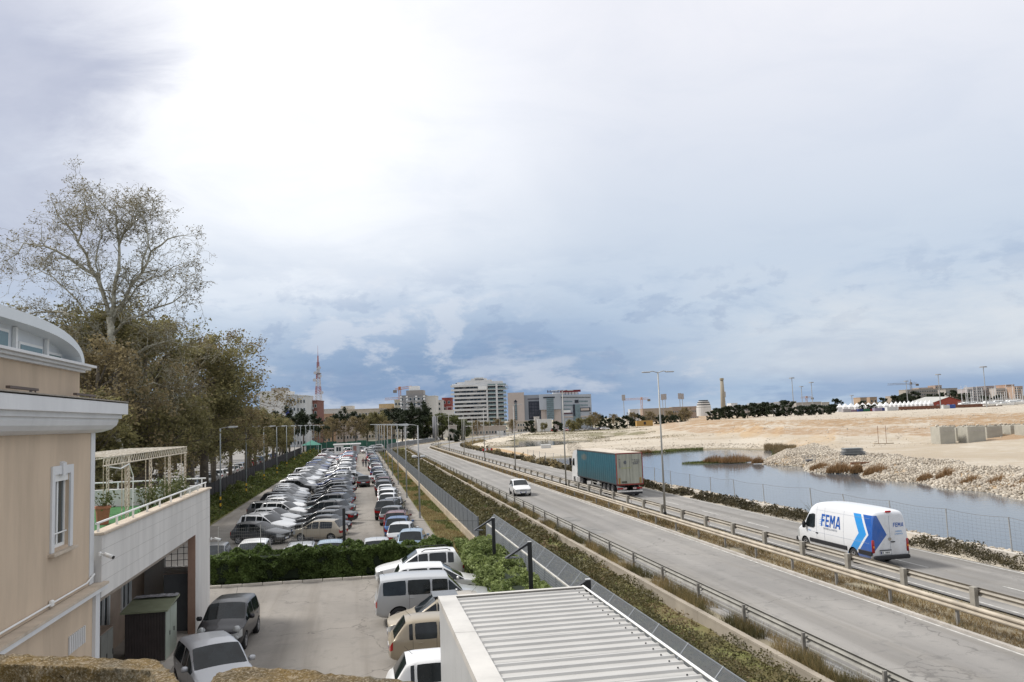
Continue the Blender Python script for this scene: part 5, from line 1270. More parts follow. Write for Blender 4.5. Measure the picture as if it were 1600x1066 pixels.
# ------------------------------------------------------------------ slim black lamp posts with wedge heads
def black_lamp(x, y, z, label, h=3.25, head=True):
    t = empty('lamp_post', (x, y, z), 0, label, 'lamp post', 'slim black lamp posts along the yard')
    MB().bevel_box((0, 0, h/2), (.16, .12, h), .012).build('post', BLACKM, t)
    if head:
        mb = MB(); mb.add([(-.05, -.07, h), (-.05, .07, h), (-.95, -.12, h-.52), (-.95, .12, h-.52), (-.05, -.07, h-.10), (-.05, .07, h-.10), (-.93, -.12, h-.56), (-.93, .12, h-.56)], [(0, 1, 3, 2), (4, 5, 7, 6), (0, 4, 6, 2), (1, 5, 7, 3), (2, 3, 7, 6)]); mb.build('arm', BLACKM, t)
        mb = MB(); mb.box((-.74, 0, h-.545), (.42, .26, .03)); mb.build('lamp_head', mat('lamp_underside', (.12, .12, .125), .5), t)
        MB().bevel_box((.0, 0, h+.01), (.14, .10, .03), .005).build('cap', mat('cap_white', (.6, .6, .6), .5), t)
black_lamp(6.32, 40.4, 0, 'black lamp post with wedge head, farthest of three beside the pale hedge')
black_lamp(6.32, 31.6, 0, 'black lamp post with wedge head, middle of three beside the pale hedge', 3.3)
black_lamp(6.42, 23.7, 0, 'black lamp post with wedge head behind the corner of the ribbed roof', 3.3)
black_lamp(-.93, 47.1, 0, 'plain black post standing behind the dark clipped hedge', 3.45, head=False)
# ------------------------------------------------------------------ retaining wall, fences, rails
def wall_run(name, X, s0, s1, w_, z0, z1, mt, label, cat='wall', seg=6.0):
    t = empty(name, path_pt(X, s0), 0, label, cat); k = 0; s = s0
    while s < s1-.01:
        e = min(s+seg, s1); pts = path(X, s, e-.02, 0, seg, 3.0)
        p0 = path_pt(X, s0); pts = [(p[0]-p0.x, p[1]-p0.y, 0) for p in pts]
        mb = MB(); mb.sweep([(-w_/2, z0), (w_/2, z0), (w_/2, z1), (-w_/2, z1)], pts); mb.build('wall_section', mt, t); s = e
    return t
wall_run('retaining_wall', 12.42, 12, 240, .22, -.5, .62, mat('retaining_concrete', (.33, .29, .235), .9, .14, .8, .015, 10, stain=.5, stretch=(1, 1, .4)), 'low concrete retaining wall below the guard rail of the left carriageway')
wall_run('low_wall', 7.25, 52.6, 330, .28, -.1, .52, mat('lot_wall', (.42, .35, .26), .9, .14, .8, .01, 10, stain=.35), 'low concrete wall under the grey palisade fence', seg=8)
wall_run('low_wall', 29.9, 10, 75, .30, .2, .98, CONC_L, 'low concrete wall along the water behind the van', seg=5)
wall_run('kerb', 19.2, -5, 300, .16, .4, .68, CONC, 'concrete kerb along the left edge of the median', 'kerb', seg=8)

def w_beam(X, s0, s1, side, zt=.75, z0=.6, par=None, name='beam'):
    pr = [(0, 0), (.028, .02), (.07, .05), (.075, .09), (.03, .13), (.0, .155), (.03, .18), (.075, .22), (.07, .26), (.028, .29), (0, .31)]
    pr = [(o*side, z) for o, z in pr] + [((o*side-.008*side), z) for o, z in pr[::-1]]
    pts = path(X, s0, s1, z0+zt-.31, 4.0, 3.0); mb = MB(); mb.sweep(pr, pts)
    return mb
def guard_rail(X, s0, s1, pitch, side, label, zt=.75, post='steel', two=False, z0=.6, mt=None, first=0.0):
    t = empty('guard_rail', path_pt(X, s0)+Vector((0, 0, z0)), 0, label, 'guard rail'); p0 = t.location.copy(); mt = mt or RAILM
    def part(mb, nm, m_):
        o = mb.build(nm, m_, t); o.matrix_parent_inverse = Matrix.Translation(-p0); return o
    s = s0
    while s < s1: part(w_beam(X, s, min(s+pitch*4, s1), side, zt, z0), 'beam', mt); s += pitch*4
    if two:
        s = s0
        while s < s1:
            mb = MB(); mb.sweep([(-.03+side*.02, 0), (.03+side*.02, 0), (.03+side*.02, .06), (-.03+side*.02, .06)], path(X, s, min(s+pitch*4, s1), z0+.22, 4, 3)); part(mb, 'lower_rail', mt); s += pitch*4
    if post == 'steel': pm = MB().span((-.05, -.04, -.2), (.05, .04, zt-.02)).mesh('post', mat('post_steel', (.25, .235, .21), .7, .15, 3, stain=.3))
    elif post == 'concrete': pm = MB().bevel_box((0, 0, zt/2-.14), (.30, .20, zt+.02), .02).mesh('post', CONC)
    elif post == 'spacer':
        mb = MB(); mb.span((-.09, -.13, .0), (.07, .13, zt-.0)); pm = mb.mesh('post', mat('spacer_block', (.31, .29, .25), .8, .12, 3, stain=.3))
    s = s0 + first
    while s < s1:
        q = path_pt(X-.09*side, s); o = link('post', pm, t, (q.x-p0.x, q.y-p0.y, 0)); s += pitch
    return t
guard_rail(13.12, 18, 262, 3.95, 1, 'weathered guard rail on the low wall left of the left carriageway', .72, 'steel', True, mt=mat('dark_rail', (.30, .29, .26), .6, .15, 2, metal=.2, stain=.3), first=1.7)
guard_rail(19.62, 14, 262, 3.62, -1, 'pale guard rail on the side of the median nearer the camera', .80, 'steel', False, first=.6)
guard_rail(21.85, 14, 262, 3.95, 1, 'grey guard rail with block posts on the far side of the median', .78, 'spacer', False, mt=mat('grey_rail', (.37, .34, .29), .55, .12, 2, metal=.3, stain=.3), first=1.3)

# small marker posts with red and white bands beside the far rail
def marker(x, y, label):
    t = empty('marker_post', (x, y, .6), 0, label, 'marker post', 'marker posts beside the median rail')
    MB().cyl((0, 0, 0), (0, 0, .28), .04, n=8).build('lower_post', WHITE, t); MB().cyl((0, 0, .28), (0, 0, .46), .042, n=8).build('red_band', RED, t); MB().cyl((0, 0, .46), (0, 0, .62), .04, n=8).build('tip', WHITE, t)
for p, l in (((1344, 883), 'small red and white marker post beside the rear wheel of the van'), ((1116, 822), 'small dark-banded marker post on the right carriageway edge behind the lorry'), ((990, 787), 'small marker post just behind the rear of the lorry'), ((910, 771), 'small marker post beside the lorry cab')):
    q = gp(*p, .6); marker(22.32, q.y, l)

# grey palisade fence between the car park and the road
PALM = mat('grey_palisade', (.20, .215, .23), .5, .10, 2, metal=.2, stain=.15)
def palisade(X, s0, s1, label, pw=2.5, z0=.5, h=1.42):
    p0 = path_pt(X, s0); t = empty('palisade_fence', p0, 0, label, 'fence')
    mb = MB(); n = int(pw/.125)
    for i in range(n): mb.span((-.02, .04+i*.125, .04), (.02-.015*(i % 2), .04+i*.125+.085, h))
    mb.span((.02, 0, .18), (.05, pw, .23)); mb.span((.02, 0, h-.22), (.05, pw, h-.17)); pm = mb.mesh('fence_panel', PALM)
    po = MB().span((-.04, -.035, -.05), (.05, .035, h+.03)).mesh('post', mat('fence_post', (.16, .17, .18), .5, .1, 2)); s = s0
    while s < s1:
        q = path_pt(X, s); q2 = path_pt(X, s+pw); a = -math.atan2(q2.x-q.x, q2.y-q.y)
        link('fence_panel', pm, t, (q.x-p0.x, q.y-p0.y, z0), a); link('post', po, t, (q.x-p0.x, q.y-p0.y, z0), a); s += pw
palisade(7.25, 52.6, 320, 'long grey palisade fence between the car park and the road verge')
# nearer part: lamellar panels with a tilted mesh screen on top
GRILL = mat('screen_mesh', (.22, .23, .23), .5, .1, 4)
def mesh_mat():
    m_ = bpy.data.materials.new('fine_steel_mesh'); m_.use_nodes = True; t = m_.node_tree; t.nodes.clear(); b = NB(t)
    out = b.n('ShaderNodeOutputMaterial'); bs = b.n('ShaderNodeBsdfPrincipled'); tr = b.n('ShaderNodeBsdfTransparent'); mx = b.n('ShaderNodeMixShader'); tc = b.n('ShaderNodeTexCoord'); sp = b.n('ShaderNodeSeparateXYZ'); t.links.new(tc.outputs['Object'], sp.inputs[0])
    bs.inputs['Base Color'].default_value = (.10, .11, .12, 1); bs.inputs['Roughness'].default_value = .45; bs.inputs['Metallic'].default_value = .3
    u = b.math('FRACT', b.math('MULTIPLY', sp.outputs[1], 28)); v = b.math('FRACT', b.math('MULTIPLY', sp.outputs[2], 40))
    f = b.math('MAXIMUM', b.math('LESS_THAN', u, .42), b.math('LESS_THAN', v, .42))
    t.links.new(f, mx.inputs[0]); t.links.new(tr.outputs[0], mx.inputs[1]); t.links.new(bs.outputs[0], mx.inputs[2]); t.links.new(mx.outputs[0], out.inputs[0]); return m_
MESHM = mesh_mat()
def screen_fence():
    X = 7.55; t = empty('screen_fence', (X, 8, 0), 0, 'grey panel fence with an outward tilted mesh top beside the pale hedge', 'fence'); pw = 2.05
    mb = MB(); mb.span((-.02, .03, .05), (.0, pw-.03, 1.66))
    for i in range(15): mb.span((.0, .03, .1+i*.105), (.018, pw-.03, .1+i*.105+.06)); mb.span((-.036, .03, .1+i*.105), (-.02, pw-.03, .1+i*.105+.06))
    pm = mb.mesh('fence_panel', PALM); po = MB().span((-.04, -.03, 0), (.04, .03, 1.72)).mesh('post', PALM)
    sm = MB().add([(.02, .02, 1.72), (.02, pw-.02, 1.72), (.48, pw-.02, 2.22), (.48, .02, 2.22)], [(0, 1, 2, 3)]).mesh('mesh_screen', MESHM, fix=False)
    mb = MB(); mb.cyl((.02, 0, 1.70), (.50, 0, 2.24), .018, n=5); mb.cyl((.49, 0, 2.22), (.49, pw, 2.22), .014, n=5); fr = mb.mesh('screen_frame', PALM)
    rl = MB().span((-.03, 0, 1.68), (.05, pw, 1.735)).mesh('top_rail', mat('rail_cream', (.55, .53, .48), .5, .1, 2))
    y = 0
    while 8+y < 50.2:
        for me, nm in ((pm, 'fence_panel'), (po, 'post'), (sm, 'mesh_screen'), (fr, 'screen_frame'), (rl, 'top_rail')): link(nm, me, t, (0, y, 0))
        y += pw
screen_fence()
MB().build if 0 else None
# dark fence between the verge and the street on the left
def dark_fence():
    t = empty('dark_fence', (-16.9, 46, 0), 0, 'long dark fence screened with brown sheeting left of the car park', 'fence'); pw = 3.0
    pm = MB().span((-.02, .02, .05), (.02, pw-.02, 1.9)).mesh('fence_panel', mat('dark_sheeting', (.028, .024, .024), .85, .3, 1.5, stain=.2)); po = MB().span((-.05, -.05, 0), (.05, .05, 2.0)).mesh('post', DARK); y = 0
    while y < 210: link('fence_panel', pm, t, (0, y, 0)); link('post', po, t, (0, y, 0)); y += pw
dark_fence()
# bent wire fence on the far side of the right carriageway
def wire_fence():
    t = empty('wire_fence', (31.4, 30, .45), 0, 'sagging wire mesh fence with leaning grey posts along the water', 'fence'); rng = random.Random(4)
    WM_ = mat('rusty_wire', (.14, .13, .12), .7, .1, 3); pts = []; y = 14.0
    xs = lambda y: 31.3 + .35*math.sin(y*.13) if y < 58 else 30.2
    while y < 150: pts.append(y); y += rng.uniform(4.2, 5.0) if y < 58 else rng.uniform(4.6, 5.4)
    P = []
    for y in pts:
        lean = rng.gauss(0, .07); top = Vector((xs(y)+lean-31.4, y-30+rng.gauss(0, .12), 1.95+rng.uniform(-.1, .05))); bot = Vector((xs(y)-31.4, y-30, -.1)); P.append((bot, top))
        MB().cyl(bot, top, .038, n=6).build('post', POSTG, t)
    for (b0, t0), (b1, t1) in zip(P, P[1:]):
        mb = MB(); n = 5; prev = None
        for r_ in range(12):
            f = r_/11; q = []
            for i in range(n):
                u = i/(n-1); p = (b0.lerp(t0, f*.97+.02)).lerp(b1.lerp(t1, f*.97+.02), u); p.z -= .09*math.sin(math.pi*u)*f; q.append(p)
            rad = .010 if r_ == 11 else .003; mb.tube(q, rad, 3)
        L = (b1-b0).length; k = int(L/.32)
        for i in range(1, k):
            u = i/k; a = b0.lerp(b1, u); c = t0.lerp(t1, u); c.z -= .09*math.sin(math.pi*u); mb.tube([a, c], .0025, 3)
        o = mb.build('wire_panel', WM_, t, fix=False); o['kind'] = 'stuff'
wire_fence()
# light mesh fence behind the dark hedge
def yard_mesh():
    t = empty('mesh_fence', (-7.6, 47.6, 0), 0, 'thin silver mesh fence panels between the dark hedge and the parked cars', 'fence')
    for i in range(4): MB().cyl((i*2.2, 0, 0), (i*2.2, 0, 2.75), .022, n=6).build('post', GALV, t)
    for i in range(3):
        mb = MB()
        for z in range(14): mb.cyl((i*2.2, 0, .4+z*.17), (i*2.2+2.2, 0, .4+z*.17), .0035, n=3)
        for k in range(22): mb.cyl((i*2.2+k*.1, 0, .4), (i*2.2+k*.1, 0, 2.65), .003, n=3)
        mb.build('wire_panel', GALV, t, fix=False)['kind'] = 'stuff'
    MB().cyl((-3, .3, 2.9), (0, 0, 2.75), .01, n=4).build('tension_wire', DARK, t); MB().cyl((6.6, 0, 2.75), (14.6, .5, 2.2), .008, n=4).build('tension_wire', DARK, t)
yard_mesh()
# kerb along the foot of the hedge
t = empty('kerb', (-8, 44.95, 0), 0, 'pale stone kerb along the foot of the dark hedge', 'kerb'); x = 0.0
km = MB().bevel_box((.49, 0, .06), (.97, .14, .14), .015).mesh('kerbstone', CONC_L)
while x < 12.5: link('kerbstone', km, t, (x, x*-.03, 0)); x += 1.0

# ------------------------------------------------------------------ lamp posts
LAMPH = mat('lamp_head_white', (.62, .63, .62), .4, .05, 2)
GREENP = mat('pole_blue_grey', (.30, .33, .34), .5, .1, 2)
def lot_lamp(h, banded, arm, key, cache={}):
    if key in cache: return cache[key]
    pr = []
    pr.append(('pole', MB().cyl((0, 0, 1.55 if banded else 0), (0, 0, h), .075, .05, 10).mesh('pole', GREENP if banded else POSTG, True)))
    if banded:
        for i in range(5): pr.append(('painted_band', MB().cyl((0, 0, i*.31), (0, 0, i*.31+.31), .082, n=10).mesh('painted_band', YELLOW if i % 2 == 0 else BLACKM)))
    else: pr.append(('base_sleeve', MB().cyl((0, 0, 0), (0, 0, .5), .10, n=10).mesh('base_sleeve', POSTG)))
    mb = MB(); mb.tube([(0, 0, h-.05), (arm*.3, 0, h+.05), (arm*.8, 0, h+.10)], .028, 6); pr.append(('arm', mb.mesh('arm', POSTG, True)))
    s = 1 if arm > 0 else -1
    mb = MB(); pl = [(.55, .04), (.75, .0), (1.35, .04), (1.45, .10), (1.35, .17), (.75, .20), (.55, .14)]
    vs = []; 
    for w_, k in ((-.13, .9), (.13, .9)): vs += [(s*(abs(arm)-.8+x*1.0), w_, h+z) for x, z in pl]
    n = len(pl); mb.add(vs, [tuple(range(n)), tuple(range(n, 2*n))]+[(i, n+i, n+(i+1) % n, (i+1) % n) for i in range(n)]); pr.append(('lamp_head', mb.mesh('lamp_head', LAMPH)))
    cache[key] = pr; return pr
def put_lamp(pr, loc, label, group, name='street_lamp'):
    t = empty(name, loc, 0, label, 'street lamp', group)
    for nm, me in pr: link(nm, me, t)
    return t
LL = lot_lamp(8.1, True, 1.0, 'L')
for i in range(12):
    put_lamp(LL, (-13.3, 84.5+18.6*i, 0), 'lamp post with yellow and black foot on the left verge, %s from the annexe' % nth(i), 'lamp posts along the left verge of the car park')
RL = lot_lamp(7.75, False, -1.0, 'R')
for i in range(11):
    t = put_lamp(RL, (4.85, 70.7+19.6*i, 0), 'grey lamp post at the right edge of the car park, %s from the dark hedge' % nth(i), 'lamp posts along the right edge of the car park')
    if i == 0:
        for s in (-1, 1): mb = MB(); mb.bevel_box((s*.35, -.05, 5.15), (.42, .3, .20), .05); mb.build('floodlight', LAMPH, t, True)
        MB().span((-.3, -.04, 5.0), (.3, .04, 5.08)).build('bracket', DARK, t)
def road_lamp(h, double, key, cache={}):
    if key in cache: return cache[key]
    pr = [('pole', MB().cyl((0, 0, 0), (0, 0, h), .085, .045, 10).mesh('pole', mat('road_pole', (.36, .35, .32), .5, .1, 2, metal=.2), True))]
    for s in ((-1, 1) if double else (-1,)):
        pr.append(('arm', MB().tube([(0, 0, h-.03), (s*.4, 0, h+.08), (s*.75, 0, h+.02)], .03, 6).mesh('arm', GALV, True)))
        mb = MB(); mb.bevel_box((s*.88, 0, h+.02), (.62, .26, .08), .035); pr.append(('lamp_head', mb.mesh('lamp_head', mat('road_lamp_head', (.38, .38, .37), .5), True)))
    pr.append(('marker_band', MB().cyl((0, 0, .3), (0, 0, .6), .11, n=10).mesh('marker_band', BLACKM)))
    cache[key] = pr; return pr
for i in range(9):
    q = path_pt(20.9, 55.8+28.3*i); h = (10.4, 10.2, 9.4, 9.6, 9, 9, 9, 9, 9)[i]
    put_lamp(road_lamp(h, True, 'D%.1f' % h), (q.x, q.y, .56), 'tall twin-arm lamp post in the median, %s from the camera' % (nth(i) if i else 'first'), 'twin-arm lamp posts in the median')
for i in range(7):
    q = path_pt(28.9, 215+26*i); put_lamp(road_lamp(8.5, False, 'S'), (q.x, q.y, .5), 'lamp post beside the far bend of the road, %s of its row' % (nth(i) if i else 'first'), 'lamp posts beside the far bend')
# ------------------------------------------------------------------ cars parked in the yard
place_car('sports utility car', 2.85, 42.5, 0, 180, CC['white'], 'white SUV with black roof rails, parked against the dark hedge')
place_car('people carrier', 3.35, 38.6, 0, 0, CC['white'], 'white people carrier between the white SUV and the silver off-roader')
place_car('off-roader', 2.95, 34.7, 0, 0, CC['silver'], 'silver off-roader with red tail lights in the yard')
c = place_car('small hatchback', 2.85, 31.6, 0, 180, CC['beige'], 'beige hatchback with grey roof panel between the off-roader and the gold car', scale=1.04)
mb = MB(); mb.bevel_box((-.15, 0, 1.545), (.9, 1.0, .03), .01); mb.build('sunroof', mat('sunroof_glass', (.12, .125, .13), .25, .1, 3), c)
place_car('small hatchback', 2.72, 28.8, 0, 0, CC['gold'], 'gold hatchback parked beside the prefabricated shelter', scale=1.0)
place_car('hatchback', 2.65, 24.3, 0, 0, CC['white'], 'white hatchback half hidden by the shelter at the bottom edge')
t = place_car('city car', -4.95, 33.6, 0, -94, (.018, .018, .022), 'dark grey city car with round headlights beside the white annexe', scale=1.05)
for s in (1, -1):
    mb = MB(); mb.cyl((1.62, s*.58, .80), (1.77, s*.58, .78), .135, .12, 18); mb.build('round_headlight', HEADL, t, True)
    mb = MB(); mb.cyl((1.70, s*.60, .55), (1.80, s*.60, .54), .08, .07, 14); mb.build('fog_lamp', HEADL, t, True)
place_car('city car', -4.5, 27.2, 0, -68, (.46, .47, .49), 'silver hatchback with white mirrors behind the mossy parapet', scale=1.08)

# ------------------------------------------------------------------ the car park
prng = random.Random(21)
KINDS = ['hatchback']*6 + ['small hatchback']*3 + ['sports utility car']*5 + ['estate car']*2 + ['saloon']*2 + ['people carrier']*2 + ['city car']*2
SHADE = ['white']*7 + ['silver']*5 + ['light grey']*3 + ['grey']*4 + ['dark grey']*4 + ['black']*5 + ['blue']*2 + ['dark blue']*2 + ['red', 'maroon', 'beige', 'dark green']
def row(n, x, y0, pitch, heading, first, where, group, jit=.12, drift=0.0):
    for i in range(n):
        if i < len(first): kd, sh = first[i]
        else:
            kd, sh = prng.choice(KINDS), prng.choice(SHADE)
        if kd is None: continue
        y = y0 + pitch*i
        lvl = 2 if y < 75 else (1 if y < 135 else 0)
        w_ = 'nearest' if i == 0 else nth(i)
        lab = '%s %s, %s %s' % (sh, CARKIND[kd], w_, where)
        fc = prng.uniform(.85, 1.12); col_ = tuple(min(.82, c_*fc) for c_ in CC[sh])
        place_car(kd, x+drift*min(1, i/10)+prng.gauss(0, jit), y+prng.gauss(0, .10), 0, heading+prng.gauss(0, 3.0), col_, lab, group, lvl)
H, S, U, E_, A, P_, M_ = 'hatchback', 'small hatchback', 'sports utility car', 'estate car', 'saloon', 'people carrier', 'city car'
left = [(H, 'dark grey'), (U, 'white'), (H, 'white'), (H, 'white'), (U, 'white'), (E_, 'grey'), (H, 'white'), (H, 'silver'), (E_, 'black'), (H, 'grey'), (H, 'silver'), (S, 'white'), (H, 'white'), (U, 'dark grey'), (H, 'white'), (H, 'white'), (H, 'silver'), (U, 'silver'), (H, 'white'), (A, 'silver'), (H, 'black'), (H, 'silver')]
row(48, -6.8, 61.2, 3.28, -24, left, 'in the left column of the double row', 'cars in the left column of the double row', .22, -.8)
right = [(M_, 'beige'), (A, 'black'), (H, 'dark grey'), (A, 'black'), (U, 'dark grey'), (A, 'dark green'), (U, 'dark grey'), (H, 'dark blue'), (E_, 'black'), (A, 'dark grey'), (H, 'black'), (U, 'grey'), (A, 'black'), (H, 'dark grey'), (E_, 'dark blue'), (A, 'black'), (H, 'grey'), (U, 'silver'), (H, 'black')]
row(48, -3.05, 60.7, 3.28, 157, right, 'in the right column of the double row', 'cars in the right column of the double row', .2)
fence_row = [(S, 'white'), (H, 'blue'), (E_, 'maroon'), (H, 'grey'), (U, 'black'), (A, 'grey'), (S, 'white'), (P_, 'white'), (H, 'silver'), (H, 'white'), (U, 'black'), (H, 'grey'), (S, 'maroon'), (A, 'dark grey'), (H, 'light grey'), (U, 'silver'), (H, 'black'), (H, 'dark grey')]
row(44, 2.75, 56.3, 3.95, 80, fence_row, 'in the row along the palisade fence', 'cars in the row along the palisade fence', .15)
# a silver car nosing out of the double row, and the roofs just behind the dark hedge
place_car(E_, -.55, 118.4, 0, -14, CC['silver'], 'silver estate car sticking out of the double row into the aisle', level=1)
t = place_car(P_, -6.05, 49.6, 0, -90, CC['white'], 'white van-like car seen through the gap in the dark hedge', level=2)
place_car(H, -8.35, 50.3, 0, -90, CC['grey'], 'grey car half hidden by the corner of the white annexe', level=2)
t = place_car(E_, -3.35, 49.7, 0, 90, CC['silver'], 'silver estate car with a roof rack behind the dark hedge', level=2)
for i, x in enumerate((-.7, -.1, .5)): MB().cyl((x, -.62, 1.56), (x, .62, 1.56), .02, n=6).build('rack_bar', BLACKM, t)
place_car(H, -1.75, 49.9, 0, 90, CC['light blue'], 'pale blue-grey car behind the dark hedge beside the black post', level=2)
place_car(H, .85, 49.7, 0, 90, CC['silver'], 'silver car behind the dark hedge, fourth roof from the annexe', level=2)
place_car(S, 3.1, 52.3, 0, 82, CC['light blue'], 'pale blue hatchback just behind the right end of the dark hedge', level=2)
# cars beyond the end of the car park
far = []
for i in range(15): far.append((-8+prng.uniform(-1, 1) + (i % 5)*3.1, 236+5.2*(i//5)+prng.uniform(-1, 1), prng.uniform(-30, 30)))
for i, (x, y, a) in enumerate(far):
    sh = prng.choice(['white', 'silver', 'white', 'light grey', 'dark grey', 'maroon']); kd = prng.choice(KINDS)
    place_car(kd, x, y, 0, a, CC[sh], '%s %s behind the ticket booth, %s rank, %s from the left' % (sh, CARKIND[kd], ('front', 'middle', 'rear')[i//5], ('first', 'second', 'third', 'fourth', 'fifth')[i % 5]), 'far cars behind the ticket booth', 0)
for i in range(34):
    q = path_pt(1.5, 256+i*3.0); sh = prng.choice(['white', 'silver', 'white', 'light grey', 'dark grey', 'white']); kd = prng.choice(KINDS)
    place_car(kd, q.x, q.y, .0, prng.uniform(-12, 12)+ (0 if i % 2 else 180), CC[sh], '%s %s, %s in the far row behind the bend of the fence' % (sh, CARKIND[kd], nth(i)), 'cars in the far row behind the fence bend', 0)
# cars on the street beyond the dark fence
for i in range(30):
    sh = prng.choice(['white', 'silver', 'red', 'light grey', 'dark grey', 'blue', 'white']); kd = prng.choice(KINDS)
    place_car(kd, -22.2+prng.gauss(0, .1), 62+i*5.6, 0, 90 if prng.random() < .7 else -90, CC[sh], '%s %s, %s along the street behind the dark fence' % (sh, CARKIND[kd], nth(i)), 'cars along the street behind the dark fence', 0 if i > 5 else 1)
for i in range(10):
    sh = prng.choice(['white', 'silver', 'red', 'white', 'dark grey', 'blue']); kd = prng.choice(KINDS)
    place_car(kd, -31.5+prng.gauss(0, .3), 70+i*7.6, 0, 90, CC[sh], '%s %s parked under the trees across the street, %s there' % (sh, CARKIND[kd], nth(i)), 'cars under the trees across the street', 0)
# ticket booth
t = empty('ticket_booth', (-3.4, 232, 0), 0, 'small white booth with a flat roof at the far end of the double row', 'booth')
MB().span((-3.4, -1.3, .15), (-1.2, 1.3, 2.5)).build('cabin', WHITE, t); MB().span((1.2, -1.3, .15), (3.3, 1.3, 2.5)).build('cabin', mat('booth_grey', (.45, .46, .46), .6), t)
MB().bevel_box((0, 0, 2.75), (7.4, 3.2, .35), .05).build('roof', WHITE, t)
for x in (-2.9, -2.2): MB().span((x, -1.33, 1.0), (x+.55, -1.30, 2.1)).build('window', GLASS, t)
MB().span((1.6, -1.33, .3), (2.5, -1.30, 2.2)).build('door', mat('booth_door', (.28, .16, .14), .6), t)
for x in (-1.0, .9): MB().cyl((x, -1.2, 0), (x, -1.2, 2.6), .06).build('post', WHITE, t)

# ------------------------------------------------------------------ the two people walking in the aisle
def person(loc, heading, h, label, top, legs, hair, phase=1):
    t = empty('person', loc, R(heading), label, 'person')
    s = h/1.75
    J = {'pel': (0, 0, .93), 'wai': (0, 0, 1.08), 'che': (.02, 0, 1.30), 'nek': (.02, 0, 1.47), 'hd0': (.04, 0, 1.56), 'hd1': (.05, 0, 1.70),
         'shl': (.01, .19, 1.42), 'ell': (-.10*phase, .25, 1.14), 'wrl': (-.04*phase+.06, .26, .90), 'hal': (-.02*phase+.08, .26, .80), 'shr': (.01, -.19, 1.42), 'elr': (.10*phase, -.25, 1.15), 'wrr': (.20*phase, -.24, .94), 'har': (.24*phase, -.24, .85),
         'hil': (0, .10, .90), 'knl': (.16*phase, .10, .50), 'anl': (.20*phase, .10, .10), 'tol': (.36*phase if phase > 0 else -.05, .11, .04), 'hir': (0, -.10, .90), 'knr': (-.04*phase, -.10, .49), 'anr': (-.28*phase, -.10, .14), 'tor': (-.16*phase, -.11, .04)}
    Rr = {'pel': .15, 'wai': .135, 'che': .165, 'nek': .06, 'hd0': .085, 'hd1': .085, 'shl': .07, 'ell': .05, 'wrl': .036, 'hal': .03, 'shr': .07, 'elr': .05, 'wrr': .036, 'har': .03, 'hil': .10, 'knl': .07, 'anl': .05, 'tol': .04, 'hir': .10, 'knr': .07, 'anr': .05, 'tor': .04}
    E = [('pel', 'wai'), ('wai', 'che'), ('che', 'nek'), ('nek', 'hd0'), ('hd0', 'hd1'), ('che', 'shl'), ('shl', 'ell'), ('ell', 'wrl'), ('wrl', 'hal'), ('che', 'shr'), ('shr', 'elr'), ('elr', 'wrr'), ('wrr', 'har'), ('pel', 'hil'), ('hil', 'knl'), ('knl', 'anl'), ('anl', 'tol'), ('pel', 'hir'), ('hir', 'knr'), ('knr', 'anr'), ('anr', 'tor')]
    ks = list(J); me = bpy.data.meshes.new('person'); me.from_pydata([tuple(c*s for c in J[k]) for k in ks], [(ks.index(a), ks.index(b_)) for a, b_ in E], [])
    o = bpy.data.objects.new('tmp', me); COL.objects.link(o); o.modifiers.new('k', 'SKIN'); o.modifiers.new('s', 'SUBSURF').levels = 2
    for i, k in enumerate(ks):
        v = me.skin_vertices[0].data[i]; v.radius = (Rr[k]*s, Rr[k]*s*(.8 if k in ('pel', 'wai', 'che') else 1)); v.use_root = (k == 'pel')
    dg = bpy.context.evaluated_depsgraph_get(); full = bpy.data.meshes.new_from_object(o.evaluated_get(dg)); bpy.data.objects.remove(o)
    full.materials.clear()
    for q in (top, legs, mat('skin', (.45, .28, .20), .6, 0), mat('dark_shoe', (.03, .03, .03), .6, 0)): full.materials.append(q)
    for p in full.polygons:
        z = p.center.z/s; y = abs(p.center.y/s); p.use_smooth = True
        p.material_index = 3 if z < .10 else (2 if z > 1.49 or (y > .19 and z < .91) else (0 if z > .92 or y > .2 else 1))
    link('body', full, t)
    # face, ears and hair
    F = Vector((.05, 0, 1.66))*s; mb = MB(); mb.add([F+Vector(q)*s for q in ((.085, -.012, .0), (.085, .012, 0), (.112, 0, -.025), (.088, 0, .03), (.09, 0, -.035))], [(0, 2, 3), (1, 3, 2), (0, 4, 2), (1, 2, 4)]); mb.build('nose', mat('skin', (0, 0, 0)), t)
    bm = bmesh.new(); bmesh.ops.create_icosphere(bm, subdivisions=2, radius=.105*s); 
    for v in bm.verts: v.co.x *= 1.05; v.co += Vector((.035, 0, 1.70))*s
    for v in bm.verts:
        if v.co.x > .08*s and v.co.z < 1.72*s: v.co.x = .06*s
        if v.co.z < 1.60*s: v.co.z = 1.60*s
    me = bpy.data.meshes.new('hair'); bm.to_mesh(me); bm.free(); me.materials.append(hair); link('hair', me, t)
    return t
NAVY = mat('dark_jacket', (.03, .03, .045), .8, .1, 8); JEAN = mat('dark_trousers', (.03, .035, .055), .85, .1, 8); HAIR = mat('dark_hair', (.02, .014, .01), .7, .1, 20)
person((1.05, 158, 0), -92, 1.78, 'taller person in dark clothes walking down the car park aisle', NAVY, JEAN, HAIR)
person((.55, 161, 0), -85, 1.66, 'shorter person in a dark red top walking behind in the aisle', mat('maroon_top', (.10, .025, .03), .85, .1, 8), JEAN, HAIR, -1)
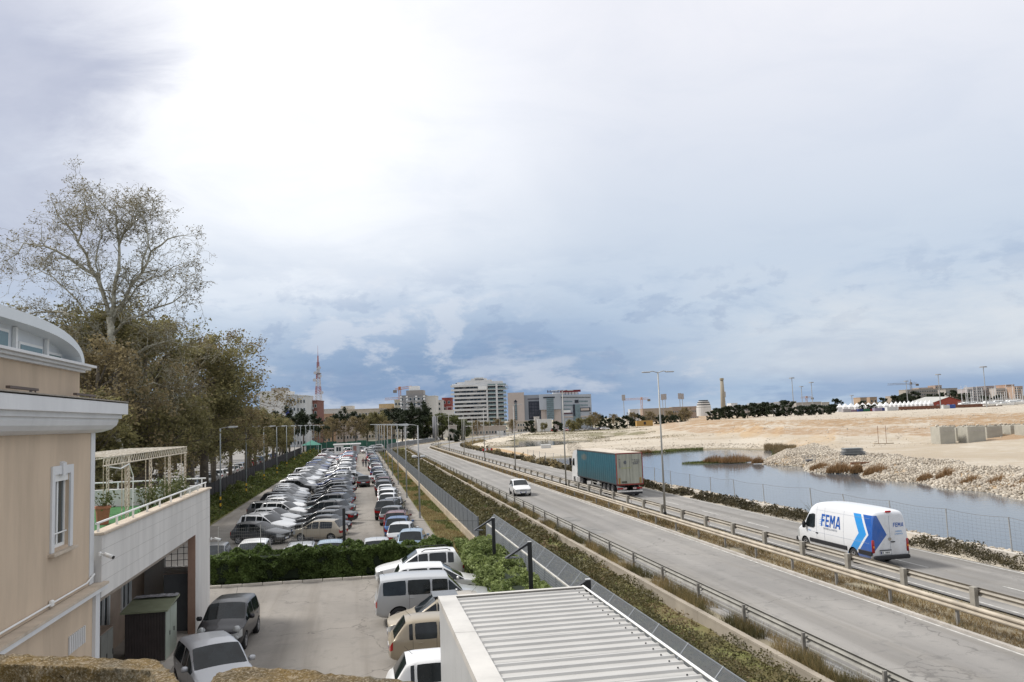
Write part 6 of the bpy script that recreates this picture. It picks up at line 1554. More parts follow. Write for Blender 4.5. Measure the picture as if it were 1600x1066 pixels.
# ------------------------------------------------------------------ vegetation
import numpy as np
NR = np.random.default_rng(11)
def quads_mesh(name, V, mt):
    """V: (n,4,3) corner array -> mesh of n separate leaves"""
    n = len(V); me = bpy.data.meshes.new(name); me.vertices.add(n*4); me.vertices.foreach_set('co', V.reshape(-1).astype(np.float32))
    me.loops.add(n*4); me.loops.foreach_set('vertex_index', np.arange(n*4, dtype=np.int32)); me.polygons.add(n); me.polygons.foreach_set('loop_start', np.arange(0, n*4, 4, dtype=np.int32)); me.polygons.foreach_set('loop_total', np.full(n, 4, dtype=np.int32))
    me.update(calc_edges=True); me.materials.append(mt); return me
def leaf_quads(P, size, flat=.3, aspect=.55, droop=0.0):
    n = len(P); a = NR.normal(size=(n, 3)); a[:, 2] = a[:, 2]*(1-flat) - droop; a /= np.linalg.norm(a, axis=1)[:, None]
    b_ = np.cross(a, NR.normal(size=(n, 3))); b_ /= np.linalg.norm(b_, axis=1)[:, None]; s = (size*NR.uniform(.6, 1.4, n))[:, None]
    return np.stack([P-a*s, P+b_*s*aspect-a*s*.1, P+a*s, P-b_*s*aspect-a*s*.1], 1)
def blades(P, h, w_, lean=.25, bias=(0, 0)):
    n = len(P); th = NR.uniform(0, 6.283, n); d = np.stack([np.cos(th), np.sin(th), np.zeros(n)], 1); l = NR.normal(size=(n, 3))*lean; l[:, 2] = 1; l[:, 0] += bias[0]; l[:, 1] += bias[1]
    hh = (h*NR.uniform(.5, 1.3, n))[:, None]; ww = (w_*NR.uniform(.7, 1.3, n))[:, None] if not hasattr(w_, '__len__') else (w_*NR.uniform(.7, 1.3, n))[:, None]
    return np.stack([P-d*ww, P+d*ww, P+l*hh+d*ww*.15, P+l*hh-d*ww*.15], 1)
def obj_of(name, me, parent=None, loc=None):
    return link(name, me, parent, loc)
L_PLANE = leafmat('plane_tree_leaves', (.13, .11, .055), (.26, .21, .11), .4)
L_OLIVE = leafmat('olive_green_leaves', (.14, .14, .055), (.34, .30, .14), .5)
L_BROWN = leafmat('brownish_spring_leaves', (.19, .15, .08), (.34, .27, .14), .45)
L_PINE = leafmat('pine_needles', (.018, .030, .014), (.045, .060, .024), .1)
L_WILL = leafmat('willow_leaves', (.085, .10, .035), (.19, .21, .08), .35)
L_HEDGE = leafmat('hedge_leaves', (.045, .075, .02), (.15, .21, .055), .35)
L_PITT = leafmat('pale_hedge_leaves', (.14, .20, .05), (.36, .42, .16), .3)
L_SCRUB = leafmat('scrub_leaves', (.078, .078, .030), (.185, .16, .072), .3)
L_SCRUB2 = leafmat('dry_scrub', (.14, .10, .05), (.28, .21, .11), .25)
L_GRASS = leafmat('fresh_grass', (.07, .095, .02), (.17, .19, .055), .3)
L_DRY = leafmat('dry_grass', (.22, .155, .06), (.40, .31, .15), .3)
L_REED = leafmat('dry_reed', (.21, .12, .05), (.40, .25, .12), .3)
BARK = mat('plane_bark', (.30, .28, .21), .85, .25, 3, .01, 12, col2=(.42, .40, .32)); BARKD = mat('dark_bark', (.13, .11, .085), .9, .25, 4)
def grow(rng, start, d, length, rad, depth, out, tips, wander=.22, up=.06, nseg=6, kids_=(4, 4, 4), spread=.75, maxd=4):
    pts = [start.copy()]; rs = [rad]; v = d.normalized(); p = start.copy()
    for i in range(nseg):
        v = (v + Vector((rng.gauss(0, wander), rng.gauss(0, wander), rng.gauss(0, wander)+up))).normalized(); p = p + v*length/nseg; pts.append(p.copy()); rs.append(rad*(1-.68*(i+1)/nseg))
    out.append((pts, rs, depth))
    if depth >= maxd: tips.extend(pts[2:]); return
    for k in range(kids_[min(depth, len(kids_)-1)]):
        f = rng.uniform(.28, 1.0); i = min(nseg-1, int(f*nseg)); q = pts[i].lerp(pts[i+1], f*nseg-i) if i < nseg else pts[-1]
        ax = Vector((rng.gauss(0, 1), rng.gauss(0, 1), rng.gauss(0, 1))); t_ = (pts[i+1]-pts[i]).normalized(); side = (ax - t_*ax.dot(t_)).normalized()
        grow(rng, q, t_*(1-spread*.6)+side*spread, length*rng.uniform(.42, .68), max(.012, rs[i]*.62), depth+1, out, tips, wander, up, max(3, nseg-1), kids_, spread, maxd)
def limb_mesh(out, rmin=0.0, sides=(9, 6, 4, 3, 3, 3)):
    mb = MB()
    for pts, rs, dp in out: mb.tube(pts, [max(r_, .011) for r_ in rs], sides[min(dp, 5)])
    return mb
def big_plane_tree():
    rng = random.Random(3); base = Vector((-17.6, 66, 0)); D = base.dot(FH); out = []; tips = []
    W_ = lambda px, py, dy=0.0: at(px, py, D+dy)
    trunk = [base, base+Vector((.1, 0, 5)), W_(178, 600), W_(176, 530), W_(172, 470)]
    out.append((trunk, [.55, .45, .36, .30, .25], 0))
    limbs = [([(172, 470), (160, 425), (140, 385), (122, 345), (108, 318), (92, 300)], .21, 1.5), ([(172, 472), (178, 430), (186, 388), (186, 340), (182, 300), (150, 268)], .21, -1), ([(176, 480), (196, 440), (222, 396), (236, 360), (262, 340), (286, 334)], .19, 2), ([(178, 500), (205, 470), (240, 455), (270, 445), (292, 425)], .15, -2.5),
             ([(174, 520), (140, 480), (100, 462), (58, 462), (22, 480)], .17, 2.5), ([(150, 400), (110, 372), (70, 350), (38, 345), (14, 372)], .15, -2), ([(186, 350), (205, 318), (212, 290), (236, 300)], .11, 1), ([(176, 540), (120, 520), (70, 520), (20, 540)], .14, -3), ([(178, 560), (230, 520), (262, 510), (300, 520)], .14, 2.5), ([(222, 396), (232, 350), (228, 310), (215, 285)], .1, -1.5), ([(122, 345), (128, 315), (136, 285), (122, 264)], .09, 1), ([(176, 600), (120, 590), (80, 600)], .14, 0), ([(160, 500), (120, 440), (80, 400), (50, 400)], .11, 3), ([(182, 470), (214, 420), (255, 400), (290, 380)], .10, 3), ([(165, 440), (150, 380), (160, 330), (148, 300)], .09, -2), ([(170, 540), (110, 500), (60, 490), (12, 500)], .1, 4), ([(178, 600), (240, 580), (280, 590)], .14, 0)]
    for ps, r_, dy in limbs:
        pts = [W_(x, y, dy*i/(len(ps)-1)) for i, (x, y) in enumerate(ps)]
        fine = []
        for a, b_ in zip(pts, pts[1:]): fine += [a, a.lerp(b_, .5)+Vector((rng.gauss(0, .12), rng.gauss(0, .12), rng.gauss(0, .12)))]
        fine.append(pts[-1]); n = len(fine); rs = [r_*.85*(1-.78*i/(n-1)) for i in range(n)]; out.append((fine, rs, 1))
        for k in range(26):
            i = rng.randint(1, n-1); t_ = (fine[i]-fine[i-1]).normalized(); ax = Vector((rng.gauss(0, 1), rng.gauss(0, 1), rng.gauss(0, 1))); side = (ax-t_*ax.dot(t_)).normalized()
            grow(rng, fine[i], t_*.6+side*.8+Vector((0, 0, .2)), rng.uniform(1.1, 2.5), rs[i]*.42, 2, out, tips, .34, .0, 5, (4, 4, 4, 3), .85, 4)
        grow(rng, fine[-1], fine[-1]-fine[-2], 1.3, rs[-1], 2, out, tips, .25, .03, 5, (4, 5, 4, 3), .7, 4)
    t = empty('plane_tree', base, 0, 'tall plane tree with pale bare forked limbs and sparse small leaves behind the annexe', 'tree'); inv = Matrix.Translation(-base)
    o = limb_mesh(out).build('trunk', BARK, t, True, fix=False); o.matrix_parent_inverse = inv
    T = np.array([tuple(p) for p in tips]); print('plane tips', len(T)); sel = T[NR.integers(0, len(T), 46000)] + NR.normal(size=(46000, 3))*.13
    low = np.clip((24-sel[:, 2])/12, .33, 1); sel = sel[NR.uniform(size=len(sel)) < low]
    o = obj_of('crown', quads_mesh('crown', leaf_quads(sel, np.full(len(sel), .075)), L_PLANE), t); o.matrix_parent_inverse = inv; t.scale = (1, 1, .93)
big_plane_tree()
def tree_mesh(seed, h, rad, leafmt, nleaf, lsize, trunk_h=.3, style='round', bark=BARKD, kids_=(7, 5, 4), maxd=3):
    """returns (trunk mesh, crown mesh) around the origin"""
    rng = random.Random(seed); out = []; tips = []
    if style == 'umbrella':
        q = [Vector((0, 0, 0)), Vector((.1, 0, h*.35)), Vector((-.1, .1, h*.7))]; out.append((q, [.28, .22, .18], 0))
        for k in range(9):
            a = 6.283*k/9+rng.uniform(-.2, .2); grow(rng, q[-1], Vector((math.cos(a), math.sin(a), .35)), rad*1.0, .1, 1, out, tips, .12, .02, 4, kids_, .6, 2)
    else:
        q = [Vector((0, 0, 0)), Vector((rng.gauss(0, .1), rng.gauss(0, .1), h*trunk_h)), Vector((rng.gauss(0, .2), rng.gauss(0, .2), h*.62)), Vector((rng.gauss(0, .3), rng.gauss(0, .3), h*.88))]; out.append((q, [.03*h, .026*h, .016*h, .007*h], 0))
        for k in range(16):
            f = rng.uniform(trunk_h, .95); z = f*h; c = q[1].lerp(q[3], (f-trunk_h)/(1-trunk_h)); a = rng.uniform(0, 6.283); g = (f-trunk_h)/(1-trunk_h)
            ln = rad*(.95 if style == 'round' else .8)*math.sqrt(max(.12, 1-(2*g-.75)**2*.8)); grow(rng, c, Vector((math.cos(a), math.sin(a), .55)), ln, .012*h*(1-g*.5), 1, out, tips, .2, .05, 5, kids_, .7, maxd)
    T = np.array([tuple(p) for p in tips]); P = T[NR.integers(0, len(T), nleaf)] + NR.normal(size=(nleaf, 3))*np.array([.35, .35, .25])*(rad/5)
    return limb_mesh(out, sides=(8, 5, 3, 3, 3)).mesh('trunk', bark, True, fix=False), quads_mesh('crown', leaf_quads(P, np.full(nleaf, lsize), droop=(.3 if style == 'willow' else 0)), leafmt)
TT = {
 'tall': tree_mesh(31, 18.0, 6.2, L_OLIVE, 23000, .14, .22, kids_=(6, 5, 4)),
 'brown': tree_mesh(32, 17.0, 6.0, L_BROWN, 15000, .125, .22, kids_=(6, 5, 4)),
 'street': tree_mesh(33, 11.0, 4.0, L_OLIVE, 12000, .15, .3, kids_=(5, 4, 4)),
 'street_brown': tree_mesh(34, 11.5, 4.0, L_BROWN, 8500, .14, .3, kids_=(5, 4, 4)),
 'pine': tree_mesh(35, 10.0, 5.0, L_PINE, 9000, .22, .3, 'umbrella', kids_=(6, 5, 4)),
 'evergreen': tree_mesh(36, 8.0, 3.8, L_PINE, 9000, .24, .12, kids_=(5, 4, 3), maxd=2),
 'willow': tree_mesh(37, 10.0, 4.0, L_WILL, 8000, .2, .2, 'willow', kids_=(5, 4, 4)),
 'low': tree_mesh(38, 5.0, 2.6, L_OLIVE, 3500, .2, .15, kids_=(4, 4, 3), maxd=2),
}
def put_tree(kind, x, y, z, s, rz, label, group=None, sz=None, name='tree', cat='tree'):
    t = empty(name, (x, y, z), rz, label, cat, group); t.scale = (s, s, sz or s); a, b_ = TT[kind]; link('trunk', a, t); link('crown', b_, t); return t
put_tree('tall', -17.8, 74.5, 0, 1.02, 0, 'broad leafy tree directly behind the roof terrace pergola')
put_tree('tall', -17.7, 93, 0, 1.0, 2.1, 'leafy green tree rising over the first lamp post of the left verge')
put_tree('brown', -18.0, 103, 0, 1.12, 4.0, 'brown-leaved tree whose branches reach out over the left lane')
put_tree('tall', -21.5, 70, 0, 1.0, 4.4, 'dense leafy tree behind the beige house cornice')
put_tree('brown', -17.6, 62, 0, .85, 1.0, 'brown-green tree just behind the annexe roof terrace')
put_tree('brown', -20.8, 84, 0, .9, 5.2, 'brown-leaved tree between the leafy trees and the street')
put_tree('tall', -25.5, 78, 0, .95, 3.3, 'leafy tree farthest left behind the arched attic')
put_tree('street', -17.0, 56.5, 0, .9, .4, 'low bushy tree beside the corner of the roof terrace')
k = 0
for i in range(15):
    y = 93+i*9.5+prng.uniform(-2, 2); kd = prng.choice(['street', 'street', 'street_brown'])
    put_tree(kd, -20.6+prng.gauss(0, .5), y, 0, prng.uniform(.78, 1.05), prng.uniform(0, 6), '%s street tree, %s behind the dark fence' % ('green' if kd == 'street' else 'brownish', nth(i)), 'street trees behind the dark fence')
for i in range(12):
    y = 92+i*12+prng.uniform(-2, 2); kd = prng.choice(['street', 'street_brown', 'street_brown'])
    put_tree(kd, -36+prng.gauss(0, 1.5), y, 0, prng.uniform(.9, 1.15), prng.uniform(0, 6), '%s tree on the far side of the street, %s there' % ('green' if kd == 'street' else 'brownish', nth(i)), 'trees on the far side of the street')
# trees round the far end of the car park: pixel column, distance, kind, scale, ground
FT = [(452, 250, 'pine', 1.15, 'dark pine left of the lattice mast'), (474, 262, 'pine', 1.05, 'dark pine in front of the red-brown block'), (436, 240, 'evergreen', 1.3, 'dark evergreen in front of the white blank-walled block'),
      (520, 300, 'street_brown', .95, 'brownish tree beside the green canopy'), (537, 310, 'pine', 1.15, 'dark flat-topped pine in front of the cream blocks'), (505, 290, 'street_brown', .8, 'bare brownish tree at the foot of the mast'), (556, 300, 'street_brown', .95, 'brown bare-branched tree beyond the ticket booth'),
      (574, 320, 'street', 1.05, 'broad green tree in the middle of the far end'), (592, 325, 'street', 1.1, 'broad green tree left of the far lamp posts'), (611, 340, 'pine', 1.1, 'pine in front of the small white houses'), (628, 350, 'pine', 1.3, 'dark pine in front of the grey tower block, left one'), (646, 352, 'pine', 1.35, 'dark pine in front of the grey tower block, right one'),
      (603, 310, 'street_brown', .8, 'thin brown tree behind the far parked row'), (660, 345, 'evergreen', 1.3, 'dark evergreen right of the tower block pines'), (672, 350, 'willow', 1.15, 'pale green willow left of the thick grey column'), (691, 355, 'willow', 1.2, 'pale green willow before the red building'), (705, 350, 'willow', 1.1, 'pale green willow before the white tower, left one'), (722, 352, 'willow', .9, 'pale green willow before the white tower, second one'),
      (650, 330, 'evergreen', .9, 'dark round shrub tree behind the fence bend'), (708, 318, 'evergreen', .62, 'dark shrub beside the end of the road'), (717, 300, 'evergreen', .55, 'small dark shrub beside the road lamp'),
      (745, 420, 'street_brown', .7, 'brown bare tree at the foot of the white tower'), (762, 430, 'street', .65, 'small green tree at the foot of the white tower'), (778, 430, 'street_brown', .75, 'brown tree right of the white tower'), (800, 440, 'street_brown', .7, 'brownish tree before the stone tower'), (828, 440, 'evergreen', .85, 'dark round tree before the low stone houses'), (851, 430, 'street', .5, 'small palm-like tree before the dark glass front'),
      (870, 430, 'evergreen', .75, 'dark tree before the white car park wall'), (889, 430, 'street', .6, 'green tree under the red roof sign'), (897, 420, 'low', 1.1, 'low green bush tree before the office building'), (906, 445, 'street', .65, 'green tree before the right office wing'), (917, 450, 'street', .68, 'round green tree at the end of the office wing'), (926, 455, 'street_brown', .75, 'brown tree right of the office wing')]
for px, D, kd, s, lb in FT:
    q = at(px, 660, D); put_tree(kd, q.x, q.y, -.1, s, px*.7, lb)
for i in range(16):
    px = 932+i*9.5+prng.uniform(-3, 3); D = 450+prng.uniform(-15, 60); kd = 'evergreen' if i % 3 else 'street_brown'; q = at(px, 660, D); put_tree(kd, q.x, q.y, 0, prng.uniform(.7, 1.05), px, '%s tree, %s from the left in the belt right of the office building' % ('dark' if i % 3 else 'brownish', nth(i) if i else 'first'), 'tree belt right of the office building')
for i in range(20):
    px = 1112+i*9.6+prng.uniform(-3, 3); D = 345+prng.uniform(-8, 40); q = at(px, 645, D); s = prng.uniform(.60, .85)*(1 if i < 13 else .8); put_tree('evergreen', q.x, q.y, 5.0 if i > 1 else 3.5, s*1.15, px, 'dark green tree behind the sand ridge, %s from the left' % (nth(i) if i else 'first'), 'dark trees behind the sand ridge', s*.95)

# ------------------------------------------------------------------ hedges
def hedge_obj(name, x0, x1, y0, y1, h, n, size, mt, label, bumps=.16, dark=(.012, .02, .008)):
    t = empty(name, ((x0+x1)/2, (y0+y1)/2, 0), 0, label, 'hedge'); c = t.location.copy()
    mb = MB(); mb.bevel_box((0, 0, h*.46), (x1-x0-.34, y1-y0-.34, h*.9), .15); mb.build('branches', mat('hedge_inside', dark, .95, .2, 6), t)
    P = []; 
    while len(P) < n:
        x, y = rnd.uniform(x0, x1), rnd.uniform(y0, y1); f = rnd.random(); A1 = (x1-x0)*(y1-y0); A2 = (x1-x0)*h; A3 = (y1-y0)*h; q = f*(A1+2*A2+2*A3)
        if q < A1: z = h
        else:
            z = h*rnd.random()
            if q < A1+1.7*A2: y = y0
            elif q < A1+2*A2: y = y1
            else: x = x0 if q < A1+2*A2+A3 else x1
        b_ = bumps*noise.noise(Vector((x*.9, y*.9, z*1.1)))+bumps*.6*noise.noise(Vector((x*2.7, y*2.7, z*2.7)))
        nx = (x-(x0+x1)/2)/((x1-x0)/2); ny = (y-(y0+y1)/2)/((y1-y0)/2); k = Vector((nx**9, ny**9, max(0, z/h)**9)); 
        if k.length > 0: k.normalize()
        p = Vector((x, y, z*.98))+k*(b_*1.6-abs(rnd.gauss(0, .07))); P.append((p.x-c.x, p.y-c.y, max(.02, p.z)))
    P = np.array(P); o = obj_of('foliage', quads_mesh('foliage', leaf_quads(P, np.full(len(P), size), aspect=.6), mt), t); return t
hedge_obj('clipped_hedge', -7.9, 4.9, 45.3, 46.75, 1.46, 60000, .075, L_HEDGE, 'long dark clipped hedge across the end of the yard', .34)
hedge_obj('pale_hedge', 5.2, 7.0, 21.0, 46.6, 1.42, 64000, .075, L_PITT, 'bushy pale green hedge beside the grey panel fence', .42, (.03, .045, .015))
def palm():
    t = empty('small_palm', (-6.9, 46.2, 0), 0, 'small dark palm sticking out of the clipped hedge', 'palm'); V = []
    mb = MB(); mb.cyl((0, 0, 0), (0, 0, 1.3), .12, .09, 7); mb.build('trunk', BARKD, t)
    for k in range(16):
        a = 6.283*k/16+.2; mb = MB(); pts = [Vector((0, 0, 1.3))]
        for j in range(1, 7): u = j/6; pts.append(Vector((math.cos(a)*1.0*u, math.sin(a)*1.0*u, 1.3+.75*u-1.05*u*u*(.7+.3*(k % 3)))))
        mb.tube(pts, .012, 4); 
        for j in range(1, 7):
            for s in (-1, 1):
                for q in (0, .5):
                    p = pts[j-1].lerp(pts[j], q); d = Vector((-math.sin(a)*s, math.cos(a)*s, -.25))*.28; f = Vector((math.cos(a), math.sin(a), 0))*.03; mb.add([p-f, p+f, p+d+f*3], [(0, 1, 2)])
        mb.build('frond', L_HEDGE, t, fix=False)
palm()

# ------------------------------------------------------------------ weeds and scrub nobody could count
def stuff(name, V, mt):
    o = obj_of(name, quads_mesh(name, V, mt)); o['kind'] = 'stuff'; return o
def strip_pts(n, X0, X1, s0, s1, zf, clump=None, power=1.0, thr=0.0, seed=0.0, f=.35):
    """points along the corridor, denser near the camera"""
    P = []
    while len(P) < n:
        u = rnd.random(); s = s0*((s1/s0)**u) if power else rnd.uniform(s0, s1); X = rnd.uniform(X0, X1)
        if noise.noise(Vector((X*f*1.3, s*f*.6, seed))) < thr: continue
        q = path_pt(X, s); P.append((q.x, q.y, zf(X, s), s))
    return np.array(P)
def scrub(name, n, X0, X1, s0, s1, z0, hmax, mt, size, thr=-.1, seed=0.0, f=.45):
    def zf(X, s):
        k = max(0.0, noise.noise(Vector((X*f*1.3, s*f*.6, seed)))-thr); top = hmax*min(1, k*2.6)*(.6+.5*noise.noise(Vector((X*1.7, s*1.7, seed+4)))); return z0 + top*math.sqrt(rnd.random())
    P = strip_pts(n, X0, X1, s0, s1, zf, thr=thr, seed=seed, f=f); sz = size*np.clip(P[:, 3]/38, .75, 3.2)
    return stuff(name, leaf_quads(P[:, :3], sz, flat=.3), mt)
scrub('scrub', 120000, 7.9, 12.25, 12, 240, -.05, .85, L_SCRUB, .060, -.60, 1.3, .42)
scrub('dry_scrub', 40000, 8.0, 12.25, 13, 230, -.12, .75, L_SCRUB2, .060, -.16, 7.7, .5)
scrub('weeds', 34000, 8.2, 12.2, 12, 200, -.12, .7, L_GRASS, .055, -.12, 11.1, .4)
scrub('shoulder_scrub', 42000, 28.4, 29.75, 18, 260, .5, .95, leafmat('shoulder_scrub_leaves', (.05, .048, .022), (.125, .10, .05), .2), .055, -.25, 3.3, .6)
scrub('shoulder_scrub', 9000, 28.6, 31.0, 95, 300, .4, 1.3, L_BROWN, .07, -.1, 5.3, .6)
def tufts(name, n, X0, X1, s0, s1, z, h, mt, w_=.009, thr=-.15, seed=2.0, f=.5, lean=.3):
    P = strip_pts(n, X0, X1, s0, s1, lambda X, s: z, thr=thr, seed=seed, f=f); ww = w_*np.clip(P[:, 3]/32, .8, 5); return stuff(name, blades(P[:, :3], h, ww, lean), mt)
tufts('roadside_weeds', 16000, 12.55, 13.1, 14, 240, .55, .30, L_SCRUB, .010, -.05, 3.0, .7)
tufts('roadside_dry_grass', 14000, 12.5, 13.3, 14, 240, .55, .36, L_DRY, .008, -.02, 9.0, .6)
tufts('median_dry_grass', 42000, 19.55, 21.9, 14, 250, .55, .17, leafmat('median_straw', (.19, .125, .05), (.36, .26, .12), .25), .011, -.35, 5.0, .8, .7)
tufts('median_weeds', 3500, 19.5, 21.9, 20, 250, .55, .22, L_SCRUB, .011, .18, 6.0, .7)
P = np.stack([NR.uniform(5.15, 7.05, 42000), 48*(300/48)**NR.uniform(0, 1, 42000), np.full(42000, .02)], 1); g = np.array([noise.noise(Vector((p[0]*.8, p[1]*.22, 2.2))) for p in P])
for nm, msk, mt in (('strip_grass', g > .06, L_GRASS), ('strip_dry_grass', g <= .06, L_DRY)):
    Q = P[msk]; stuff(nm, blades(Q, .13, .010*np.clip(Q[:, 1]/45, 1, 5), .5), mt)
# left verge: rank green growth under the lamps
n = 90000; Y = 47*(300/47)**NR.uniform(0, 1, n); Xv = -12.55+1.9*np.clip((Y-76)/150, 0, 1) - np.abs(NR.uniform(0, 1, n))*4.2
hh = np.array([max(0.0, .55+.8*noise.noise(Vector((x*.35, y*.22, 5)))+.35*noise.noise(Vector((x, y*.8, 8)))) for x, y in zip(Xv, Y)])*np.clip((-12.4+1.9*np.clip((Y-76)/150, 0, 1)-Xv)/1.6, .15, 1)*1.2
P = np.stack([Xv, Y, .02+hh*np.sqrt(NR.uniform(0, 1, n))], 1)
msk = NR.uniform(0, 1, n) < .6; stuff('verge_growth', leaf_quads(P[msk], .075*np.clip(Y[msk]/60, .8, 4)), leafmat('verge_leaves', (.055, .085, .02), (.16, .20, .05), .3)); msk = ~msk; stuff('verge_weeds', leaf_quads(P[msk], .07*np.clip(Y[msk]/60, .8, 4)), leafmat('verge_leaves_yellow', (.075, .085, .02), (.19, .19, .05), .25))
# weeds behind the hedge, at the edge of the car park
P = np.stack([NR.uniform(-5, 4.5, 5000), NR.uniform(46.8, 48.6, 5000), np.full(5000, .02)], 1); P[:, 2] += NR.uniform(0, .4, 5000); stuff('edge_weeds', leaf_quads(P, np.full(5000, .06)), L_GRASS)
# flats towards the town
n = 42000; c = NR.uniform(640, 1090, n); Dd = 240*(520/240)**NR.uniform(0, 1, n); P = []; S_ = []
for cc, dd in zip(c, Dd):
    p = FH*dd + RH*((cc-800)/FPX*dd); 
    if noise.noise(Vector((p.x*.02, p.y*.045, 3.1))) < .02 + max(0, (cc-960)/600): continue
    z = terrain_h(p.x, p.y)
    if z < -.55 or z > 1.4: continue
    P.append((p.x, p.y, z+rnd.uniform(0, .35))); S_.append(.13*dd/280)
stuff('flat_weeds', leaf_quads(np.array(P), np.array(S_), flat=.5), leafmat('flat_weeds_leaves', (.085, .078, .03), (.20, .17, .075), .2))
def agave():
    q = gp(1247, 818, .5); t = empty('yucca_bush', (29.0, 48.2, .5), 0, 'spiky green bush at the edge of the road in front of the van', 'bush')
    for k in range(3):
        n = 260; P = np.stack([NR.normal(0, .35, n), NR.normal(0, .5, n), NR.uniform(0, .25, n)], 1); obj_of('foliage' if k else 'leaf_tuft', quads_mesh('tuft', blades(P, 1.15-.2*k, .03, .45), (L_SCRUB, L_GRASS, L_DRY)[k]), t)
agave()

# ------------------------------------------------------------------ rocks on the banks
def rocks(name, pts, mt):
    n = len(pts); base = np.array([[-1, -1, -1], [1, -1, -1], [1, 1, -1], [-1, 1, -1], [-1, -1, 1], [1, -1, 1], [1, 1, 1], [-1, 1, 1]], float)*.5
    V = base[None]*NR.uniform(.55, 1.25, (n, 1, 3)) * pts[:, 3][:, None, None]; V += NR.normal(0, .16, V.shape)*pts[:, 3][:, None, None]
    th = NR.uniform(0, 6.28, n); c_, s_ = np.cos(th), np.sin(th); x = V[:, :, 0]*c_[:, None]-V[:, :, 1]*s_[:, None]; y = V[:, :, 0]*s_[:, None]+V[:, :, 1]*c_[:, None]; V[:, :, 0], V[:, :, 1] = x, y
    V += pts[:, None, :3]; F = np.array([[0, 3, 2, 1], [4, 5, 6, 7], [0, 1, 5, 4], [1, 2, 6, 5], [2, 3, 7, 6], [3, 0, 4, 7]]); L = (F[None]+np.arange(n)[:, None, None]*8).reshape(-1)
    me = bpy.data.meshes.new(name); me.vertices.add(n*8); me.vertices.foreach_set('co', V.reshape(-1).astype(np.float32)); me.loops.add(n*24); me.loops.foreach_set('vertex_index', L.astype(np.int32)); me.polygons.add(n*6); me.polygons.foreach_set('loop_start', np.arange(0, n*24, 4, dtype=np.int32)); me.polygons.foreach_set('loop_total', np.full(n*6, 4, dtype=np.int32)); me.update(calc_edges=True); me.materials.append(mt)
    o = link(name, me); o['kind'] = 'stuff'; return o
ROCKM = leafmat('limestone_rubble', (.40, .33, .25), (.62, .56, .46), .0)
pts = []
for _ in range(90000):
    c = rnd.uniform(1180, 1700); D = rnd.uniform(58, 170); p = FH*D + RH*((c-800)/FPX*D); z = terrain_h(p.x, p.y, False)
    if -.75 < z < 1.02: 
        if p.x < 40: continue
        pts.append((p.x, p.y, z+rnd.uniform(-.05, .12), rnd.uniform(.06, .27)))
    if len(pts) > 23000: break
rocks('bank_rocks', np.array(pts), ROCKM)
pts = []
for _ in range(50000):
    c = rnd.uniform(880, 1650); D = rnd.uniform(140, 300); p = FH*D + RH*((c-800)/FPX*D); z = terrain_h(p.x, p.y)
    dz = abs(terrain_h(p.x+1.2*FH.x, p.y+1.2*FH.y, False)-terrain_h(p.x, p.y, False))
    if z > -.5 and (dz > .16 or (z < .3) or rnd.random() < .05): pts.append((p.x, p.y, z+.0, rnd.uniform(.06, .26)))
    if len(pts) > 11000: break
rocks('slope_rubble', np.array(pts), ROCKM)
pts = []
for _ in range(9000):
    X = rnd.uniform(30.1, 33.6); s = 20*(200/20)**rnd.random(); pts.append((X, s, (.5 if X < 32 else .5-(X-32)*.55)+rnd.uniform(0, .06), rnd.uniform(.04, .16)*(1+s/150)))
rocks('shoulder_rubble', np.array(pts), ROCKM)

# ------------------------------------------------------------------ reed clumps, islet
def reed(px, py, w_, h, label, n=900, z=-.5, lean=(.35, 0), mt=L_REED, group=None):
    q = gp(px, py, z); t_ = NR.uniform(0, 6.28, n); r_ = np.sqrt(NR.uniform(0, 1, n)); P = np.stack([np.cos(t_)*r_*w_, np.sin(t_)*r_*w_*.6, np.full(n, 0.)], 1)
    hh = h*(1.05-.55*r_); V = blades(P, 1.0, .035, .16, lean); V[:, 2:, :] = P[:, None, :] + (V[:, 2:, :]-P[:, None, :])*hh[:, None, None]
    o = obj_of('reed_clump', quads_mesh('reed_clump', V, mt), None, (q.x, q.y, z)); tag(o, label, 'reeds', group); return o
RC = [(1281, 735, 1.9, 1.5, 'left end of the bank'), (1310, 738, 2.2, 1.8, 'second from the left'), (1337, 739, 1.0, 1.6, 'narrow one, third from the left'), (1368, 743, 2.1, 1.9, 'fourth from the left, below the steel stack'), (1446, 752, 1.3, 1.2, 'small one left of the tall middle clump'), (1478, 753, 1.5, 2.0, 'tall clump in the middle of the bank'), (1518, 760, 1.6, 1.5, 'below the concrete blocks'), (1560, 763, 1.8, 1.7, 'second from the right'), (1597, 768, 1.4, 1.5, 'at the right edge of the picture')]
for px, py, w_, h, l in RC: reed(px, py, w_*.8, h*.72, 'rust-brown reed clump on the rocky bank, %s' % l, 1300, group='reed clumps on the rocky bank')
reed(1183, 724, 1.0, 1.2, 'small brown reed clump on the tip of the rocky spit', 500)
reed(1150, 722, 3.0, 1.3, 'brown reeds on the right half of the green islet', 1300, -.45, (.05, 0)); reed(1118, 722, 2.2, 1.2, 'brown reeds on the left half of the green islet', 1000, -.45, (.05, 0))
mb = MB(); c = gp(1124, 723, -.6); vs = [(c.x, c.y, -.42)]; N = 28
for i in range(N): a = 6.283*i/N; k = 1+.2*noise.noise(Vector((math.cos(a)*2, math.sin(a)*2, 3))); v = RH*(math.cos(a)*5.9*k-.8)+FH*(math.sin(a)*2.1*k); vs.append((c.x+v.x, c.y+v.y, -.64))
mb.add(vs, [(0, i+1, (i+1) % N+1) for i in range(N)]); o = mb.build('islet', mat('islet_mud', (.12, .12, .05), .9, .3, 2), fix=False); o['kind'] = 'structure'
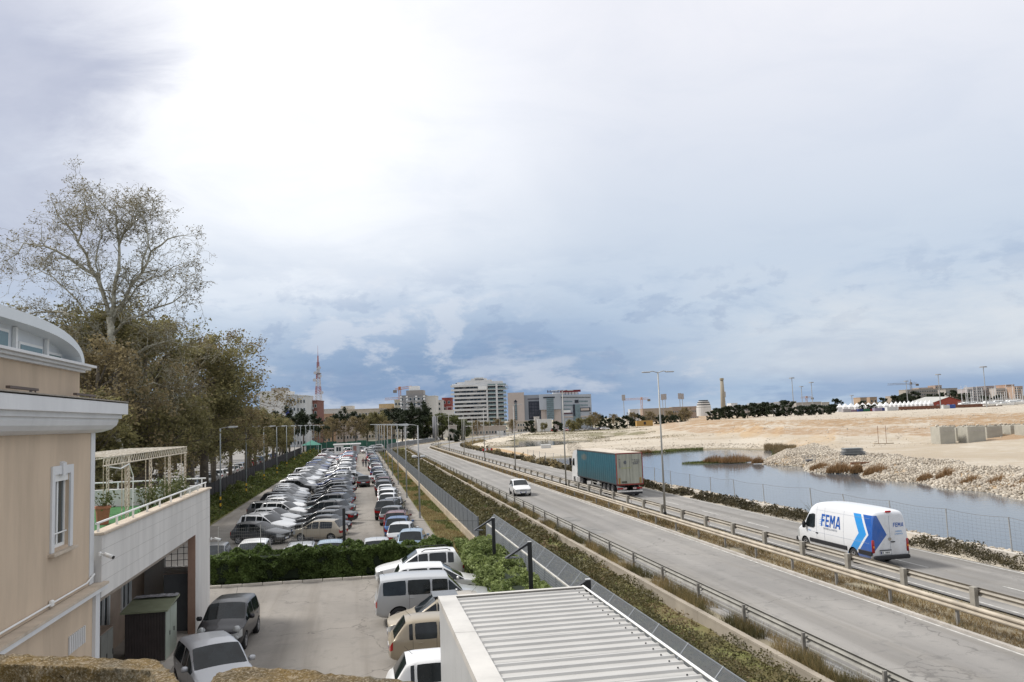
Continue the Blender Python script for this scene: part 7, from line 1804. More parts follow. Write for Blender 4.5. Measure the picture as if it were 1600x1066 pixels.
n = 2600; a = NR.uniform(0, 6.28, n); r_ = np.sqrt(NR.uniform(0, 1, n)); P = np.array([tuple(c + RH*(math.cos(x)*5.6*y-.8)+FH*(math.sin(x)*1.9*y)) for x, y in zip(a, r_)]); P[:, 2] = -.58+.15*(1-r_); stuff('islet_grass', blades(P, .28, .03, .3), L_GRASS)
def shore(name, n, c0, c1, z0, z1, D0, D1, mt, h):
    P = []; k = 0
    while len(P) < n and k < 200000:
        k += 1; cc = rnd.uniform(c0, c1); D = rnd.uniform(D0, D1); p = FH*D + RH*((cc-800)/FPX*D); z = terrain_h(p.x, p.y)
        if z0 < z < z1: P.append((p.x, p.y, z))
    stuff(name, blades(np.array(P), h, .04, .4), mt)
shore('shore_grass', 3500, 940, 1090, -.62, -.28, 170, 225, L_GRASS, .35); shore('shore_reeds', 1800, 940, 1010, -.6, -.3, 170, 225, L_REED, .6)
shore('marsh_grass', 4500, 1185, 1262, -.7, .1, 160, 200, L_SCRUB2, .7); shore('marsh_grass', 2500, 1195, 1240, -.75, -.3, 155, 190, L_GRASS, .4)
# ------------------------------------------------------------------ the town and the port
WALLS = {}
def wallm(c, k=''):
    key = 'render_%02d_%02d_%02d' % tuple(int(x*99) for x in c)
    return mat(key, c, .9, .07, .15, stain=.12, stretch=(1, 1, .5))
WINM = {}
def window_mesh(w_, h_, fr=(.6, .6, .58)):
    k = (round(w_, 2), round(h_, 2), fr)
    if k not in WINM:
        mb = MB(); mb.span((-w_/2, -.05, 0), (w_/2, .0, h_)); mb.mi = 1; mb.span((-w_/2+.12, -.08, .12), (w_/2-.12, -.05, h_-.12)); WINM[k] = mb.mesh('window', [mat('frame_%02d' % int(fr[0]*99), fr, .7, .03), GLASS])
    return WINM[k]
def building(px0, px1, ytop, D, depth, col, label, floors=0, bays=0, balc=(), z0=-.2, rz=0.0, win=(1.3, 1.5), name='apartment_building', roof=True, skip=0, side=0, cat='building', flat=False, wcol=(.6, .6, .58), ybase=None):
    pm = (px0+px1)/2; top = at(pm, ytop, D).z; W_ = (px1-px0)/FPX*D; q = at(pm, 660, D)
    H_ = top-z0; t = empty(name, (q.x, q.y, z0), -AL+rz, label, cat); m_ = wallm(col)
    MB().span((-W_/2, 0, 0), (W_/2, depth, H_)).build('wall', m_, t)
    if roof:
        MB().span((-W_/2-.15, -.15, H_), (W_/2+.15, depth+.15, H_+.35)).build('parapet', wallm(tuple(min(.7, c*1.08) for c in col)), t)
    if floors:
        fh = (H_-.6)/floors; 
        for f in range(floors):
            for b_ in range(bays):
                if skip and (f*7+b_*3) % skip == 0: continue
                x = -W_/2+(b_+.5)*W_/bays; z = f*fh+fh*.30; link('window', window_mesh(min(win[0], W_/bays*.66), min(win[1], fh*.6), wcol), t, (x, -.002, z))
        for (b0, b1) in balc:
            xa, xb = -W_/2+b0*W_, -W_/2+b1*W_
            for f in range(1, floors):
                z = f*fh; mb = MB(); mb.span((xa, -1.3, z), (xb, -.002, z+.18)); bo = mb.build('balcony', m_, t); mb = MB(); mb.span((xa, -1.32, z+.18), (xb, -1.26, z+1.0)); mb.build('railing', wallm((.42, .42, .42)), bo)
    return t, W_, H_
# left group
t, W_, H_ = building(406, 446, 612.5, 330, 14, (.62, .60, .56), 'white apartment block with a blank side wall, leftmost on the skyline')
MB().span((-W_/2+4, 2, H_), (W_/2-1, 10, H_+1.6)).build('roof_shed', wallm((.3, .27, .24)), t)
t, W_, H_ = building(446.5, 463, 618, 332, 13, (.56, .57, .57), 'white block with stacked balconies and a blue awning', 6, 3, ((.0, .55),))
MB().span((-1.7, -1.45, H_*.62), (.0, -1.34, H_*.62+2.0)).build('awning', mat('blue_cloth', (.06, .08, .28), .8), t)
t, W_, H_ = building(463.5, 478, 619, 334, 13, (.60, .60, .58), 'white block with square windows and a red vertical stripe', 6, 3)
MB().span((.3, -.12, H_*.38), (.8, -.04, H_*.7)).build('red_stripe', mat('red_sheet', (.4, .04, .05), .7), t)
building(478.5, 496, 627, 345, 12, (.22, .10, .08), 'red-brown apartment block beside the lattice mast', 6, 3, ((.1, .75),))
building(498, 517, 648, 372, 10, (.42, .27, .17), 'orange building at the foot of the mast', 3, 3)
building(503, 531, 640, 400, 10, (.5, .48, .44), 'low white building with a dark roof terrace', 3, 5)
t, W_, H_ = building(531, 604, 640, 430, 14, (.48, .42, .33), 'long cream apartment row right of the lattice mast', 4, 15); MB().span((8, 2, H_), (15, 9, H_+2.6)).build('roof_house', wallm((.5, .38, .22)), t); MB().span((-12, 2, H_), (-6, 9, H_+2.2)).build('roof_house', wallm((.55, .52, .46)), t)
building(521, 560, 652, 385, 10, (.46, .40, .36), 'pinkish low house row in front of the cream apartments', 2, 8)
building(592, 606, 648, 400, 10, (.44, .36, .27), 'narrow ochre gable house', 3, 2)
building(602, 613, 637, 440, 10, (.52, .52, .50), 'small white house with dark windows', 4, 3); building(612, 619, 638, 436, 10, (.42, .38, .32), 'narrow sandy building left of the cream tower block', 4, 1)
building(617, 627, 626, 430, 12, (.56, .52, .40), 'cream tower block left of the grey one', 7, 2)
t, W_, H_ = building(626, 665, 618.5, 420, 13, (.27, .27, .275), 'grey tower block with white corner blocks and balconies', 8, 6, ((.24, .42), (.62, .80)))
for x in (-W_/2+.4, -W_/4+.3, W_/7, W_/2-.5):
    for f in range(15): MB().span((x-.5, -.1, f*1.75), (x+.5, -.01, f*1.75+.9)).build('corner_block', WHITE, t) if False else link('corner_block', WINM.setdefault('quoin', MB().span((-.5, -.1, 0), (.5, -.01, .9)).mesh('corner_block', WHITE)), t, (x, 0, f*1.5))
MB().span((-W_/2+3, 1, H_+.3), (W_/2-1, 11, H_+2.8)).build('roof_storey', wallm((.30, .28, .26)), t); MB().span((-2, 2, H_+2.8), (3, 8, H_+5)).build('lift_house', WHITE, t)
building(664.5, 682, 619.5, 424, 14, (.62, .60, .55), 'white blank-walled block right of the grey tower block'); t, W_, H_ = building(682, 692, 626, 440, 12, (.56, .54, .51), 'slim white building beside the red one', 7, 1)
t, W_, H_ = building(691.5, 706, 622.5, 450, 12, (.26, .06, .05), 'dark red building with a square white emblem', 6, 2)
MB().span((-.2, -.2, H_-7), (3.4, -.1, H_-4.4)).build('sign_panel', wallm((.45, .3, .3)), t); MB().span((.6, -.26, H_-6.4), (2.6, -.21, H_-5)).build('emblem', mat('dark_red_print', (.16, .02, .02), .7), t)
building(692, 708, 642, 400, 10, (.58, .56, .52), 'low white building below the white tower, left side')
def rebuild_tower():
    D = 560; z0 = -.2; pm = 747; q = at(pm, 660, D); k = D/FPX; t = empty('white_tower', (q.x, q.y, z0), -AL, 'tall white residential tower with curved balcony bands', 'building')
    X = lambda px: (px-pm)*k; Z = lambda y: at(pm, y, D).z-z0; W_ = wallm((.62, .62, .61)); DK = wallm((.16, .17, .18)); GG = mat('pale_green_glass', (.20, .27, .27), .15, .1, .5)
    MB().span((X(711), 2, 0), (X(787), 24, Z(600))).build('core', DK, t)
    n = 12; y0, y1 = 603.5, 672
    for f in range(n):
        z = Z(y1-(y1-y0)*f/(n-1)) if n > 1 else 0; bulge = .35*math.sin(f*1.1)+.6*(1-abs(f-6)/7)
        mb = MB(); xl = X(706)-.8*bulge-.0; pl = []
        for i in range(9): u = i/8; pl.append((xl+(X(763)-xl)*u, -.6-1.8*math.sin(math.pi*min(1, u*1.15+.1))*.8-(.5 if f % 2 else 0)))
        poly = pl+[(X(763), 3), (xl+1, 3)]; mb.prism([(x, y) for x, y in poly], 2, z-.25, z+1.05); b_ = mb.build('balcony', W_, t)
        mb = MB(); mb.span((X(763), -1.4, z-.2), (X(791)+1.0+.4*(f % 3), 3, z+.15)); b2 = mb.build('balcony', W_, t)
        mb = MB(); mb.span((X(764), -1.42, z+.15), (X(790)+1.0, -1.36, z+1.15)); mb.build('glass_railing', GG, b2)
        for i in range(9):
            if (i*5+f*3) % 4: link('window', window_mesh(2.2, 1.5, (.5, .5, .5)), t, (X(711)+2+i*2.45, 1.998, z+1.15))
            elif 1: link('white_panel', WINM.setdefault('wp', MB().span((-1.1, -.04, 0), (1.1, 0, 1.7)).mesh('white_panel', wallm((.6, .6, .6)))), t, (X(711)+2+i*2.45, 1.99, z+1.05))
        for i in range(4): link('window', window_mesh(1.8, 1.9, (.6, .6, .6)), t, (X(766)+1+i*2.5, 1.998, z+.3))
    MB().span((X(776), -1.6, 0), (X(779), -1.0, Z(601))).build('white_fin', W_, t); MB().span((X(761), -1.2, 0), (X(763.5), 2, Z(601))).build('white_fin', W_, t)
    for a, b_, y in ((708, 788, 599), (716, 787, 596.5), (728, 770, 594), (738, 762, 591.5), (743, 757, 590)):
        MB().span((X(a), 0, Z(y+2.6)), (X(b_), 20, Z(y))).build('roof_slab', W_, t)
    MB().span((X(744), -.05, Z(594.2)), (X(758), -.01, Z(592.8))).build('roof_opening', DK, t)
    MB().span((X(749), -3, Z(609.5)), (X(762), -2.2, Z(604))).build('white_panel', WHITE, t)
rebuild_tower()
def office():
    D = 520; z0 = -.2; pm = 860; q = at(pm, 660, D); k = D/FPX; t = empty('office_building', (q.x, q.y, z0), -AL, 'grey and pink stone office complex with dark glass front and red roof sign', 'building')
    tilt = lambda px: (px-pm)*math.tan(RO)
    X = lambda px: (px-pm)*k; Z = lambda y, px=pm: at(px, y, D).z-z0
    ST = wallm((.50, .43, .39)); GR = wallm((.29, .31, .34)); GL = wallm((.40, .43, .47)); DK = mat('dark_glass_front', (.025, .027, .035), .12, .3, .2); TG = mat('teal_glass', (.17, .23, .25), .15, .2, .5)
    def b(px0, px1, yt, yb, y0, y1, mt, nm): p = (px0+px1)/2; return MB().span((X(px0), y0, Z(yb, p) if yb else 0), (X(px1), y1, Z(yt, p))).build(nm, mt, t)
    b(795, 820.5, 613.5, None, 0, 16, ST, 'stone_tower'); b(805, 809, 628, 657, -.12, -.02, wallm((.14, .14, .15)), 'window_strip')
    for i in range(8): b(805.5, 808.5, 630+i*3.3, 632.2+i*3.3, -.2, -.13, TG, 'window')
    mb = MB(); mb.prism([(X(804), Z(626.3)), (X(810), Z(626.3)), (X(807), Z(622.5))], 1, -.2, -.02); mb.build('pointed_canopy', DK, t)
    b(820.6, 845, 617, None, 2, 16, GR, 'grey_block'); b(827, 845, 627, 655, 1.8, 1.98, DK, 'glass_front'); b(826, 844, 622.5, 624.5, 1.8, 1.98, wallm((.1, .1, .12)), 'window_strip')
    for i in range(4):
        for j in range(5): b(828+i*4.3, 831.5+i*4.3, 629+j*5, 633+j*5, 1.70, 1.79, mat('glass_bay', (.045, .045, .055), .1, .3, .3), 'window')
    b(844, 877, 616, 640, -2, 14, GL, 'upper_block'); b(846, 855, 640, None, -.5, 14, ST, 'stone_base'); b(866, 877, 640, None, -.5, 14, ST, 'stone_base'); b(855, 866, 622, 655, -2.3, -2.02, TG, 'glass_front')
    for i in range(10): b(855.5, 865.5, 624+i*3.1, 624.5+i*3.1, -2.45, -2.31, wallm((.12, .13, .14)), 'transom')
    b(850, 868, 620.3, 622.2, -2.4, -2.02, DK, 'sign_strip')
    b(877.2, 925, 616.5, None, 0, 15, GL, 'office_wing')
    for y, a, c in ((620.2, 878, 924), (626.3, 882, 898), (632.3, 882, 896), (638.5, 881, 893), (626, 906, 920), (632, 908, 921)):
        n = int((c-a)/2.3)
        for i in range(n): b(a+i*2.3, a+i*2.3+1.9, y, y+(1.6 if y < 622 else 2.2), -.12, -.02, TG if y > 622 else wallm((.12, .14, .15)), 'window')
    b(880, 892, 641, 646, -.3, -.02, WHITE, 'white_panel'); b(880, 895, 645, 647, -.5, -.02, wallm((.10, .05, .06)), 'canopy'); b(907, 923, 637, 643, -.3, -.02, DK, 'glass_front'); b(908, 921, 638, 641.5, -.45, -.31, ST, 'stone_panel'); b(896, 907, 632, None, -.6, -.02, TG, 'glass_tower'); b(896, 899, 632, 650, -.75, -.61, DK, 'dark_fin'); b(899, 905, 625, 629.5, -.3, -.02, DK, 'window')
    b(880, 924, 650, 652, -.4, -.02, ST, 'stone_band')
    b(866, 905, 612.5, 616, 4, 10, WHITE, 'roof_structure')
    RS = mat('dark_red_sign', (.15, .015, .02), .6, .2, 1); b(877, 909.5, 609.2, 612.6, 2, 3, RS, 'roof_sign')
    for i in range(9): b(857+i*2.2, 858.2+i*2.2, 609.8+(i % 2)*.6, 613.6, 2, 2.4, wallm((.06, .03, .03)), 'sign_letter')
    for i in range(6): b(880+i*5, 880.7+i*5, 612.6, 616.5, 2.3, 2.6, DK, 'sign_support')
office()
building(808, 836, 658.5, 470, 8, (.48, .42, .34), 'low stone house row before the stone tower', 2, 7); building(835, 843, 652, 478, 8, (.55, .52, .48), 'white gabled house before the dark glass front')
building(840, 862, 656, 465, 8, (.6, .6, .58), 'white low hall before the office complex'); building(700, 712, 666, 330, 5, (.40, .36, .32), 'small grey house with a dark window behind the bend', 1, 2); building(735, 790, 667, 420, 6, (.42, .36, .30), 'low brown wall building at the foot of the white tower', 1, 12)
t, W_, H_ = building(776, 786, 674, 395, 3, (.62, .62, .6), 'white delivery truck parked at the foot of the white tower', roof=False, name='box_truck', cat='truck')
for x in (-1, 1): MB().cyl((x*W_*.3, -.1, .3), (x*W_*.3, .3, .3), .45, n=10).build('wheel', RUBBER, t)
MB().span((W_/2, .2, .3), (W_/2+1.2, 2.6, H_*.7)).build('cab', mat('truck_cab', (.4, .4, .4), .5), t)
# things to the right
t, W_, H_ = building(995, 1020, 657.5, 440, 5, (.40, .25, .08), 'yellow site container on the flats', roof=False, name='container', cat='container', z0=1.9)
MB().span((-.6, -.06, .8), (.6, -.01, H_*.8)).build('door', DARK, t)
building(985, 999, 640, 560, 8, (.5, .5, .5), 'small white and grey building under the crane', 2, 3, z0=1.5); building(1005, 1052, 638.5, 640, 16, (.34, .29, .23), 'long flat stadium wall left of the chimney', 1, 14, z0=1.5); building(1052, 1092, 636, 650, 14, (.37, .29, .23), 'brown stadium building behind the trees', 2, 12, z0=1.5)
def tiered():
    D = 520; pm = 1104; q = at(pm, 655, D); k = D/FPX; t = empty('tiered_building', (q.x, q.y, 1.5), -AL, 'white round-fronted building with stepped floors left of the chimney', 'building'); Z = lambda y: at(pm, y, D).z-1.5
    for i, (y0, y1, w_) in enumerate(((640, 650, 11.5), (636.5, 640, 11.5), (633, 636, 11), (629.5, 632.5, 10), (626.5, 629.5, 8))):
        mb = MB(); mb.cyl((0, 6, Z(y1)), (0, 6, Z(y0)), w_*k, n=20); mb.build('floor_band', wallm((.6, .59, .56)), t); mb = MB(); mb.cyl((0, 6, Z(y0)), (0, 6, Z(y0)+.6), w_*k*.93, n=20); mb.build('window_band', DARK, t)
tiered()
def chimney():
    D = 600; q = at(1131, 650, D); t = empty('chimney', (q.x, q.y, 3), 0, 'tall tapering beige factory chimney', 'chimney'); z1 = at(1128.5, 594, D).z-3
    MB().cyl((0, 0, 0), (0, 0, z1), 2.1, 1.15, 16).build('shaft', wallm((.30, .265, .205)), t, True); MB().cyl((0, 0, z1), (0, 0, z1+1.4), 1.5, 1.4, 16).build('rim', wallm((.3, .26, .18)), t)
chimney()
for a, b_, y, D, c, l in ((1118, 1140, 641, 590, (.50, .45, .38), 'low cream shed at the foot of the chimney'), (1140, 1162, 634, 620, (.58, .57, .55), 'white hall right of the chimney'), (1144, 1154, 630.5, 640, (.62, .62, .6), 'white domed roof right of the chimney'), (1162, 1176, 636, 600, (.45, .38, .34), 'brownish flat building right of the white hall'),
    (1176, 1219, 630, 620, (.45, .46, .46), 'long grey-white port building'), (1219, 1246, 628, 640, (.42, .40, .38), 'long grey building behind the dark trees'), (1246, 1285, 629, 630, (.36, .33, .29), 'long brownish warehouse below the tall light poles'), (1286, 1298, 629, 640, (.52, .46, .38), 'cream building right of the warehouse')):
    building(a, b_, y, D, 12, c, l, 2, max(3, int((b_-a)/3)), z0=4)
# cranes
def crane(px, ytop, D, a, b_, label, ybar, col=(.42, .16, .06), z0=0, tilt=0.0):
    q = at(px, 650, D); k = D/FPX; t = empty('tower_crane', (q.x, q.y, z0), -AL, label, 'crane'); H_ = at(px, ybar, D).z-z0; Ht = at(px, ytop, D).z-z0; M_ = mat('crane_paint_%d' % int(col[0]*99), col, .6); w_ = .6
    for x in (-w_, w_):
        for y in (-w_, w_): MB().cyl((x, y, 0), (x, y, H_), .12, n=4).build('mast_leg', M_, t)
    mb = MB(); z = 0; s = 1
    while z < H_-1.6: mb.cyl((-w_*s, -w_, z), (w_*s, -w_, z+1.6), .07, n=3); mb.cyl((-w_, -w_*s, z), (-w_, w_*s, z+1.6), .07, n=3); z += 1.6; s = -s
    mb.build('mast_bracing', M_, t, fix=False)['kind'] = 'stuff'
    MB().cyl((0, 0, H_), (0, 0, Ht), .5, .15, 4).build('tower_head', M_, t); MB().bevel_box((0, -.4, H_+.8), (1.5, 1.5, 2.0), .1).build('cab', M_, t)
    xa, xb = (a-px)*k, (b_-px)*k; sl = math.tan(tilt)
    mb = MB()
    for dy, dz in ((-.5, 0), (.5, 0), (0, 1.1)): mb.cyl((xa, dy, H_+dz+xa*sl), (xb, dy, H_+dz+xb*sl), .11, n=4)
    x = xa
    while x < xb-1.4: mb.cyl((x, -.5, H_+x*sl), (x+.7, 0, H_+1.1+x*sl), .06, n=3); mb.cyl((x+.7, 0, H_+1.1+x*sl), (x+1.4, -.5, H_+x*sl), .06, n=3); x += 1.4
    mb.build('jib', M_, t, fix=False)
    e = xa if abs(xa) < abs(xb) else xb; MB().bevel_box((e, 0, H_-.6+e*sl), (2.2, 1.4, 1.8), .1).build('counterweight', mat('crane_weight', (.2, .18, .16), .8), t)
    MB().cyl((0, 0, Ht), (xb*.8, 0, H_+1.1+xb*.8*sl), .04, n=3).build('stay', M_, t); MB().cyl((0, 0, Ht), (xa*.8, 0, H_+1.1+xa*.8*sl), .04, n=3).build('stay', M_, t)
crane(625.5, 604, 520, 618, 644, 'red tower crane behind the grey tower block, upper one', 609, tilt=R(8)); crane(634, 619, 500, 602, 634, 'second crane jib left of the grey tower block', 624, col=(.40, .26, .20))
crane(1003.5, 621, 640, 977, 1015, 'pale red tower crane left of the tall road lamp', 624.5, col=(.5, .30, .22), z0=1.5); crane(1427, 593, 700, 1391, 1437, 'long-jib crane beside the hill-top building', 600.5, col=(.25, .22, .2), z0=6)
crane(789, 603, 640, 784, 797, 'small crane jib beside the white tower', 607, col=(.12, .12, .12)); crane(1262, 619, 760, 1253, 1271, 'small far crane between the light poles', 622, col=(.4, .25, .2), z0=4)
# red and white lattice mast
def mast():
    D = 400; px = 498; q = at(px, 660, D); t = empty('lattice_mast', (q.x, q.y, 0), -AL, 'red and white lattice radio mast with dishes', 'mast'); k = D/FPX; Z = lambda y: at(px, y, D).z
    RW = (mat('mast_red', (.36, .14, .12), .7), mat('mast_white', (.55, .53, .52), .7)); lv = [(668, 7.2), (655, 6.3), (642, 5.4), (628, 4.6), (616, 3.9), (604, 3.2), (592, 2.6), (583, 2.1), (575, 1.4), (566, 1.3)]
    for i, ((ya, wa), (yb, wb)) in enumerate(zip(lv, lv[1:])):
        za, zb = max(0, Z(ya)), Z(yb); wa *= k; wb *= k; mt = RW[i % 2]
        for sx in (-1, 1):
            for sy in (-1, 1): MB().cyl((sx*wa, sy*wa, za), (sx*wb, sy*wb, zb), .16, n=4).build('mast_leg', mt, t)
        mb = MB(); n = 3
        for j in range(n):
            u0, u1 = j/n, (j+1)/n; w0, w1 = wa+(wb-wa)*u0, wa+(wb-wa)*u1; z0, z1 = za+(zb-za)*u0, za+(zb-za)*u1
            for s in (-1, 1): mb.cyl((-w0, s*w0, z0), (w1, s*w1, z1), .07, n=3); mb.cyl((w0, s*w0, z0), (-w1, s*w1, z1), .07, n=3); mb.cyl((s*w0, -w0, z0), (s*w1, w1, z1), .07, n=3)
            mb.cyl((-w1, -w1, z1), (w1, -w1, z1), .07, n=3)
        mb.build('bracing', mt, t, fix=False)['kind'] = 'stuff'
    MB().cyl((0, 0, Z(566)), (0, 0, Z(556)), .35, .3, 6).build('top_section', RW[0], t); MB().cyl((0, 0, Z(556)), (0, 0, Z(540)), .10, .05, 5).build('spike', RW[0], t)
    for y, s in ((583, -1), (594, -1.4), (588, 1.1), (614, 1.8), (575, .8)): MB().cyl((s*1.1, -.9, Z(y)), (s*1.1, -1.4, Z(y)), .75, .8, 12).build('dish', mat('dish_grey', (.5, .5, .52), .5), t)
    MB().bevel_box((0, 0, Z(584)), (2.6, 2.6, .5), .1).build('platform', mat('mast_platform', (.2, .18, .18), .7), t)
mast()
# tall light poles of the port and stadium floodlights
def pole(px, yt, D, z0, label, w_=1.6, kind='ring'):
    q = at(px, 650, D); h = at(px, yt, D).z-z0; t = empty('light_mast', (q.x, q.y, z0), -AL, label, 'light mast', 'tall light masts on the skyline'); r_ = D*.00022+.06
    MB().cyl((0, 0, 0), (0, 0, h), r_*1.7, r_, 7).build('pole', POSTG, t)
    if kind == 'ring':
        MB().cyl((0, 0, h-.3), (0, 0, h+.2), w_, w_*.8, 12).build('lamp_ring', mat('ring_grey', (.22, .22, .22), .6), t)
    else:
        MB().span((-w_, -.2, h-3), (w_, .2, h+1.5)).build('floodlight_frame', mat('flood_grey', (.35, .33, .32), .6), t)
for a in ((1241, 590.5, 430, 5, 'tall light mast above the dark trees, nearest of three', 1.5), (1255, 604, 560, 5, 'light mast between the two taller ones', 1.5), (1271, 597.5, 500, 5, 'third light mast above the dark trees'), (1420, 595.5, 520, 6, 'light mast left of the hill-top building'), (1471, 585, 430, 6, 'light mast in front of the gabled red hall'), (1543, 573, 360, 6, 'tallest light mast before the yacht masts'), (1333, 618, 600, 6, 'short pole above the white tents')): pole(*a)
for a in ((975.5, 620, 640, 1.5, 'stadium floodlight tower left of the pale crane', 1.3), (1036.5, 619, 640, 1.5, 'stadium floodlight left of the road lamp', 1.2), (1040.5, 618.5, 650, 1.5, 'stadium floodlight right beside its twin', 1.2), (1063.5, 617.5, 650, 1.5, 'left of two floodlights before the tiered building', 1.3), (1067.5, 618, 655, 1.5, 'right of two floodlights before the tiered building', 1.3), (1133.5, 615, 660, 3, 'floodlight tower just right of the chimney', 1.2)): pole(*a, kind='flood')
# thick grey column by the willows
q = at(679, 660, 340); t = empty('grey_column', (q.x, q.y, 0), 0, 'thick grey cylindrical column among the willows', 'column'); zt = at(679, 652, 340).z; MB().cyl((0, 0, 0), (0, 0, zt), .9, n=14).build('shaft', wallm((.2, .2, .21)), t, True); MB().cyl((0, 0, zt), (0, 0, zt+.5), .9, .4, 14).build('cap', wallm((.2, .2, .21)), t)
# green canopy and net at the end of the left lane
q = at(487, 697, 235); t = empty('green_canopy', (q.x, q.y, 0), -AL, 'green tent canopy at the end of the left lane', 'canopy'); GC = mat('green_canopy_cloth', (.05, .20, .15), .7, .1, 1)
MB().add([(-2.4, -2, 2.7), (2.4, -2, 2.7), (2.4, 2, 2.7), (-2.4, 2, 2.7), (0, 0, 4.1)], [(0, 1, 4), (1, 2, 4), (2, 3, 4), (3, 0, 4)]).build('canopy_top', GC, t)
for x in (-2.3, 2.3):
    for y in (-1.9, 1.9): MB().cyl((x, y, 0), (x, y, 2.7), .06, n=5).build('leg', WHITE, t)
q = at(540, 697, 262); t = empty('green_net_fence', (q.x-12, q.y, 0), 0, 'green net fence behind the ticket booth', 'fence')
for i in range(9): MB().span((i*3.1, -.03, .1), (i*3.1+3.05, .03, 2.6+.2*(i % 3))).build('net_panel', mat('green_net', (.03, .10, .07), .85, .3, .6), t); MB().cyl((i*3.1, -.08, 0), (i*3.1, -.08, 3.0), .05, n=5).build('post', POSTG, t)
# construction site: concrete blocks, stack, cage, frame
BLK = mat('caisson_concrete', (.40, .38, .32), .9, .10, .6, .02, 5, stain=.3)
def block(px0, px1, yt, yb, D, label, inset=True):
    pm = (px0+px1)/2; q = at(pm, yb, D); k = D/FPX; W_ = (px1-px0)*k; h = at(pm, yt, D).z-q.z; t = empty('concrete_block', (q.x, q.y, q.z-.15), -AL, label, 'concrete block', 'concrete blocks on the fill')
    MB().bevel_box((0, 1.6, h/2+.1), (W_-.08, 3.2, h), .06).build('body', BLK, t); MB().span((-W_/2-.15, -.3, 0), (W_/2+.15, 3.4, .35)).build('footing', CONC, t)
    MB().span((-W_/2+.12, -.03, h*.80), (W_/2-.12, -.004, h*.83)).build('cast_groove', CONC, t)
    rng = random.Random(int(px0)); P = [(rng.uniform(-W_/2, W_/2), rng.uniform(0, 3.0), h+.15+rng.uniform(0, .1), rng.uniform(.1, .3)) for _ in range(26)]; o = rocks('rubble_on_top', np.array(P), ROCKM); o.parent = t
block(1470, 1494.5, 666, 699, 142, 'leftmost pale concrete block on the fill'); block(1495, 1512.5, 667.5, 694, 147, 'recessed concrete block, second from the left'); block(1513.5, 1542, 665.5, 698.5, 141, 'widest beige concrete block, third from the left'); block(1543, 1568.5, 665, 693.5, 146, 'recessed concrete block, fourth from the left'); block(1570, 1578, 664, 697, 150, 'narrow stand-in block for the dark gap between two wide ones'); block(1580.5, 1601, 663.5, 690.5, 146, 'concrete block touching the right edge of the picture'); block(1604, 1630, 663, 694, 141, 'concrete block just past the right edge')  # the narrow set-back block stands in for a dark gap
q = at(1335, 712, 121); z = terrain_h(q.x, q.y); t = empty('formwork_stack', (q.x, q.y, z), -AL, 'grey stack of steel formwork panels near the bank', 'formwork stack'); rng = random.Random(2)
for i in range(7): MB().bevel_box((rng.gauss(0, .08)-.2, rng.gauss(0, .08), .12+i*.17), (2.6-.0*i+(.5 if i < 4 else 0), 1.6, .12), .02).build('panel', mat('steel_panel_%d' % (i % 2), ((.26, .28, .28), (.18, .19, .20))[i % 2], .5, .1, 3, metal=.3), t)
q = at(1346, 717, 113); z = terrain_h(q.x, q.y); t = empty('timber_grating', (q.x, q.y, z+.02), -AL, 'low rusty grating lying in front of the formwork stack', 'grating')
for i in range(14): MB().span((-1.5+i*.21, -.2, 0), (-1.38+i*.21, .2, .25)).build('slat', RUST, t)
for y in (-.2, .2): MB().span((-1.6, y-.03, .25), (1.6, y+.03, .31)).build('rail', RUST, t)
q = at(1266, 713, 126); z = terrain_h(q.x, q.y); t = empty('wire_cage', (q.x, q.y, z), -AL, 'small wire cage on the rocky spit', 'cage')
for x in (-.75, .75):
    for y in (0, 1.0): MB().cyl((x, y, 0), (x, y, 1.1), .04, n=5).build('post', POSTG, t)
for zz in (.05, .4, .75, 1.1): MB().span((-.75, -.02, zz-.02), (.75, .02, zz+.02)).build('bar', POSTG, t)
MB().bevel_box((0, .5, .25), (1.0, .6, .4), .15).build('load', mat('grey_bag', (.12, .12, .13), .8), t)
q = at(1380, 697, 152); z = terrain_h(q.x, q.y); t = empty('survey_frame', (q.x, q.y, z), -AL, 'pair of thin upright rods on a plank beside the sand slope', 'frame')
for x in (-.8, .65): MB().cyl((x, 0, 0), (x, 0, 3.3), .045, n=5).build('rod', RUST, t)
MB().span((-1.7, -.2, 0), (1.9, .2, .12)).build('plank', mat('old_plank', (.30, .23, .15), .9), t)
# white boxes and shed in the ponds left of the lorry
q = at(853, 702, 215); t = empty('white_site_box', (q.x, q.y, -.6), -AL, 'white concrete box standing at the edge of the small pond', 'box'); MB().bevel_box((0, 0, .9), (2.6, 2.2, 1.8), .08).build('body', wallm((.55, .55, .53)), t); MB().span((-2.9, -.9, .4), (-1.35, .9, .75)).build('slab', wallm((.5, .5, .48)), t)
for px, l in ((733, 'red and white road barrier beside the far bend'),):
    q = at(px, 708, 195); t = empty('road_barrier', (28.9, 190, .6), 0, l, 'road barrier')
    for i in range(5): MB().span((-1.2+i*.48, -.1, .35), (-.72+i*.48, .1, .85)).build('stripe', RED if i % 2 == 0 else WHITE, t)
    for x in (-1, 1): MB().span((x-.05, -.3, 0), (x+.05, .3, .4)).build('foot', DARK, t)
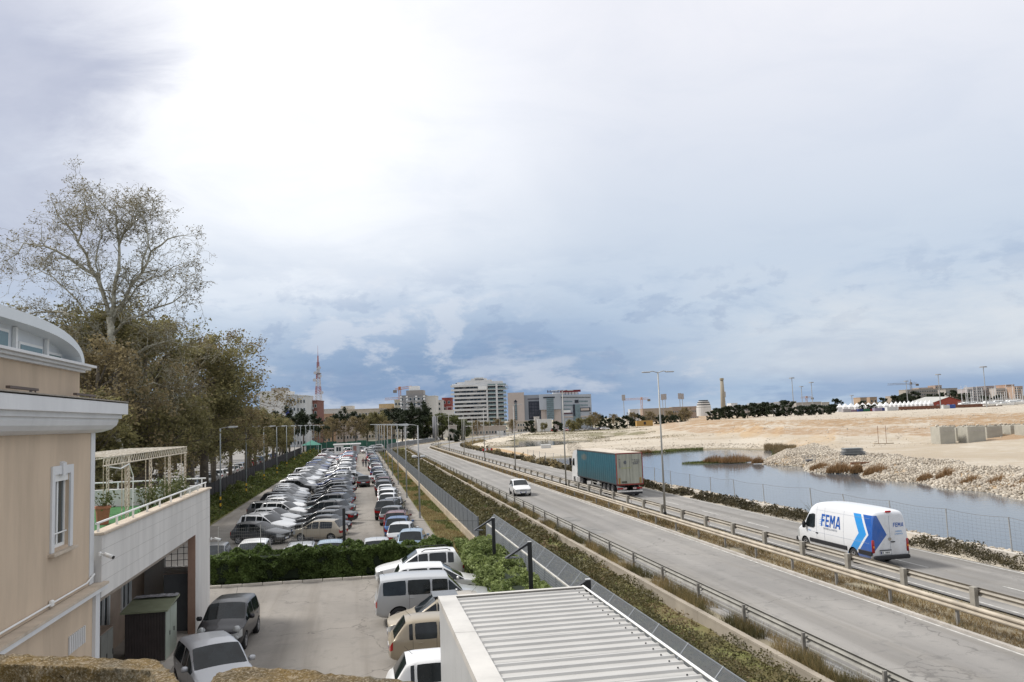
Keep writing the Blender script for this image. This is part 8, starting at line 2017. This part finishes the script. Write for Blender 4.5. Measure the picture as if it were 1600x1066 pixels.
# ---------------- port: tents, containers, halls, hill, yachts
def tent_row(px0, px1, n, y, D, z0, tag_):
    for i in range(n):
        px = px0+(px1-px0)*(i+.5)/n; q = at(px, 645, D-i*3.0); Dk = D-i*3.0; k = Dk/FPX; w_ = (px1-px0)/n*k; h = at(px, y-(i*.33), Dk).z-z0; t = empty('marquee', (q.x, q.y, z0), -AL, 'white pointed marquee, %s from the left %s' % (nth(i) if i else 'first', tag_), 'marquee', 'white marquees in the port')
        a = w_*.49; mb = MB(); mb.add([(-a, -a, h*.55), (a, -a, h*.55), (a, a, h*.55), (-a, a, h*.55), (0, 0, h)], [(0, 1, 4), (1, 2, 4), (2, 3, 4), (3, 0, 4)]); mb.build('tent_roof', WHITE, t); MB().span((-a*.97, -a*.97, 0), (a*.97, a*.97, h*.55)).build('tent_wall', wallm((.6, .6, .6)), t)
tent_row(1308, 1390, 9, 630.5, 560, 5.2, 'in the left marquee row'); tent_row(1391, 1458, 10, 627.5, 530, 5.4, 'in the right marquee row')
for a, b_, yt, D, c, l in ((1319, 1331, 639, 470, (.35, .33, .33), 'grey shipping container left of the coloured ones'), (1331, 1341, 640, 470, (.28, .2, .25), 'dusky purple shipping container'), (1342.5, 1350, 639.2, 468, (.03, .05, .17), 'dark blue shipping container left of the green one'), (1350.5, 1361, 639, 468, (.03, .13, .07), 'green shipping container between the blue and red ones'), (1361.5, 1367, 639, 468, (.25, .03, .04), 'short red shipping container'), (1368, 1380, 637.5, 465, (.28, .25, .33), 'lilac and white shipping container'), (1380, 1387, 637, 465, (.04, .06, .2), 'short blue shipping container'), (1388, 1405, 636, 460, (.6, .6, .58), 'white site cabin at the left end of the brown wall'), (1476, 1486, 633, 440, (.58, .58, .56), 'white trailer beside the blue one'), (1486, 1495, 632, 440, (.07, .12, .35), 'blue trailer on top of the fill')):
    q = at((a+b_)/2, 640, D); zb = terrain_h(q.x, q.y); t, W_, H_ = building(a, b_, yt, D, 3, c, l, roof=False, name='shipping_container', cat='container', z0=zb)
    for i in range(int(W_/.8)): MB().span((-W_/2+.2+i*.8, -.05, .1), (-W_/2+.5+i*.8, -.003, H_-.1)).build('rib', wallm(tuple(x*.85 for x in c)), t)
q0 = at(1404, 641, 450); q1 = at(1566, 632, 450); t = empty('brown_quay_wall', (q0.x, q0.y, 6.0), 0, 'long rust-brown sheet wall along the edge of the port', 'wall'); d = q1-q0; n = 22; a = math.atan2(d.y, d.x)
for i in range(n): u = d*((i+.5)/n); m_ = MB().bevel_box((0, 0, .1), (d.length/n-.1, .3, 1.7), .03); o = m_.build('wall_panel', wallm((.17, .08, .05)), t); o.location = (u.x, u.y, .5); o.rotation_euler = (0, 0, a)
# gabled red and grey hall
D = 560; q = at(1478, 640, D); k = D/FPX; z0 = 6; t = empty('gabled_hall', (q.x, q.y, z0), -AL, 'grey-roofed hall with a red gable below the hill-top building', 'hall'); Z = lambda y: at(1478, y, D).z-z0
mb = MB(); mb.prism([(-28*k, 0), (28*k, 0), (28*k, Z(628)), (6*k, Z(620.5)), (-28*k, Z(631))], 1, 0, 30); mb.build('wall', wallm((.30, .07, .05)), t)
mb = MB(); mb.add([(-30*k, -1, Z(631)-.2), (6*k, -1, Z(620)), (6*k, 32, Z(618.5)), (-30*k, 32, Z(629)), (30*k, -1, Z(627.8)), (30*k, 32, Z(626.5))], [(0, 1, 2, 3), (1, 4, 5, 2)]); mb.build('roof', wallm((.40, .40, .37)), t)
for i in range(6): MB().span(((-22+i*8)*k, -.1, 1), ((-18+i*8)*k, -.02, Z(632))).build('panel', wallm((.42, .40, .4)), t)
# the hill and what stands on it
mb = MB(); vs = []; N = 40
for j in range(12):
    for i in range(N+1):
        px = 1270+(1760-1270)*i/N; D = 620+j*45; p = at(px, 640, D); yt = {0: 0}.get(j); hgt = 6.2+max(0, 15*math.exp(-((px-1460)/75)**2)+9*math.exp(-((px-1640)/90)**2)+3*math.exp(-((px-1350)/60)**2))*math.sin(math.pi*min(1, j/8.0)*.5)+.8*noise.noise(Vector((px*.05, j*.6, 1))); vs.append((p.x, p.y, hgt))
mb.add(vs, [(j*(N+1)+i, j*(N+1)+i+1, (j+1)*(N+1)+i+1, (j+1)*(N+1)+i) for j in range(11) for i in range(N)]); o = mb.build('hill', mat('hill_ground', (.10, .095, .05), .95, .3, .03), smooth=True, fix=False); o['kind'] = 'structure'
for a, b_, yt, D, c, l, fl, by, z0 in ((1419.5, 1500, 608, 760, (.36, .32, .27), 'long many-windowed building on the hill', 4, 30, 10), (1440, 1466, 606, 775, (.40, .33, .28), 'raised middle wing of the hill-top building', 5, 10, 10), (1466, 1476, 602.5, 770, (.33, .25, .2), 'brown tower of the hill-top building', 6, 3, 10), (1482, 1500, 609, 740, (.42, .38, .34), 'right wing of the hill-top building', 3, 8, 10), (1398, 1418, 619, 700, (.40, .33, .26), 'sandy houses left of the hill-top building', 3, 6, 8), (1347, 1357, 621.5, 680, (.42, .30, .2), 'small square ochre tower house', 2, 2, 6), (1362, 1373, 621, 690, (.42, .30, .2), 'second small ochre tower house', 2, 2, 6),
    (1503, 1514, 616, 640, (.30, .20, .17), 'brown block behind the first yacht masts', 4, 4, 6), (1515, 1524, 608, 650, (.42, .38, .36), 'grey-white block behind the masts', 6, 3, 6), (1525, 1541, 605, 660, (.44, .40, .38), 'tall pale block left of the tallest light mast', 7, 5, 6), (1546, 1560, 603.5, 660, (.30, .24, .22), 'dark brown block right of the tallest light mast', 7, 5, 6), (1561, 1576, 607, 650, (.50, .45, .40), 'cream block among the yacht masts', 6, 5, 6), (1577, 1590, 601.5, 660, (.42, .28, .2), 'terracotta block near the right edge', 7, 4, 6), (1590, 1603, 604, 640, (.45, .32, .24), 'ochre block touching the right edge', 7, 4, 6)):
    building(a, b_, yt, D, 14, c, l, fl, by, z0=z0, win=(1.4, 1.6))
hp = sorted([prng.uniform(1390, 1520) for _ in range(18)]+[prng.uniform(1300, 1600) for _ in range(8)])
for i, px in enumerate(hp):
    D = prng.uniform(560, 700); p = at(px, 640, D); zz = 6+max(0, 15*math.exp(-((px-1460)/75)**2))*min(1, max(0, (D-610)/250)); put_tree('evergreen', p.x, p.y, zz-.5, prng.uniform(.8, 1.2), px, 'dark tree on the port hill, %s from the left of its scatter' % (nth(i) if i else 'first'), 'dark trees scattered on the port hill')
for i in range(10):
    px = 1298+i*2.2 if i < 4 else 1312+i*9; p = at(px, 645, 540); put_tree('evergreen', p.x, p.y, 5.2, .62 if i < 4 else .5, px, 'dark bush tree %s marquees, %s from the left' % ('left of the' if i < 4 else 'behind the', nth(i) if i else 'first'), 'bush trees by the marquees')
# yachts: hulls, cabins, masts
def yacht(px, ymast, D, k_, label):
    q = at(px, 636, D); z0 = 5.6; q.z = z0; zd = terrain_h(q.x, q.y); t = empty('yacht', (q.x, q.y, zd), prng.uniform(-.5, .5), label, 'yacht', 'yachts laid up at the marina'); s = k_
    prof = [(-5, 1.2), (-4.6, .2), (3.5, .2), (5.6, 1.7), (-5, 1.55)]; vs = []
    mb = MB(); 
    for sx, w_ in ((-5, 1.3), (-2, 1.7), (2, 1.6), (4.4, .8), (5.7, .05)):
        vs += [(sx*s, -w_*s, (1.6+.06*sx)*s), (sx*s, -w_*.55*s, .5*s), (sx*s, w_*.55*s, .5*s), (sx*s, w_*s, (1.6+.06*sx)*s)]
    mb.add(vs, [(i*4+j, i*4+j+1, i*4+5+j, i*4+4+j) for i in range(4) for j in range(3)]+[(i*4, i*4+4, i*4+7, i*4+3) for i in range(4)]+[(0, 1, 2, 3)]); mb.build('hull', WHITE, t)
    MB().bevel_box((-.6*s, 0, 2.1*s), (4.2*s, 2.0*s, .9*s), .3*s).build('cabin', WHITE, t); MB().span((-2.4*s, -1.02*s, 2.1*s), (1.2*s, 1.02*s, 2.35*s)).build('window', GLASS, t)
    h = at(px, ymast, D).z-zd; MB().cyl((.4*s, 0, 1.8*s), (.4*s, 0, h), .2, .14, 5).build('mast', mat('mast_alloy', (.58, .58, .57), .4, .05, 1), t); MB().cyl((.4*s, 0, 2.9*s), (-4*s, 0, 3.0*s), .09, n=5).build('boom', GALV, t)
    MB().cyl((.4*s-1.2, 0, h*.6), (.4*s+1.2, 0, h*.6), .04, n=4).build('spreader', GALV, t)
ys = [1503, 1509, 1513, 1517, 1521, 1527, 1531, 1536, 1540, 1547, 1551, 1555, 1559, 1563, 1567, 1571, 1574, 1578, 1582, 1586, 1590, 1594, 1598, 1603]
for i, px in enumerate(ys):
    yacht(px+prng.uniform(-1, 1), prng.uniform(600, 617), 470+prng.uniform(-30, 40), prng.uniform(.8, 1.25), 'white yacht with a bare mast, %s from the left at the marina' % (nth(i) if i else 'first'))
# parked rows seen as small cars far off: beside the marina and below the office building
for i in range(26):
    px = 866+i*6.2 if i < 14 else 1408+(i-14)*6.0; D = 445 if i < 14 else 455; q = at(px, 660, D); zz = terrain_h(q.x, q.y); sh = prng.choice(['white', 'silver', 'light grey', 'dark grey', 'white', 'red'])
    place_car('hatchback', q.x, q.y, zz if i >= 14 else .6, prng.uniform(0, 360), CC[sh], '%s car, %s of the far row %s' % (sh, nth(i if i < 14 else i-14) if i not in (0, 14) else 'first', 'below the office building' if i < 14 else 'along the brown quay wall'), 'far parked cars', 0)
